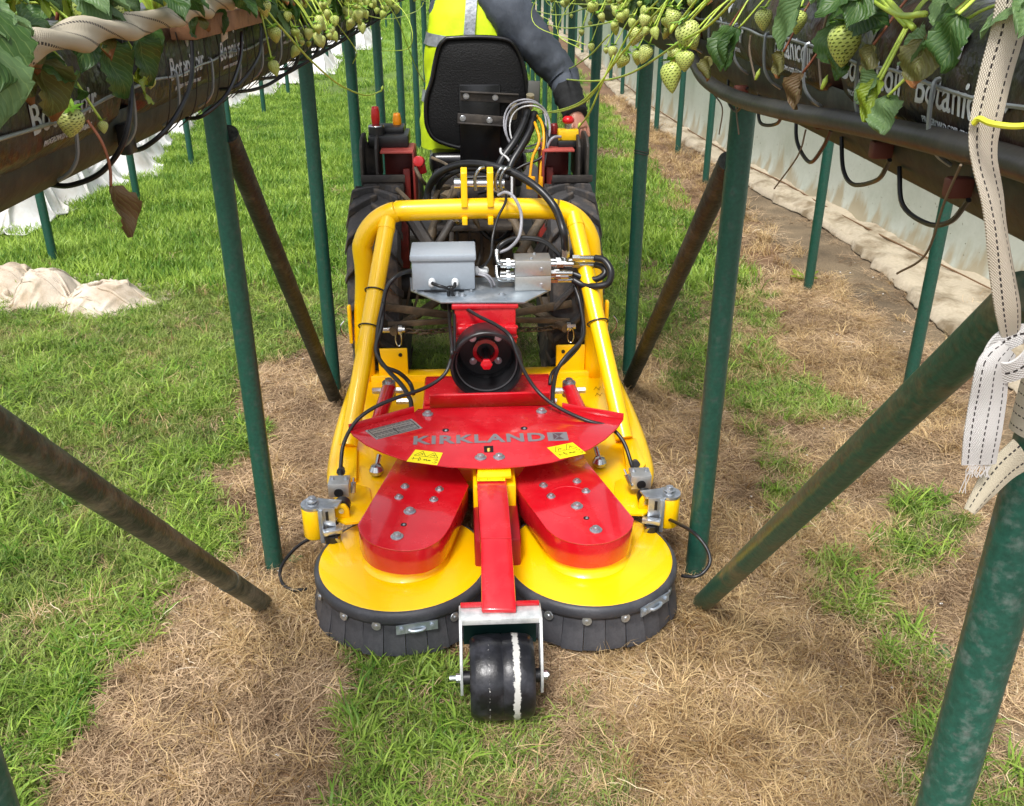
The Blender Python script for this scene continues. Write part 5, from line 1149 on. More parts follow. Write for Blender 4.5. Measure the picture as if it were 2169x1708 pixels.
c_ = LY(798, 290, 2.30); m_ = MB(); m_.lathe([(.0001, .045), (.030, .045), (.034, .041), (.034, -.04), (.0001, -.04)], 20, c=tuple(c_)); part('canister', m_, BLACKP, TR, smooth=40)
m_ = MB(); m_.lathe([(.0001, .0475), (.031, .0475), (.033, .0445), (.0001, .0445)], 20, c=tuple(c_)); part('canister_rim', m_, CHROME, TR)
a = LY(822, 302, 2.25); m_ = MB(); m_.box((a[0], 2.36, a[2]), (.17, .20, .05)); m_.box((a[0]+.01, 2.38, a[2]+.035), (.11, .12, .03)); part('lever_console', m_, BLACKP, TR, bevel=.008)
a = LY(1190, 305, 2.25); m_ = MB(); m_.box((a[0], 2.36, a[2]), (.13, .20, .05)); part('switch_console', m_, BLACKP, TR, bevel=.008)
a = LY(1203, 286, 2.28); m_ = MB(); m_.box((a[0], a[1], a[2]), (.088, .06, .05)); part('switch_box', m_, mat('yellow switch box', rgb(236, 190, 20), .4), TR, bevel=.008)
m_ = MB(); m_.box((a[0]-.004, a[1]-.02, a[2]-.032), (.085, .05, .03)); part('switch_base', m_, BLACKP, TR, bevel=.006)
m_ = MB(); m_.tube([(a[0], a[1], a[2]+.02), (a[0], a[1], a[2]+.052)], .015, 14); part('button_collar', m_, CHROME, TR)
m_ = MB(); m_.lathe([(.0001, .078), (.015, .077), (.024, .068), (.026, .056), (.018, .048), (.0001, .048)], 20, c=(a[0], a[1], a[2])); part('stop_button', m_, mat('red stop button', rgb(196, 24, 30), .3), TR, smooth=60)
def those(pts, r, m=HOSE, nm='cable'): m_ = MB(); m_.tube(crom([LY(a, b, c) for a, b, c in pts], 8), r, 8); part(nm, m_, m, TR, smooth=180)
those([(1188, 290, 2.24), (1172, 292, 2.22), (1160, 310, 2.22), (1152, 350, 2.22), (1148, 380, 2.24)], .006, GHOSE)
# seat
so = [(946, 82), (1010, 79), (1066, 83), (1088, 95), (1104, 125), (1114, 170), (1118, 220), (1122, 280), (1112, 306), (1080, 320), (1000, 318), (930, 300), (908, 276), (902, 245), (904, 205), (914, 172), (922, 130), (931, 98)]
SP_ = [LY(a, b, 2.46) for a, b in so]; SPc = crom(SP_+[SP_[0]], 4)[:-1]
def curved(z): return .05*math.sin((z-.95)/.5*math.pi)
m_ = MB(); n_ = len(SPc); cx_ = sum(p.x for p in SPc)/n_; cz_ = sum(p.z for p in SPc)/n_
V = []
for f, yo in ((0, -.012), (.5, -.012), (.86, -.008), (1, .004), (1, .03), (.97, .07), (.6, .10), (0, .10)):
    for p in SPc: V.append((cx_+(p.x-cx_)*f, 2.47+yo, cz_+(p.z-cz_)*f))
m_.add(V, [(r_*n_+i, r_*n_+(i+1) % n_, (r_+1)*n_+(i+1) % n_, (r_+1)*n_+i) for r_ in range(7) for i in range(n_)]); seat = part('seat_back', m_, SEATM, TR, smooth=45)
m_ = MB(); m_.tube([(p.x, 2.462, p.z) for p in SPc], .010, 8, closed=True); part('seat_piping', m_, SEATE, seat, smooth=180)
a = LY(971, 179, 2.45); b = LY(1061, 340, 2.45); m_ = MB(); m_.box(((a[0]+b[0])/2, 2.452, (a[2]+b[2])/2), (b[0]-a[0], .012, a[2]-b[2])); part('back_plate', m_, SEATE, TR, bevel=.006)
for (p, q) in (((975, 203), (1098, 209)), ((969, 250), (1082, 258))):
    a = Vector(LY(*p, 2.43)); b = Vector(LY(*q, 2.43)); m_ = MB(); d = b-a
    c = a.lerp(b, .5); m_.box(tuple(c), (d.length, .014, .040), rot=(0, -math.atan2(d.z, d.x), 0)); m_.box((c.x, c.y-.012, c.z-.018 if p[1] > 220 else c.z+.018), (d.length, .022, .006), rot=(0, -math.atan2(d.z, d.x), 0)); rail = part('seat_rail', m_, OLDBLK, TR, bevel=.002)
    for t in (.10, .60): q_ = a.lerp(b, t); bolt(B_S, (q_.x, 2.423, q_.z), TR, rot=(R(90), 0, 0))
m_ = MB(); m_.box((-.0, 2.66, .86), (.44, .42, .10)); part('seat_cushion', m_, SEATE, TR, bevel=.035, bseg=4)
m_ = MB(); m_.box((-.0, 2.60, .76), (.34, .36, .12)); part('seat_base', m_, OLDBLK, TR, bevel=.02)
m_ = MB(); m_.box((0, 2.50, .80), (.40, .14, .09)); part('seat_skirt', m_, BLACKP, TR, bevel=.02)
# sockets and coiled cables right of the seat
a = LY(1130, 195, 2.42); m_ = MB(); m_.box((a[0], 2.42, a[2]), (.05, .03, .09), rot=(0, .05, 0)); part('socket_bracket', m_, mat('grey socket bracket', rgb(96, 96, 92), .5, .4), TR, bevel=.003)
a = LY(1112, 240, 2.38); 
for q_, off_ in enumerate(((0, 0), (-.05, -.01), (.02, .03))):
    c = Vector(a)+Vector((off_[0], 0, off_[1])); m_ = MB(); m_.tube([c+Vector((.0, -.03, .05)), c+Vector((0, -.01, -.01))], [.018, .014], 12); part('quick_coupler', m_, mat('pale coupler', rgb(170, 160, 130), .35, .6) if q_ else OLDBLK, TR, smooth=60)
for r0, cxp, cyp, m0, rr0 in ((.095, 1118, 270, GHOSE, .0045), (.085, 1122, 272, mat('pale grey cable', rgb(196, 196, 196), .4), .0035), (.09, 1112, 262, GHOSE, .004)):
    c = Vector(LY(cxp, cyp, 2.30)); m_ = MB(); m_.tube([c+Vector((r0*math.cos(t), .02*math.sin(3*t), r0*1.12*math.sin(t))) for t in np.linspace(0, 2*math.pi, 40)[:-1]], rr0, 7, closed=True); part('coiled_cable', m_, m0, TR, smooth=180)
those([(1118, 235, 2.36), (1108, 265, 2.30), (1090, 300, 2.24), (1065, 335, 2.2), (1050, 365, 2.18)], .017)
those([(1132, 240, 2.36), (1124, 275, 2.28), (1104, 312, 2.22), (1084, 345, 2.18), (1072, 380, 2.15)], .016)
those([(1126, 245, 2.38), (1136, 270, 2.26), (1142, 300, 2.22), (1128, 335, 2.2), (1122, 380, 2.18)], .006, YHOSE)
those([(1130, 238, 2.38), (1148, 262, 2.28), (1152, 300, 2.22), (1146, 350, 2.2), (1143, 395, 2.18)], .006, YHOSE)
those([(1140, 250, 2.36), (1158, 280, 2.26), (1150, 330, 2.2), (1110, 350, 2.2), (1060, 372, 2.18), (960, 378, 2.2)], .006)
those([(1060, 315, 2.22), (1062, 325, 2.2), (1078, 340, 2.18), (1084, 375, 2.14), (1084, 420, 1.9)], .005, mat('pale grey cable', rgb(196, 196, 196), .4))
a = LY(1124, 385, 2.15); m_ = MB(); m_.tube([(a[0], a[1], a[2]-.03), (a[0], a[1], a[2]+.02)], .020, 12); m_.tube([(a[0]+.045, a[1], a[2]-.05), (a[0]+.045, a[1], a[2]+.02)], .008, 8); part('yellow_plug', m_, mat('yellow plug', rgb(230, 160, 14), .4), TR, bevel=.003)
# floor, hood, steering wheel, front wheels (ahead of the driver)
m_ = MB(); m_.box((-.03, 3.02, .45), (.62, .60, .03)); part('foot_plate', m_, OLDBLK, TR, bevel=.006)
m_ = MB(); m_.prism([(-.20, 3.32), (.14, 3.32), (.14, 4.15), (.09, 4.28), (-.15, 4.28), (-.20, 4.15)], .50, .92); part('hood', m_, OLDRED, TR, bevel=.03, bseg=3)
for k in range(6):
    m_ = MB(); m_.box((-.03, 4.283, .56+.05*k), (.18, .006, .02)); part('grille_slat', m_, BLACKP, TR)
m_ = MB(); m_.tube([(-.03, 3.34, .85), (-.03, 3.12, 1.03)], .018, 10); part('steering_column', m_, OLDBLK, TR)
m_ = MB(); m_.tube([(-.03+.17*math.cos(a), 3.11+.12*math.sin(a), 1.04+.12*math.sin(a)) for a in np.linspace(0, 2*math.pi, 31)[:-1]], .012, 8, closed=True); m_.tube([(-.20, 3.11, 1.04), (.14, 3.11, 1.04)], .009, 8); part('steering_wheel', m_, BLACKP, TR, smooth=60)
m_ = MB(); m_.box((-.03, 3.6, .36), (.18, 1.3, .16)); part('chassis', m_, OLDBLK, TR, bevel=.01)
m_ = MB(); m_.tube([(-.36, 3.95, .28), (.30, 3.95, .28)], .035, 12); part('front_axle', m_, OLDBLK, TR)
m_ = MB(); m_.lathe([(.14, -.06), (.20, -.075), (.255, -.065), (.275, -.04), (.278, .04), (.255, .065), (.20, .075), (.14, .06)], 40, axis='x'); FT = m_.mesh('front_tyre', smooth=50)
m_ = MB(); m_.lathe([(.02, .02), (.13, .02), (.145, .055)], 24, axis='x'); m_.lathe([(.02, -.02), (.13, -.02), (.145, -.055)], 24, axis='x'); FR = m_.mesh('front_rim', smooth=50)
for s in (-1, 1): link('front_tyre', FT, TYRE, TR, (-.03+s*.36, 3.95, .278)); link('front_rim', FR, RIM, TR, (-.03+s*.36, 3.95, .278))

# ============================================================ DRIVER
PB_ = np.array([0., 2.72, .90]); PW = MO+_RM.T@PB_
PE_ = thing('person', 'driver in a yellow hi-vis vest and grey sleeves, seen from behind on the tractor seat', 'person', tuple(PW), MA, off=tuple(PB_))
sh_r = Vector(LY(1085, -12, 2.64)); el_r = Vector(LY(1190, 160, 2.58)); wr_r = Vector(LY(1218, 240, 2.42)); hd_r = Vector(LY(1228, 262, 2.40))
sh_l = Vector((-.13, 2.76, 1.48)); el_l = Vector((-.14, 2.98, 1.26)); wr_l = Vector((-.15, 3.06, 1.07)); hd_l = Vector((-.12, 3.12, 1.06))
J = {}; VV = []; EE = []; RRs = []
def jt(nm, p, r, par=None):
    J[nm] = len(VV); VV.append(Vector(p)-Vector(PB_)); RRs.append(r)
    if par: EE.append((J[par], J[nm]))
jt('pelvis', (0, 2.72, .98), .14); jt('waist', (.0, 2.72, 1.14), .13, 'pelvis'); jt('chest', (.0, 2.70, 1.36), .145, 'waist'); jt('neck0', (.0, 2.71, 1.54), .085, 'chest'); jt('neck', (0, 2.73, 1.62), .058, 'neck0')
jt('head0', (0, 2.76, 1.70), .085, 'neck'); jt('head1', (0, 2.77, 1.80), .098, 'head0'); jt('head2', (0, 2.77, 1.87), .075, 'head1')
jt('shr', sh_r, .062, 'chest'); jt('elr', el_r, .045, 'shr'); jt('wrr', wr_r, .030, 'elr'); jt('hdr', hd_r, .036, 'wrr')
jt('shl', sh_l, .062, 'chest'); jt('ell', el_l, .045, 'shl'); jt('wrl', wr_l, .030, 'ell'); jt('hdl', hd_l, .036, 'wrl')
for s, nm in ((1, 'r'), (-1, 'l')):
    jt('hip'+nm, (s*.10, 2.78, .97), .095, 'pelvis'); jt('knee'+nm, (s*.17, 3.16, .96), .062, 'hip'+nm); jt('ank'+nm, (s*.17, 3.12, .56), .042, 'knee'+nm); jt('toe'+nm, (s*.17, 3.28, .50), .036, 'ank'+nm)
# fingers curl over the console edge on the right, round the steering wheel on the left
for side, wv, hv in (('r', wr_r, hd_r), ('l', wr_l, hd_l)):
    d = (hv-wv).normalized(); down = Vector((0.15, 0, -1)).normalized() if side == 'r' else Vector((0, .6, -.5)).normalized(); lat = d.cross(down).normalized()
    for k, (o, ln) in enumerate(((-.030, .055), (-.010, .065), (.010, .062), (.029, .048))):
        a = hv+lat*o+d*.02; b = a+(d*.5+down*.7).normalized()*ln*.5; c = b+(down*.9+d*.1).normalized()*ln*.5
        jt('f%s%da' % (side, k), a, .0115, 'hd'+side); jt('f%s%db' % (side, k), b, .0095, 'f%s%da' % (side, k)); jt('f%s%dc' % (side, k), c, .008, 'f%s%db' % (side, k))
    a = hv-lat*.035-d*.015; b = a-lat*.02+d*.03; jt('t%sa' % side, a, .012, 'hd'+side); jt('t%sb' % side, b, .009, 't%sa' % side)
pm = bpy.data.meshes.new('body'); pm.from_pydata(VV, EE, [])
body = link('body', pm, SKIN, PE_); md = body.modifiers.new('skin', 'SKIN'); sv = pm.skin_vertices[0].data
for i, r_ in enumerate(RRs): sv[i].radius = (r_, r_)
sv[0].use_root = True
md.use_smooth_shade = True; s2 = body.modifiers.new('sub', 'SUBSURF'); s2.levels = 1; s2.render_levels = 2
# face (looks ahead along the row)
hc = Vector((0, 2.77, 1.78))
m_ = MB(); m_.tube([hc+Vector((0, .085, .02)), hc+Vector((0, .115, -.02))], [.010, .016], 10); part('nose', m_, SKIN, PE_, smooth=180)
for s in (-1, 1):
    m_ = MB(); m_.lathe([(.0001, .012), (.010, .008), (.0125, 0), (.010, -.008), (.0001, -.012)], 12, c=tuple(hc+Vector((s*.034, .082, .022)))); part('eye', m_, WHITEP, PE_, smooth=180)
    m_ = MB(); m_.lathe([(.0001, .008), (.018, .006), (.026, 0), (.018, -.006), (.0001, -.008)], 14, axis='x', c=tuple(hc+Vector((s*.093, -.005, 0)))); part('ear', m_, SKIN, PE_, smooth=180)
m_ = MB(); m_.tube([hc+Vector((-.026, .088, -.045)), hc+Vector((0, .096, -.047)), hc+Vector((.026, .088, -.045))], .006, 8); part('mouth', m_, mat('lips', rgb(160, 92, 84), .5), PE_)
def blob(c, rx, ry, rz, z0=-1, n=24, mseg=14):
    mb = MB(); V = []; 
    for j in range(mseg+1):
        t = z0+(1-z0)*j/mseg; r_ = math.sqrt(max(0, 1-t*t))
        for i in range(n): a = 2*math.pi*i/n; V.append((c[0]+rx*r_*math.cos(a), c[1]+ry*r_*math.sin(a), c[2]+rz*t))
    mb.add(V, [(j*n+i, j*n+(i+1) % n, (j+1)*n+(i+1) % n, (j+1)*n+i) for j in range(mseg) for i in range(n)]); return mb
part('hair', blob(hc+Vector((0, -.012, .03)), .103, .108, .112, -.15), mat('short dark hair', rgb(52, 42, 34), .8, bump=.6, bs=120, fine=.4), PE_, smooth=180)
JACK = mat('grey jacket fabric', rgb(66, 72, 82), .8, col2=rgb(80, 86, 96), ns=10, bump=.25, bs=30, fine=.06)
TROU = mat('dark trousers', rgb(34, 36, 42), .85, bump=.3, bs=30)
GLOVE = mat('black knit cuff', rgb(20, 21, 22), .85, bump=.2, bs=80)
def loft(secs, n=36, wr=.0, seed=0, cap=True):   # secs: (cx,cy,z,rx,ry)
    mb = MB(); V = []; Pn = 2.4
    for (cx, cy, z, rx, ry) in secs:
        for i in range(n):
            a = 2*math.pi*i/n; ca, sa = math.cos(a), math.sin(a); r_ = 1/((abs(ca))**Pn+(abs(sa))**Pn)**(1/Pn)
            w = 1+wr*(abs(fbm(ca*2.2+seed, z*11+sa*1.5, seed)-.5)*4-.6)
            V.append((cx+rx*r_*ca*w, cy+ry*r_*sa*w, z))
    m = len(secs); mb.add(V, [(j*n+i, j*n+(i+1) % n, (j+1)*n+(i+1) % n, (j+1)*n+i) for j in range(m-1) for i in range(n)]+([tuple(range(n)), tuple((m-1)*n+i for i in range(n))] if cap else [])); return mb
def interp_secs(keys, n):
    K = np.array(keys); z = np.linspace(K[0, 2], K[-1, 2], n); return [tuple(np.interp(q, K[:, 2], K[:, i]) for i in range(5)) for q in z]
jk = interp_secs([(0, 2.72, .93, .20, .13), (0, 2.72, 1.10, .185, .12), (0, 2.70, 1.35, .20, .125), (0, 2.70, 1.48, .205, .11), (0, 2.71, 1.56, .15, .09), (0, 2.72, 1.63, .07, .07)], 30)
part('jacket_body', loft(jk, wr=.02, seed=3), JACK, PE_, smooth=180)
# vest shell with reflective bands
xv = LY(888, 250, 2.64)[0]; xt = LY(903, 10, 2.64)[0]
vk = interp_secs([(-.03, 2.70, .90, .235, .165), (-.03, 2.70, 1.02, .235, .160), (-.02, 2.69, 1.18, .215, .150), (-.015, 2.685, 1.34, .212, .150), (.0, 2.69, 1.47, .205, .130), (.0, 2.70, 1.56, .16, .105), (0, 2.72, 1.60, .11, .09)], 44)
VEST = mat('hi-vis yellow fabric', rgb(206, 232, 12), .7, bump=.25, bs=25, fine=.05)
vb = VEST.node_tree.nodes['Principled BSDF']; vb.inputs['Emission Strength'].default_value = 0
vest = part('hi_vis_vest', loft(vk, n=72, wr=.055, seed=9, cap=False), VEST, PE_, smooth=180, fix=False)
VREF = mat('silver reflective tape', rgb(150, 154, 160), .45, .25, col2=rgb(120, 124, 130), ns=30, bump=.4, bs=40)
def bandsec(z0, z1, tilt=0):
    K = np.array(vk); mb = MB(); n = 72; V = []; Pn = 2.4
    zs = np.linspace(z0, z1, 6)
    for z in zs:
        cx, cy, _, rx, ry = [np.interp(z, K[:, 2], K[:, i]) for i in range(5)]
        for i in range(n):
            a = 2*math.pi*i/n; ca, sa = math.cos(a), math.sin(a); r_ = 1/((abs(ca))**Pn+(abs(sa))**Pn)**(1/Pn)
            zz = z+tilt*(ca); w = 1+.055*(abs(fbm(ca*2.2+9, z*11+sa*1.5, 9)-.5)*4-.6)
            cx2, cy2, _, rx2, ry2 = [np.interp(zz, K[:, 2], K[:, i]) for i in range(5)]
            V.append((cx2+(rx2+.006)*r_*ca*w, cy2+(ry2+.006)*r_*sa*w, zz))
    mb.add(V, [(j*n+i, j*n+(i+1) % n, (j+1)*n+(i+1) % n, (j+1)*n+i) for j in range(5) for i in range(n)]); return mb
zA = LY(912, 95, 2.64)[2]; zB = LY(893, 212, 2.64)[2]
part('reflective_band', bandsec(zA-.025, zA+.025, -.03), VREF, vest, smooth=180, fix=False)
part('reflective_band', bandsec(zB-.025, zB+.025, -.02), VREF, vest, smooth=180, fix=False)
xa_ = LY(993, 30, 2.54)[0]
for xs0 in (xa_,):
    m_ = MB(); K = np.array(vk); V = []
    for z in np.linspace(1.25, 1.575, 16):
        cx, cy, _, rx, ry = [np.interp(z, K[:, 2], K[:, i]) for i in range(5)]
        for x in np.linspace(xs0-.024, xs0+.024, 4):
            t = min(.97, abs((x+.1*(z-1.4)*(1 if xs0 > 0 else -1)-cx)/rx)); V.append((x+.1*(z-1.4)*(-1 if xs0 > 0 else 1), cy-ry*(1-t**2.4)**(1/2.4)*1.05-.006, z))
    m_.add(V, [(j*4+i, j*4+i+1, (j+1)*4+i+1, (j+1)*4+i) for j in range(15) for i in range(3)]); part('reflective_strap', m_, VREF, vest, smooth=180, fix=False)
def sleeve(pts, rad, nm, m, seed):
    P = crom(pts, 10); mb = MB(); n = 22; rr_ = np.interp(np.linspace(0, len(rad)-1, len(P)), range(len(rad)), rad); mb.tube(P, list(rr_), n)
    for i in range(len(P)):
        for k in range(n):
            v = Vector(mb.v[i*n+k]); w = 1+.13*(abs(fbm(i*.42+seed, k*.5, seed)-.5)*4-.7); mb.v[i*n+k] = tuple(P[i]+(v-P[i])*w)
    return part(nm, mb, m, PE_, smooth=180)
sleeve([Vector(LY(1040, -50, 2.66)), Vector(LY(1070, 12, 2.60)), Vector(LY(1132, 92, 2.58)), el_r, el_r.lerp(wr_r, .5)], [.095, .108, .090, .074, .060], 'sleeve', JACK, 3)
sleeve([Vector((-.10, 2.70, 1.52)), sh_l, sh_l.lerp(el_l, .5), el_l, wr_l], [.07, .075, .068, .062, .046], 'sleeve', JACK, 5)
sleeve([wr_r.lerp(el_r, .60), wr_r.lerp(el_r, .3), wr_r+(wr_r-el_r)*.06], [.068, .064, .054], 'cuff', GLOVE, 7)
for s in (-1, 1): sleeve([(s*.08, 2.74, .96), (s*.13, 2.98, .975), (s*.17, 3.16, .96), (s*.17, 3.14, .75), (s*.17, 3.12, .56)], [.11, .095, .078, .068, .06], 'trouser_leg', TROU, 11)
for s in (-1, 1):
    m_ = MB(); m_.tube([(s*.17, 3.09, .51), (s*.17, 3.16, .515), (s*.17, 3.27, .50), (s*.17, 3.34, .492)], [.04, .052, .044, .030], 14); part('boot', m_, BLACKP, PE_, smooth=180)
# ============================================================ STRAWBERRY PLANTS
def leaf_mat(name, ca, cb, edge=None):
    m = bpy.data.materials.new(name); m.use_nodes = True; n = m.node_tree.nodes; l = m.node_tree.links; b = n['Principled BSDF']; b.inputs['Roughness'].default_value = .45
    uv = n.new('ShaderNodeUVMap'); sx = n.new('ShaderNodeSeparateXYZ'); l.new(uv.outputs[0], sx.inputs[0])
    def M(op, a, b_=None, c=None):
        q = n.new('ShaderNodeMath'); q.operation = op
        for i, v in enumerate((a, b_, c)):
            if v is None: continue
            if hasattr(v, 'links'): l.new(v, q.inputs[i])
            else: q.inputs[i].default_value = v
        return q.outputs[0]
    au = M('ABSOLUTE', M('SUBTRACT', sx.outputs['X'], .5)); t = M('SUBTRACT', M('MULTIPLY', sx.outputs['Y'], 8.0), M('MULTIPLY', au, 9.0)); fr = M('ABSOLUTE', M('SUBTRACT', M('FRACT', t), .5))
    side = M('GREATER_THAN', fr, .44); mid = M('LESS_THAN', au, .014); vein = M('MAXIMUM', side, mid)
    nz = n.new('ShaderNodeTexNoise'); nz.inputs['Scale'].default_value = 30; tc_ = n.new('ShaderNodeTexCoord'); l.new(tc_.outputs['Object'], nz.inputs['Vector'])
    oi = n.new('ShaderNodeObjectInfo'); f = M('ADD', M('MULTIPLY', nz.outputs['Fac'], .7), M('MULTIPLY', oi.outputs['Random'], .5))
    mx = n.new('ShaderNodeMix'); mx.data_type = 'RGBA'; l.new(M('SUBTRACT', f, .1), mx.inputs[0]); mx.inputs[6].default_value = ca; mx.inputs[7].default_value = cb
    m2 = n.new('ShaderNodeMix'); m2.data_type = 'RGBA'; l.new(M('MULTIPLY', vein, .2), m2.inputs[0]); l.new(mx.outputs[2], m2.inputs[6]); m2.inputs[7].default_value = rgb(170, 190, 110)
    out = m2.outputs[2]
    if edge:
        m3 = n.new('ShaderNodeMix'); m3.data_type = 'RGBA'; l.new(M('GREATER_THAN', M('ADD', sx.outputs['Y'], M('MULTIPLY', nz.outputs['Fac'], .35)), 1.04), m3.inputs[0]); l.new(out, m3.inputs[6]); m3.inputs[7].default_value = edge; out = m3.outputs[2]
    l.new(out, b.inputs['Base Color'])
    bp = n.new('ShaderNodeBump'); bp.inputs['Strength'].default_value = .5; bp.inputs['Distance'].default_value = .002; l.new(M('MULTIPLY', fr, -1.0), bp.inputs['Height']); l.new(bp.outputs[0], b.inputs['Normal'])
    tr = n.new('ShaderNodeBsdfTranslucent'); l.new(out, tr.inputs['Color']); ms = n.new('ShaderNodeMixShader'); ms.inputs[0].default_value = .3
    l.new(b.outputs[0], ms.inputs[1]); l.new(tr.outputs[0], ms.inputs[2]); l.new(ms.outputs[0], n['Material Output'].inputs['Surface'])
    return m
LEAF = leaf_mat('strawberry leaf', rgb(40, 76, 32), rgb(82, 118, 50)); LEAFP = leaf_mat('pale strawberry leaf', rgb(88, 120, 74), rgb(118, 148, 92))
LEAFB = leaf_mat('browning strawberry leaf', rgb(96, 104, 50), rgb(122, 110, 58), rgb(150, 100, 56)); LEAFD = leaf_mat('dead strawberry leaf', rgb(100, 78, 52), rgb(128, 100, 66))
LEAFY = leaf_mat('yellowing strawberry leaf', rgb(120, 150, 30), rgb(160, 176, 46))
STEM = mat('green stem', rgb(190, 210, 84), .4, col2=rgb(158, 188, 66), ns=12); STEMR = mat('red stem', rgb(150, 90, 62), .5)
CAL = mat('calyx green', rgb(112, 160, 40), .5, col2=rgb(150, 186, 70), ns=30)
FLOW = mat('dry petal', rgb(226, 222, 190), .6)
bm_ = bpy.data.materials.new('unripe strawberry'); bm_.use_nodes = True; n = bm_.node_tree.nodes; l = bm_.node_tree.links; b = n['Principled BSDF']; b.inputs['Roughness'].default_value = .38
uv = n.new('ShaderNodeUVMap'); mp = n.new('ShaderNodeMapping'); l.new(uv.outputs[0], mp.inputs[0]); vo = n.new('ShaderNodeTexVoronoi'); vo.voronoi_dimensions = '2D'; vo.inputs['Randomness'].default_value = .18; vo.inputs['Scale'].default_value = 1; l.new(mp.outputs[0], vo.inputs['Vector'])
mr = n.new('ShaderNodeMapRange'); mr.inputs[1].default_value = .16; mr.inputs[2].default_value = .30; l.new(vo.outputs['Distance'], mr.inputs[0])
oi = n.new('ShaderNodeObjectInfo'); c1 = n.new('ShaderNodeMix'); c1.data_type = 'RGBA'; l.new(oi.outputs['Random'], c1.inputs[0]); c1.inputs[6].default_value = rgb(184, 200, 96); c1.inputs[7].default_value = rgb(206, 214, 128)
c2 = n.new('ShaderNodeMix'); c2.data_type = 'RGBA'; l.new(mr.outputs[0], c2.inputs[0]); c2.inputs[6].default_value = rgb(96, 112, 28); l.new(c1.outputs[2], c2.inputs[7]); l.new(c2.outputs[2], b.inputs['Base Color'])
bp = n.new('ShaderNodeBump'); bp.inputs['Strength'].default_value = .9; bp.inputs['Distance'].default_value = .0015; l.new(mr.outputs[0], bp.inputs['Height']); l.new(bp.outputs[0], b.inputs['Normal'])
b.inputs['Subsurface Weight'].default_value = .15; b.inputs['Subsurface Radius'].default_value = (.004, .005, .002)
BERRY = bm_
def set_uv(me, uvs):
    u = me.uv_layers.new(name='UVMap'); vi = np.zeros(len(me.loops), np.int32); me.loops.foreach_get('vertex_index', vi); u.data.foreach_set('uv', np.array(uvs)[vi].astype(np.float32).ravel())
def berry_mesh(seed, ln=.042, wd=.017):   # hangs down from origin
    r = random.Random(seed); V = []; U = []; F = []; NA, NL = 22, 16
    for j in range(NL+1):
        t = j/NL; rr = wd*(math.sin(math.pi*min(1, .16+.84*t*.62+.0))**.8 if t < .5 else 1)*(1 if t < .5 else max(0, math.cos((t-.5)*math.pi))**.72*.93+.0)
        rr = wd*max(.0001, math.sin(math.pi*(t**.62))**.75) if t > 0 else .001
        for i in range(NA+1):
            a = 2*math.pi*i/NA; k = 1+.05*math.sin(2*a+seed)+.03*math.sin(3*a+seed*2)
            V.append((rr*k*math.cos(a), rr*k*math.sin(a)*.93, -ln*t)); U.append((i/NA*15+t*13*.5, t*12))
    F = [(j*(NA+1)+i, j*(NA+1)+i+1, (j+1)*(NA+1)+i+1, (j+1)*(NA+1)+i) for j in range(NL) for i in range(NA)]
    nb = len(F)
    for k in range(9):    # calyx sepals
        a = 2*math.pi*k/9+r.uniform(-.2, .2); b0 = len(V); L_ = wd*r.uniform(.9, 1.35); up = r.uniform(-.2, .7)
        for (d, w, h) in ((.1, .2, .002), (.5, .22, .003+.2*up*L_), (1, .0, .002+up*L_*.6)):
            c = Vector((math.cos(a), math.sin(a), 0))*d*L_; s_ = Vector((-math.sin(a), math.cos(a), 0))*w*wd
            for q in (c-s_, c+s_): V.append((q.x, q.y, h)); U.append((0, 0))
        F += [(b0, b0+1, b0+3, b0+2), (b0+2, b0+3, b0+5, b0+4)]
    me = bpy.data.meshes.new('strawberry'); me.from_pydata(V, [], F); set_uv(me, U); me.materials.append(BERRY); me.materials.append(CAL)
    mi = np.zeros(len(F), np.int32); mi[nb:] = 1; me.polygons.foreach_set('material_index', mi); me.shade_smooth(); return me
BER = [berry_mesh(1), berry_mesh(2, .036, .0165), berry_mesh(3, .046, .0165), berry_mesh(4, .028, .012), berry_mesh(5, .018, .0085)]
def leaflet(V, F, U, base, dirv, up, ln, wd, fold=.35, droop=.4, seed=0):
    NU, NV = 12, 12; r = random.Random(seed); d = Vector(dirv).normalized(); u = Vector(up).normalized(); s = d.cross(u).normalized(); u = s.cross(d).normalized(); b0 = len(V); ph = r.uniform(0, 6)
    for j in range(NV+1):
        t = j/NV; w = wd*.5*(math.sin(math.pi*(t**.8))**.62 if 0 < t < 1 else .0)
        if t > .93: w = wd*.5*.34*(1 if t < 1 else .2)
        ser = 1+.09*(1 if (j % 2) else -1)
        for i in range(NU+1):
            x = (i/NU*2-1); xx = x*w*(ser if abs(x) > .95 else 1)
            p = Vector(base)+d*(ln*(t-.05*abs(x)*(1 if j % 2 else 0)))+s*xx+u*(abs(x)**1.2*w*fold-ln*droop*t*t+.004*math.sin(t*9+ph+x*3)+.03*w*math.cos(x*14))
            V.append(tuple(p)); U.append((i/NU, t))
    F += [(b0+j*(NU+1)+i, b0+j*(NU+1)+i+1, b0+(j+1)*(NU+1)+i+1, b0+(j+1)*(NU+1)+i) for j in range(NV) for i in range(NU)]
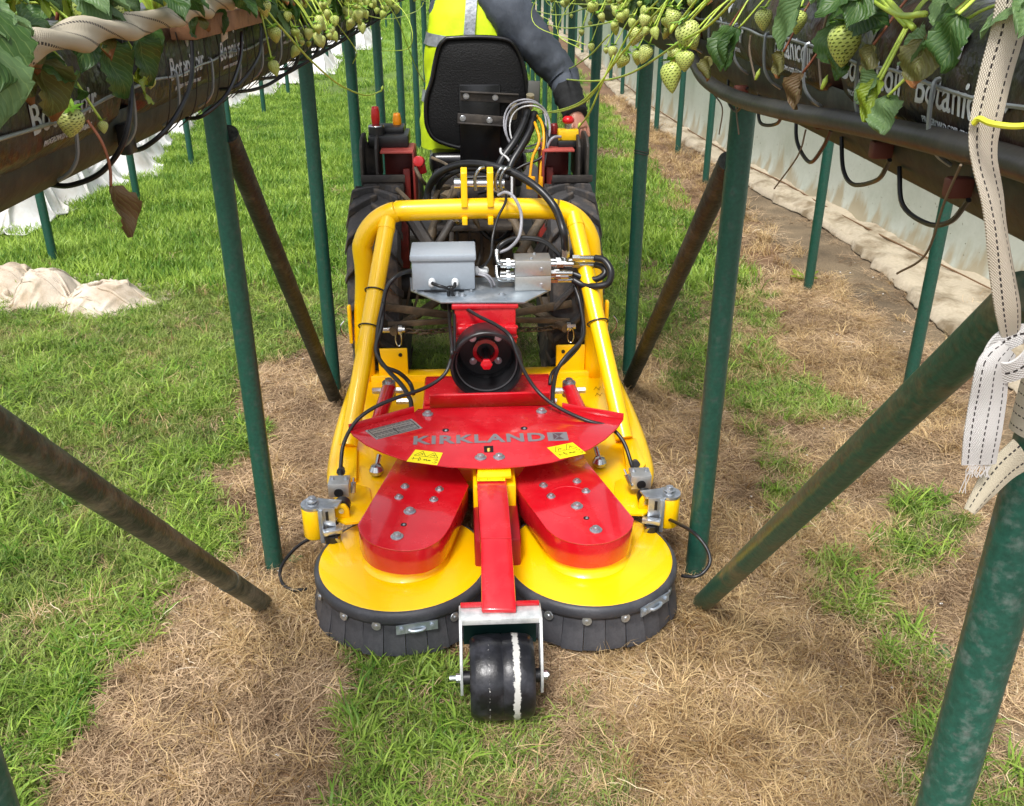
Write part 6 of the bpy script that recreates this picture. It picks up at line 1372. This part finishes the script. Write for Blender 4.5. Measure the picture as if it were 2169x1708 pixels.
def leaf_mesh(seed, m, pet=.16, size=.065, stemm=None):
    r = random.Random(seed); V = []; F = []; U = []; bend = r.uniform(.3, .8)
    out = pet*r.uniform(.75, 1.1); pts = crom([(0, 0, 0), (out*.35, 0, .07), (out*.75, .01*r.uniform(-1, 1), .10-.05*bend), (out, 0, .085-.13*bend)], 6); end = pts[-1]; d = (pts[-1]-pts[-2]).normalized()
    for k, a in enumerate((0, 1.15, -1.15)):
        dv = Vector((math.cos(a), math.sin(a), 0))*.9+Vector((d.x, d.y, d.z))*.5; dv.z = min(dv.z, .1)-.25*bend
        sz = size*(1 if k == 0 else .88)*r.uniform(.9, 1.1); leaflet(V, F, U, end+dv.normalized()*.006, dv, (0.2*r.uniform(-1, 1), .2*r.uniform(-1, 1), 1), sz, sz*.82, r.uniform(.1, .5), r.uniform(.1, .6), seed*3+k)
    nb = len(F); mb = MB(); mb.tube(pts, [.0028]*(len(pts)-1)+[.0018], 6); b0 = len(V); V += mb.v; U += [(0, 0)]*len(mb.v); F += [tuple(i+b0 for i in f) for f in mb.f]
    me = bpy.data.meshes.new('leaf'); me.from_pydata([tuple(v) for v in V], [], F); set_uv(me, U); me.materials.append(m); me.materials.append(stemm or STEM)
    mi = np.zeros(len(F), np.int32); mi[nb:] = 1; me.polygons.foreach_set('material_index', mi); me.shade_smooth(); return me
LM = [leaf_mesh(i, LEAF, pet=.10+.02*(i % 4)) for i in range(6)]+[leaf_mesh(11, LEAFP), leaf_mesh(12, LEAFP, .12), leaf_mesh(13, LEAFB, .13, .05, STEMR), leaf_mesh(14, LEAFD, .13, .04, STEMR), leaf_mesh(15, LEAFY, .12, .055)]
def truss_paths(seed):   # stems arching out over +x then hanging, berry points
    r = random.Random(seed); reach = r.uniform(.13, .26); drop = r.uniform(.02, .13); yy = r.uniform(-.10, .12)
    main = crom([(0, 0, 0), (reach*.35, yy*.2, .045), (reach*.75, yy*.7, .02-drop*.3), (reach, yy, -drop)], 7); st = [(main, .0021)]; be = [(main[-1], r.randrange(3))]
    for k in range(r.randint(1, 4)):
        i = r.randint(len(main)//2, len(main)-3); p = main[i]; q = p+Vector((r.uniform(-.01, .05), r.uniform(-.05, .05), -r.uniform(.01, .06)))
        st.append((crom([p, p.lerp(q, .5)+Vector((.01, 0, .008)), q], 4), .0013)); be.append((q, r.choice([0, 1, 3, 3, 4, 4])))
    return st, be
TRS = []
for sd_ in range(8):
    st, be = truss_paths(sd_+5); mb = MB()
    for p, r_ in st: mb.tube(p, r_, 6)
    TRS.append((mb.mesh('fruit_stem', smooth=180), be))
def runner_mesh(seed):
    r = random.Random(seed); mb = MB(); a = r.uniform(.12, .3); mb.tube(crom([(0, 0, 0), (a*.5, r.uniform(-.1, .1), .03), (a, r.uniform(-.2, .2), -.08), (a+.02, r.uniform(-.25, .25), -.2), (a-.01, r.uniform(-.3, .3), -.25)], 7), .0016, 6); return mb.mesh('runner', smooth=180)
RUN = [runner_mesh(i) for i in range(4)]
CROWN = MB()
for k in range(9):
    a = k*.7; CROWN.tube([(0, 0, -.03), (.012*math.cos(a), .012*math.sin(a), .0), (.03*math.cos(a), .03*math.sin(a), .035)], [.007, .006, .004], 6)
CRM = CROWN.mesh('crown', smooth=60)
def plant(x, y, side, lb, k, nleaf=6, ntr=3, hero=False):
    r = random.Random(k*13+(7 if side < 0 else 3)); t = thing('strawberry_plant', lb, 'strawberry plant', (x, y, 1.615 if side < 0 else 1.645), 0, 'strawberry plants in the %s bed' % ('left' if side < 0 else 'right'))
    toward = 0 if side < 0 else math.pi
    link('crown', CRM, STEM, t)
    for j in range(nleaf):
        a = toward+r.uniform(-1.7, 1.7) if j < nleaf-1 else r.uniform(0, 6.28)
        me = LM[r.choice([0, 1, 2, 3, 4, 5, 0, 1, 2, 6, 7, 8, 9, 10])]; link('leaf', me, None, t, (r.uniform(-.01, .01), r.uniform(-.03, .03), 0), (r.uniform(-.3, .3), r.uniform(-.9, -.15) if y < 2.4 else r.uniform(-.15, .5), a), r.uniform(.75, 1.15))
    for j in range(ntr):
        me, be = TRS[r.randrange(8)]; a = toward+r.uniform(-.7, .7); sc_ = r.uniform(.8, 1.1); f = link('fruit_stem', me, STEM, t, (0, r.uniform(-.04, .04), 0), (0, 0, a), sc_)
        for p, q in be: link('strawberry', BER[q], None, f, tuple(p), (r.uniform(-.5, .5), r.uniform(-.5, .5), r.uniform(0, 6)), r.uniform(.75, 1.0))
    if r.random() < .3 and y > 3.2: link('runner', RUN[r.randrange(4)], STEM, t, None, (0, 0, toward+r.uniform(-.5, .5)))
    return t
PL = {}
for side, x in ((-1, -.632), (1, .568)):
    y = .95 if side < 0 else .85; k = 0
    while y < 8.2:
        hidden_front = (y < 2.6)
        PL[(side, k)] = (plant(x+random.uniform(-.02, .02), y, side, 'green strawberry plant with hanging unripe fruit, %s along the %s bed' % (nth(k), 'left' if side < 0 else 'right'), k, (5 if side > 0 else 7) if y < 2.4 else 8, 0 if y < 2.3 else 3), y); y += .19 if y < 4 else .25; k += 1
for k_ in range(46):   # bundles of pale petioles standing out of the left and right crowns
    side = -1 if k_ % 2 else 1; y0 = random.uniform(1.0, 2.6); kk_ = min(PL, key=lambda q: abs(PL[q][1]-y0)+(9 if q[0] != side else 0)); t_ = PL[kk_][0]
    mb = MB(); dx = -side*random.uniform(.04, .16); dy = random.uniform(-.10, .10); mb.tube(crom([(0, 0, -.01), (dx*.5, dy*.5, .06), (dx, dy, .11+random.uniform(-.06, .04))], 5), [.0026]*10+[.002], 6); link('petiole', mb.mesh('petiole', smooth=180), STEM, t_)
def near_plant(side, y): return min(((abs(v[1]-y), v[0]) for kk, v in PL.items() if kk[0] == side), key=lambda q: q[0])[1]
def hero_berry(px, py, x, size, side, tilt=(0, 0), which=0, stem_to=None):
    p = W(px, py, x=x); t = near_plant(side, p[1]); o = t.location
    st = MB(); top = Vector(p)+Vector((0, 0, .001)); s_ = Vector(stem_to) if stem_to is not None else o+Vector((0, 0, .02))
    mid = s_.lerp(top, .55)+Vector((0, 0, .035)); st.tube([q-o for q in crom([s_, mid, top], 10)], .0020, 6)
    f = link('fruit_stem', st.mesh('stem', smooth=180), STEM, t)
    link('strawberry', BER[which], None, f, tuple(top-o), (tilt[0], tilt[1], random.uniform(0, 6)), size*(1.28 if side > 0 else 1.05))
# right hand cluster of big unripe berries (sighted points)
for px, py, x, sz, ti, w in [(1447, 48, .40, 1.15, .5, 0), (1420, 132, .38, 1.1, .25, 2), (1452, 108, .395, .9, -.1, 1), (1430, 100, .41, .8, .1, 1), (1352, 58, .40, .95, .3, 0), (1325, 112, .39, .95, .5, 0), (1300, 98, .40, .85, .15, 1), (1284, 100, .41, .7, .1, 3), (1252, 92, .42, .75, .3, 1), (1232, 62, .43, .7, 0, 1), (1224, 92, .43, .6, 0, 3), (1350, 105, .42, .8, .1, 2), (1370, 12, .42, 1.0, .3, 0), (1430, 20, .43, .95, 0, 0), (1250, 45, .45, .7, 0, 3), (1210, 30, .45, .7, 0, 3), (1170, 20, .45, .8, .2, 3)]:
    hero_berry(px, py, x, sz, 1, (_wob()*.2, ti), w)
for px, py, x, sz, w in [(1790, 52, .47, 1.02, 0), (1692, 22, .49, .8, 1), (1618, 20, .49, .7, 0)]: hero_berry(px, py, x, sz, 1, (0, .1), w)
for px, py, x, sz, w in [(578, 58, -.50, .9, 0), (625, 60, -.50, .7, 1), (640, 85, -.50, .6, 3), (655, 88, -.50, .6, 3), (680, 20, -.50, .7, 1), (692, 28, -.48, .7, 1), (735, 32, -.50, .6, 1), (150, 232, -.545, .95, 0), (228, 0, -.53, 1.1, 0), (180, -12, -.55, 1.25, 2), (560, 0, -.50, .9, 0), (216, 258, -.54, .6, 3), (320, 165, -.54, .65, 3), (610, 25, -.5, .7, 1)]:
    hero_berry(px, py, x, sz, -1, (_wob()*.3, _wob()*.3), w)
def hero_stem(pts, side, r=.0026, m=None, leafend=False):   # pts (px,py,x)
    P = [Vector(W(a, b, x=c)) for a, b, c in pts]; t = near_plant(side, P[0].y); o = t.location; mb = MB(); mb.tube([p-o for p in crom(P, 9)], r, 7)
    f = link('runner', mb.mesh('runner', smooth=180), m or STEM, t)
    e = P[-1]; tip = MB(); tip.tube([e-o, e-o+Vector((.004, 0, .012)), e-o+Vector((.006, 0, .02))], [r*1.2, r*2, .0004], 7); link('bud', tip.mesh('bud', smooth=180), STEM, f)
hero_stem([(548, -5, -.52), (575, 35, -.50), (610, 75, -.48), (660, 130, -.46), (720, 180, -.43), (775, 202, -.42), (808, 193, -.41)], -1)
hero_stem([(812, -5, -.40), (845, 50, -.38), (868, 110, -.36), (893, 165, -.34), (925, 195, -.33), (947, 200, -.32)], -1, .0024)
hero_stem([(730, -2, -.48), (770, 30, -.46), (830, 40, -.42), (880, 25, -.40), (895, 12, -.4)], -1, .0022)
hero_stem([(880, -5, -.35), (915, 8, -.33), (950, 14, -.3)], -1, .002)
for pts in ([(1400, -5, .42), (1340, 60, .38), (1295, 140, .34), (1255, 195, .30), (1205, 228, .27), (1135, 243, .24)], [(1420, -5, .42), (1352, 70, .38), (1290, 150, .34), (1240, 215, .31), (1180, 238, .29), (1150, 236, .28)], [(1300, 118, .36), (1270, 190, .33), (1248, 240, .31), (1225, 272, .30)],
            [(1560, -5, .44), (1500, 55, .42), (1440, 90, .40), (1330, 158, .38), (1255, 172, .35), (1192, 168, .34)], [(1480, -5, .44), (1440, 45, .42), (1420, 70, .41)], [(1310, 0, .43), (1240, 18, .42), (1180, 32, .40), (1128, 22, .39)], [(1345, 30, .42), (1270, 52, .41), (1200, 60, .40), (1160, 52, .39)],
            [(1290, 75, .40), (1240, 125, .37), (1190, 150, .35), (1150, 140, .34), (1130, 125, .34)], [(1510, -8, .45), (1450, 60, .42), (1440, 100, .40)], [(1350, -5, .42), (1290, 10, .42), (1190, 6, .41), (1130, -5, .4)]):
    hero_stem(pts, 1, .0028)
def hero_leaf(px, py, x, ln, dv, up, side, m, fold=.3, droop=.2, wd=.82, seed=0, stem=None):
    p = Vector(W(px, py, x=x)); t = near_plant(side, p.y); o = t.location; V = []; F = []; U = []
    leaflet(V, F, U, p-o, dv, up, ln, ln*wd, fold, droop, seed); me = bpy.data.meshes.new('leaflet'); me.from_pydata([tuple(v) for v in V], [], F); set_uv(me, U); me.materials.append(m); me.shade_smooth(); lf_ = link('leaf', me, None, t)
    st = MB(); s0 = Vector((0, 0, .02)) if stem is None else Vector(stem)-o; st.tube(crom([s0, (s0+(p-o))/2+Vector((0, 0, .03)), p-o], 8), .0019, 6); link('petiole', st.mesh('petiole', smooth=180), STEMR if m in (LEAFD, LEAFB) else STEM, lf_)
for k_ in range(34):
    side = -1 if k_ % 2 else 1; yq = random.uniform(1.05, 3.2); x_ = -.555 if side < 0 else .495; t_ = near_plant(side, yq)
    p = Vector((x_+_wob()*.02, yq, random.uniform(1.585, 1.64) if side < 0 else random.uniform(1.625, 1.67))); o = t_.location; V = []; F = []; U = []
    leaflet(V, F, U, p-o, (-side*random.uniform(.2, .8), _wob()*.8, -random.uniform(.1, .7)), (-side*.7, -.3, .8), random.uniform(.045, .07), random.uniform(.04, .058), random.uniform(.1, .5), random.uniform(.1, .5), 200+k_)
    me = bpy.data.meshes.new('leaflet'); me.from_pydata([tuple(v) for v in V], [], F); set_uv(me, U); me.materials.append(random.choice([LEAF, LEAF, LEAF, LEAFP, LEAFB, LEAFY])); me.shade_smooth(); link('leaf', me, None, t_)
# left bed leaves in front of the bags
hero_leaf(-25, 10, -.50, .09, (.3, -.6, -.9), (1, -.4, .3), -1, LEAF, seed=1); hero_leaf(-35, 70, -.50, .09, (.2, -.3, -1), (1, -.5, .2), -1, LEAFP, seed=2)
hero_leaf(215, 95, -.53, .085, (.25, .4, -.9), (1, -.5, .2), -1, LEAF, seed=3); hero_leaf(290, 85, -.53, .085, (.1, .5, -.9), (1, -.6, .3), -1, LEAF, seed=4); hero_leaf(170, 60, -.53, .06, (.2, -.5, -.6), (1, -.4, .5), -1, LEAF, seed=5)
hero_leaf(285, 168, -.535, .07, (.1, .9, -.45), (1, -.5, .5), -1, LEAFY, seed=6); hero_leaf(80, 130, -.54, .075, (.1, .2, -1), (1, -.5, .3), -1, LEAFB, .6, seed=7); hero_leaf(150, 170, -.54, .06, (.1, .8, -.3), (1, -.5, .6), -1, LEAF, .5, .5, .5, seed=8)
hero_leaf(40, 40, -.54, .06, (.3, .7, -.2), (.6, -.4, .9), -1, LEAF, seed=9); hero_leaf(380, 20, -.53, .07, (.2, .6, -.5), (1, -.5, .5), -1, LEAF, seed=10)
dl_ = near_plant(-1, 1.4); q0 = Vector(W(185, 255, x=-.55)); q1 = Vector(W(235, 395, x=-.53)); o = dl_.location
st = MB(); st.tube([p-o for p in crom([q0, Vector(W(215, 300, x=-.535)), Vector(W(232, 350, x=-.53)), q1], 8)], .0022, 6); dst = link('dead_stem', st.mesh('stem', smooth=180), STEMR, dl_)
V = []; F = []; U = []; leaflet(V, F, U, q1-o, (.05, .1, -1), (1, -.4, .1), .075, .045, .9, -.1, 21); me = bpy.data.meshes.new('leaflet'); me.from_pydata([tuple(v) for v in V], [], F); set_uv(me, U); me.materials.append(LEAFD); me.shade_smooth(); link('dead_leaf', me, None, dst)
# right bed leaves
hero_leaf(1552, 55, .47, .085, (-.25, -.1, -1), (-1, -.5, .1), 1, LEAF, .7, .05, .75, 31); hero_leaf(1565, 60, .475, .08, (-.2, .1, -1), (-1, -.6, .1), 1, LEAF, .7, .0, .6, 32)
hero_leaf(1700, -10, .47, .085, (-.3, .3, -1), (-1, -.5, .2), 1, LEAFP, .6, .1, .6, 33)
for a_, dv in (((1760, 50), (-.1, -.6, -.5)), ((1800, 60), (-.1, .5, -.7)), ((1830, 20), (-.1, -.9, -.1))): hero_leaf(*a_, .475, .07, dv, (-1, -.4, .5), 1, LEAF, .15, .2, .85, int(a_[0]))
hero_leaf(1960, 80, .455, .05, (-.2, -.2, -1), (-1, -.6, .5), 1, LEAFB, .1, .1, .95, 41); hero_leaf(1962, 85, .455, .05, (-.15, .85, -.35), (-1, -.4, .6), 1, LEAFP, .15, .1, .95, 42); hero_leaf(1975, 70, .455, .05, (-.15, -.8, .25), (-1, -.4, .6), 1, LEAF, .2, .1, .9, 43)
hero_leaf(1860, 165, .46, .045, (-.25, .6, -.6), (-1, -.4, .4), 1, LEAFP, .4, .1, .9, 44); hero_leaf(1865, 170, .46, .05, (-.25, .1, -1), (-1, -.5, .3), 1, LEAFY, .5, .1, .7, 45); hero_leaf(1880, 205, .455, .045, (-.2, -.5, -.9), (-1, -.6, .3), 1, LEAFP, .1, .0, .95, 46)
hero_leaf(1700, 155, .475, .055, (-.1, .1, -1), (-1, -.5, .2), 1, LEAFD, .8, .1, .7, 47); hero_leaf(1660, 110, .48, .045, (-.1, .3, -1), (-1, -.5, .2), 1, LEAFB, .5, .1, .7, 48); hero_leaf(1505, 120, .46, .05, (-.1, .1, -1), (-1, -.5, .2), 1, LEAFB, .5, .1, .9, 49)
hero_leaf(1850, 95, .475, .04, (-.1, .1, -1), (-1, -.5, .4), 1, LEAFB, .2, .1, .8, 50); hero_leaf(1790, 90, .477, .05, (-.1, .1, -1), (-1, -.5, .4), 1, LEAF, .2, .1, .85, 51); hero_leaf(2030, 30, .45, .055, (-.1, .1, -1), (-1, -.5, .4), 1, LEAF, .2, .1, .85, 52)
for pts in ([(1760, 5, .47), (1745, 60, .47), (1735, 110, .475), (1740, 190, .47)], [(1590, 75, .48), (1588, 110, .48), (1600, 170, .48)], [(1960, 30, .46), (1900, 30, .46), (1820, -20, .47)], [(1935, 60, .46), (1880, 0, .465)], [(1920, 55, .46), (1860, -10, .465)]):
    hero_stem(pts, 1, .0020 if pts[0][0] < 1900 else .0035, mat('dry runner', rgb(120, 104, 84), .7) if pts[0][0] < 1900 else STEM)
# dry creeper stalks hanging from the right gutter
for k, pts in enumerate([[(1707, 275, .55), (1690, 330, .55), (1640, 400, .56)], [(2035, 350, .50), (2000, 430, .52), (1960, 540, .55), (1900, 580, .6)], [(1512, 200, .50), (1530, 230, .5), (1523, 285, .5)], [(1556, 195, .52), (1560, 240, .52), (1565, 285, .52)]]):
    mb = MB(); mb.tube(crom([W(a, b, x=c) for a, b, c in pts], 8), .0016, 6); solid('dry_stalk', mb, mat('dry runner', rgb(120, 104, 84), .7), 'thin dry stalk hanging below the right gutter, %s' % ['beside the post with the brace', 'right, reaching the thin post near the sheet', 'in front of the right disc post', 'short, beside the pipe end'][k], 'stalk', 'dry stalks under the right gutter')

# ============================================================ STRAPS
def strap_mat(name, col):
    m = bpy.data.materials.new(name); m.use_nodes = True; n = m.node_tree.nodes; l = m.node_tree.links; b = n['Principled BSDF']; b.inputs['Roughness'].default_value = .8
    uv = n.new('ShaderNodeUVMap'); sx = n.new('ShaderNodeSeparateXYZ'); l.new(uv.outputs[0], sx.inputs[0])
    def M(op, a, b_=None):
        q = n.new('ShaderNodeMath'); q.operation = op
        for i, v in enumerate((a, b_)):
            if v is None: continue
            if hasattr(v, 'links'): l.new(v, q.inputs[i])
            else: q.inputs[i].default_value = v
        return q.outputs[0]
    # u counts dash lines, v in metres
    line = M('LESS_THAN', M('ABSOLUTE', M('SUBTRACT', M('FRACT', sx.outputs['X']), .5)), .055); dash = M('LESS_THAN', M('FRACT', M('MULTIPLY', sx.outputs['Y'], 150.)), .62); k = M('MULTIPLY', line, dash)
    wv = M('MULTIPLY', M('SINE', M('MULTIPLY', sx.outputs['Y'], 1900.)), M('SINE', M('MULTIPLY', sx.outputs['X'], 48.)))
    nz = n.new('ShaderNodeTexNoise'); nz.inputs['Scale'].default_value = 14; t = n.new('ShaderNodeTexCoord'); l.new(t.outputs['Object'], nz.inputs['Vector'])
    mx = n.new('ShaderNodeMix'); mx.data_type = 'RGBA'; l.new(nz.outputs['Fac'], mx.inputs[0]); mx.inputs[6].default_value = col; mx.inputs[7].default_value = tuple(c*.72 for c in col[:3])+(1,)
    m4 = n.new('ShaderNodeMix'); m4.data_type = 'RGBA'; l.new(M('MULTIPLY', M('GREATER_THAN', wv, .25), .28), m4.inputs[0]); l.new(mx.outputs[2], m4.inputs[6]); m4.inputs[7].default_value = tuple(c*.45 for c in col[:3])+(1,)
    m2 = n.new('ShaderNodeMix'); m2.data_type = 'RGBA'; l.new(k, m2.inputs[0]); l.new(m4.outputs[2], m2.inputs[6]); m2.inputs[7].default_value = rgb(52, 46, 44); l.new(m2.outputs[2], b.inputs['Base Color'])
    bp = n.new('ShaderNodeBump'); bp.inputs['Strength'].default_value = .5; bp.inputs['Distance'].default_value = .001; l.new(wv, bp.inputs['Height']); l.new(bp.outputs[0], b.inputs['Normal'])
    return m
STRAP = strap_mat('woven strap', rgb(222, 210, 190)); STRAPO = strap_mat('old woven strap', rgb(208, 196, 170)); STRAPG = strap_mat('grey woven strap', rgb(222, 218, 214))
def ribbon(name, pts, wid, nrm, m, parent, lines=2, th=.0018, twist=None, label=None, wav=.0):
    P = crom(pts, 10); n = len(P); V = []; U = []; NU = 8; s = 0
    wd = np.interp(np.linspace(0, 1, n), np.linspace(0, 1, len(wid)), wid) if hasattr(wid, '__len__') else [wid]*n
    NR_ = [Vector(q) for q in nrm] if hasattr(nrm[0], '__len__') else [Vector(nrm)]*2; org = Vector(P[0])
    for i in range(n):
        d = (P[min(i+1, n-1)]-P[max(i-1, 0)]).normalized(); t = i/(n-1)*(len(NR_)-1); j = min(int(t), len(NR_)-2); nn = NR_[j].lerp(NR_[j+1], t-j); sd2 = d.cross(nn).normalized(); nn = sd2.cross(d).normalized()
        if i: s += (P[i]-P[i-1]).length
        for f in (0, 1):
            for k in range(NU+1):
                x = k/NU*2-1; q = P[i]+sd2*x*wd[i]/2+nn*((th if f else 0)+wav*math.sin(x*2.2+s*30)*.5-abs(x)**2*wav)
                V.append(tuple(q-org)); U.append((k/NU*lines, s))
    K = 2*(NU+1); F = []
    for i in range(n-1):
        for k in range(NU): F.append((i*K+k, i*K+k+1, (i+1)*K+k+1, (i+1)*K+k)); F.append((i*K+NU+1+k+1, i*K+NU+1+k, (i+1)*K+NU+1+k, (i+1)*K+NU+2+k))
        F.append((i*K, (i+1)*K, (i+1)*K+NU+1, i*K+NU+1)); F.append((i*K+NU, i*K+2*NU+1, (i+1)*K+2*NU+1, (i+1)*K+NU))
    F.append(tuple(list(range(NU+1))+list(range(2*NU+1, NU, -1)))); e = (n-1)*K; F.append(tuple([e+q for q in list(range(NU, -1, -1))+list(range(NU+1, 2*NU+2))]))
    me = bpy.data.meshes.new(name); me.from_pydata(V, [], F); set_uv(me, U); me.shade_smooth(); me.set_sharp_from_angle(angle=R(50))
    o = link(name, me, m, parent); o.location = org-(parent.location if parent else Vector((0, 0, 0))); return o
P0 = Vector((.613, .895, 1.05))
ST = thing('webbing_strap', 'cream webbing strap with dashed lines knotted round the lower right post', 'strap', tuple(P0))
YS = .845
sp2 = [W(2158, -60, y=YS), W(2140, 60, y=YS), W(2112, 160, y=YS), W(2088, 270, y=YS), W(2088, 340, y=YS), W(2108, 430, y=YS), W(2126, 560, y=YS), W(2140, 660, y=YS), W(2146, 730, y=YS+.01)]
ribbon('hanging_strap', [Vector(p) for p in sp2], [.030, .029, .027, .026, .024, .026, .026, .025, .018], [(0, -1, .3), (-.2, -1, .3), (.25, -1, .3), (.1, -1, .2)], STRAP, ST, 2, wav=.004)
kn = Vector(W(2140, 745, y=YS)); 
m_ = [kn+Vector((.020*math.cos(a), .013*math.sin(a)-.004, .016*math.sin(a*1.0+.8))) for a in np.linspace(0, 2*math.pi*1.05, 12)]
ribbon('strap_knot', m_, [.018, .024, .024, .018], [(0, -1, .4), (.6, -.6, .5), (-.3, -1, -.3), (0, -1, .4)], STRAPG, ST, 1, .003)
ribbon('strap_tail', [Vector(W(2136, 738, y=YS-.008)), Vector(W(2108, 775, y=YS-.015)), Vector(W(2095, 850, y=YS-.015)), Vector(W(2082, 930, y=YS-.02)), Vector(W(2074, 985, y=YS-.02))], [.022, .034, .036, .036, .034], (-.1, -1, .5), STRAPG, ST, 3, wav=.003)
c0 = Vector((.613, .895, 0)); zk = W(2150, 850, y=.87)[2]
for q_, (dz, wd_) in enumerate(((.0, .030), (-.026, .028), (-.05, .028))):
    pts = [c0+Vector((.0365*math.cos(a), .0365*math.sin(a), zk+dz-.012*math.sin(a+1.2)-.006*(a/6.3))) for a in np.linspace(R(-260), R(85), 16)]
    # normal must follow the post
    P = pts; nr = [(p-c0).normalized().xy.to_3d() for p in P]; ribbon('strap_wrap', P, wd_, [tuple(v) for v in nr], STRAP, ST, 2, .002)
ribbon('strap_end', [Vector(W(2168, 960, y=YS+.01)), Vector(W(2130, 990, y=YS)), Vector(W(2095, 1030, y=YS-.01)), Vector(W(2055, 1085, y=YS-.02))], [.036, .030, .024, .012], (-.1, -1, .5), STRAPO, ST, 2, wav=.003)
fg_ = MB()
for k in range(26):
    a = Vector(W(2052+k*1.9, 985+random.uniform(-2, 3), y=YS-.02)); fg_.tube([a, a+Vector((_wob()*.003, 0, -.006)), a+Vector((_wob()*.005-.001*(k < 3), 0, -.014-.02*(k < 3)))], .0004, 4)
o = part('frayed_threads', fg_, STRAPG, None); o.location = Vector((0, 0, 0)); o.parent = ST; o.location = -ST.location; o['kind'] = 'stuff'
mb = MB(); mb.tube(crom([W(2200, 262, y=YS-.03), W(2150, 268, y=YS-.03), W(2100, 262, y=YS-.02), W(2075, 252, y=YS-.005), W(2062, 262, y=YS)], 8), .0028, 8)
solid('yellow_tie', mb, mat('yellow plastic tie', rgb(216, 214, 60), .35), 'yellow plastic tie hooked round the cream strap at the right edge', 'tie')
# twisted strap and board over the left bags
TS = [W(28, 112, x=-.50), W(120, 84, x=-.50), W(240, 62, x=-.51), W(330, 44, x=-.51), W(430, 16, x=-.52), W(520, -10, x=-.53), W(600, -30, x=-.54)]
P = crom([Vector(p) for p in TS], 14); n_ = len(P); NA = 20; V = []; U = []; s_acc = 0; org = P[0].copy()
for i in range(n_):
    d = (P[min(i+1, n_-1)]-P[max(i-1, 0)]).normalized(); u = Vector((0, 0, 1)); u = (u-d*u.dot(d)).normalized(); w = d.cross(u)
    if i: s_acc += (P[i]-P[i-1]).length
    for k in range(NA+1):
        a = 2*math.pi*k/NA; tw = s_acc*15; r_ = .0155*(1+.28*math.cos(2*(a-tw)))*(1+.12*math.sin(s_acc*40))*min(1, .45+i/8)
        V.append(tuple(P[i]+(u*math.cos(a)+w*math.sin(a))*r_-org)); U.append(((a-tw)/(2*math.pi)*4, s_acc))
me = bpy.data.meshes.new('twisted_strap'); me.from_pydata(V, [], [(i*(NA+1)+k, i*(NA+1)+k+1, (i+1)*(NA+1)+k+1, (i+1)*(NA+1)+k) for i in range(n_-1) for k in range(NA)]); set_uv(me, U); me.shade_smooth()
o = link('twisted_strap', me, STRAPO, None, loc=org); o['label'] = 'twisted cream webbing strap stretched over the left strawberry bed'; o['category'] = 'strap'
a = Vector(W(385, 62, x=-.56)); b = Vector(W(536, 30, x=-.56)); mb = MB(); c = a.lerp(b, .5); d = b-a
mb.box((0, 0, 0), (.045, d.length, .038)); bo = mb.mesh('board', bevel=.002); o = link('wooden_board', bo, WOODM, None, loc=c, rot=(math.atan2(d.z, d.y), 0, 0)); o['label'] = 'short weathered board lying over the left bags under the twisted strap'; o['category'] = 'board'
a = Vector(W(475, 70, x=-.555)); mb = MB(); mb.box((0, 0, 0), (.002, .05, .030)); o = link('plant_tag', mb.mesh('tag', bevel=.0005), CLOTH, None, loc=a, rot=(.1, .1, 0)); o['label'] = 'small pale cloth tag hanging under the board end'; o['category'] = 'tag'
# small weed leaves at post feet
for k, (px, py, sc_, lb) in enumerate([(620, 1195, 1.0, 'small pale weed leaf lying beside the left feeler wire'), (1700, 600, 2.2, 'broad leaved weed growing at the foot of the thin right post'), (1045, 1520, .5, 'tiny weed growing under the black trailing wheel'), (1990, 1385, .9, 'small seedling on the soil beside the strapped post')]):
    p = W(px, py, z=0); t = thing('weed', lb, 'weed', (p[0], p[1], .0))
    for j in range(4 if k else 2):
        V = []; F = []; U = []; a = j*1.6+.4; leaflet(V, F, U, (0, 0, .01), (math.cos(a), math.sin(a), .9 if k == 1 else .25), (0, 0, 1) if k != 1 else (-math.cos(a), -math.sin(a), .5), .05*sc_, .024*sc_, .2, .3, 70+j)
        me = bpy.data.meshes.new('leaf'); me.from_pydata([tuple(v) for v in V], [], F); set_uv(me, U); me.materials.append(LEAFP if k != 1 else LEAFY); me.shade_smooth(); link('leaf', me, None, t)
# wire tied round the second right post
mb = MB()
for z0 in (.985, .995): mb.tube([(.613+.030*math.cos(a), 3.80+.030*math.sin(a), z0+.004*math.sin(a*2)) for a in np.linspace(0, 2*math.pi, 19)[:-1]], .002, 5, closed=True)
solid('tie_wire', mb, OLDBLK, 'dark tie wire wound round the second right post', 'wire')
for pl_ in list(bpy.data.objects):
    pass
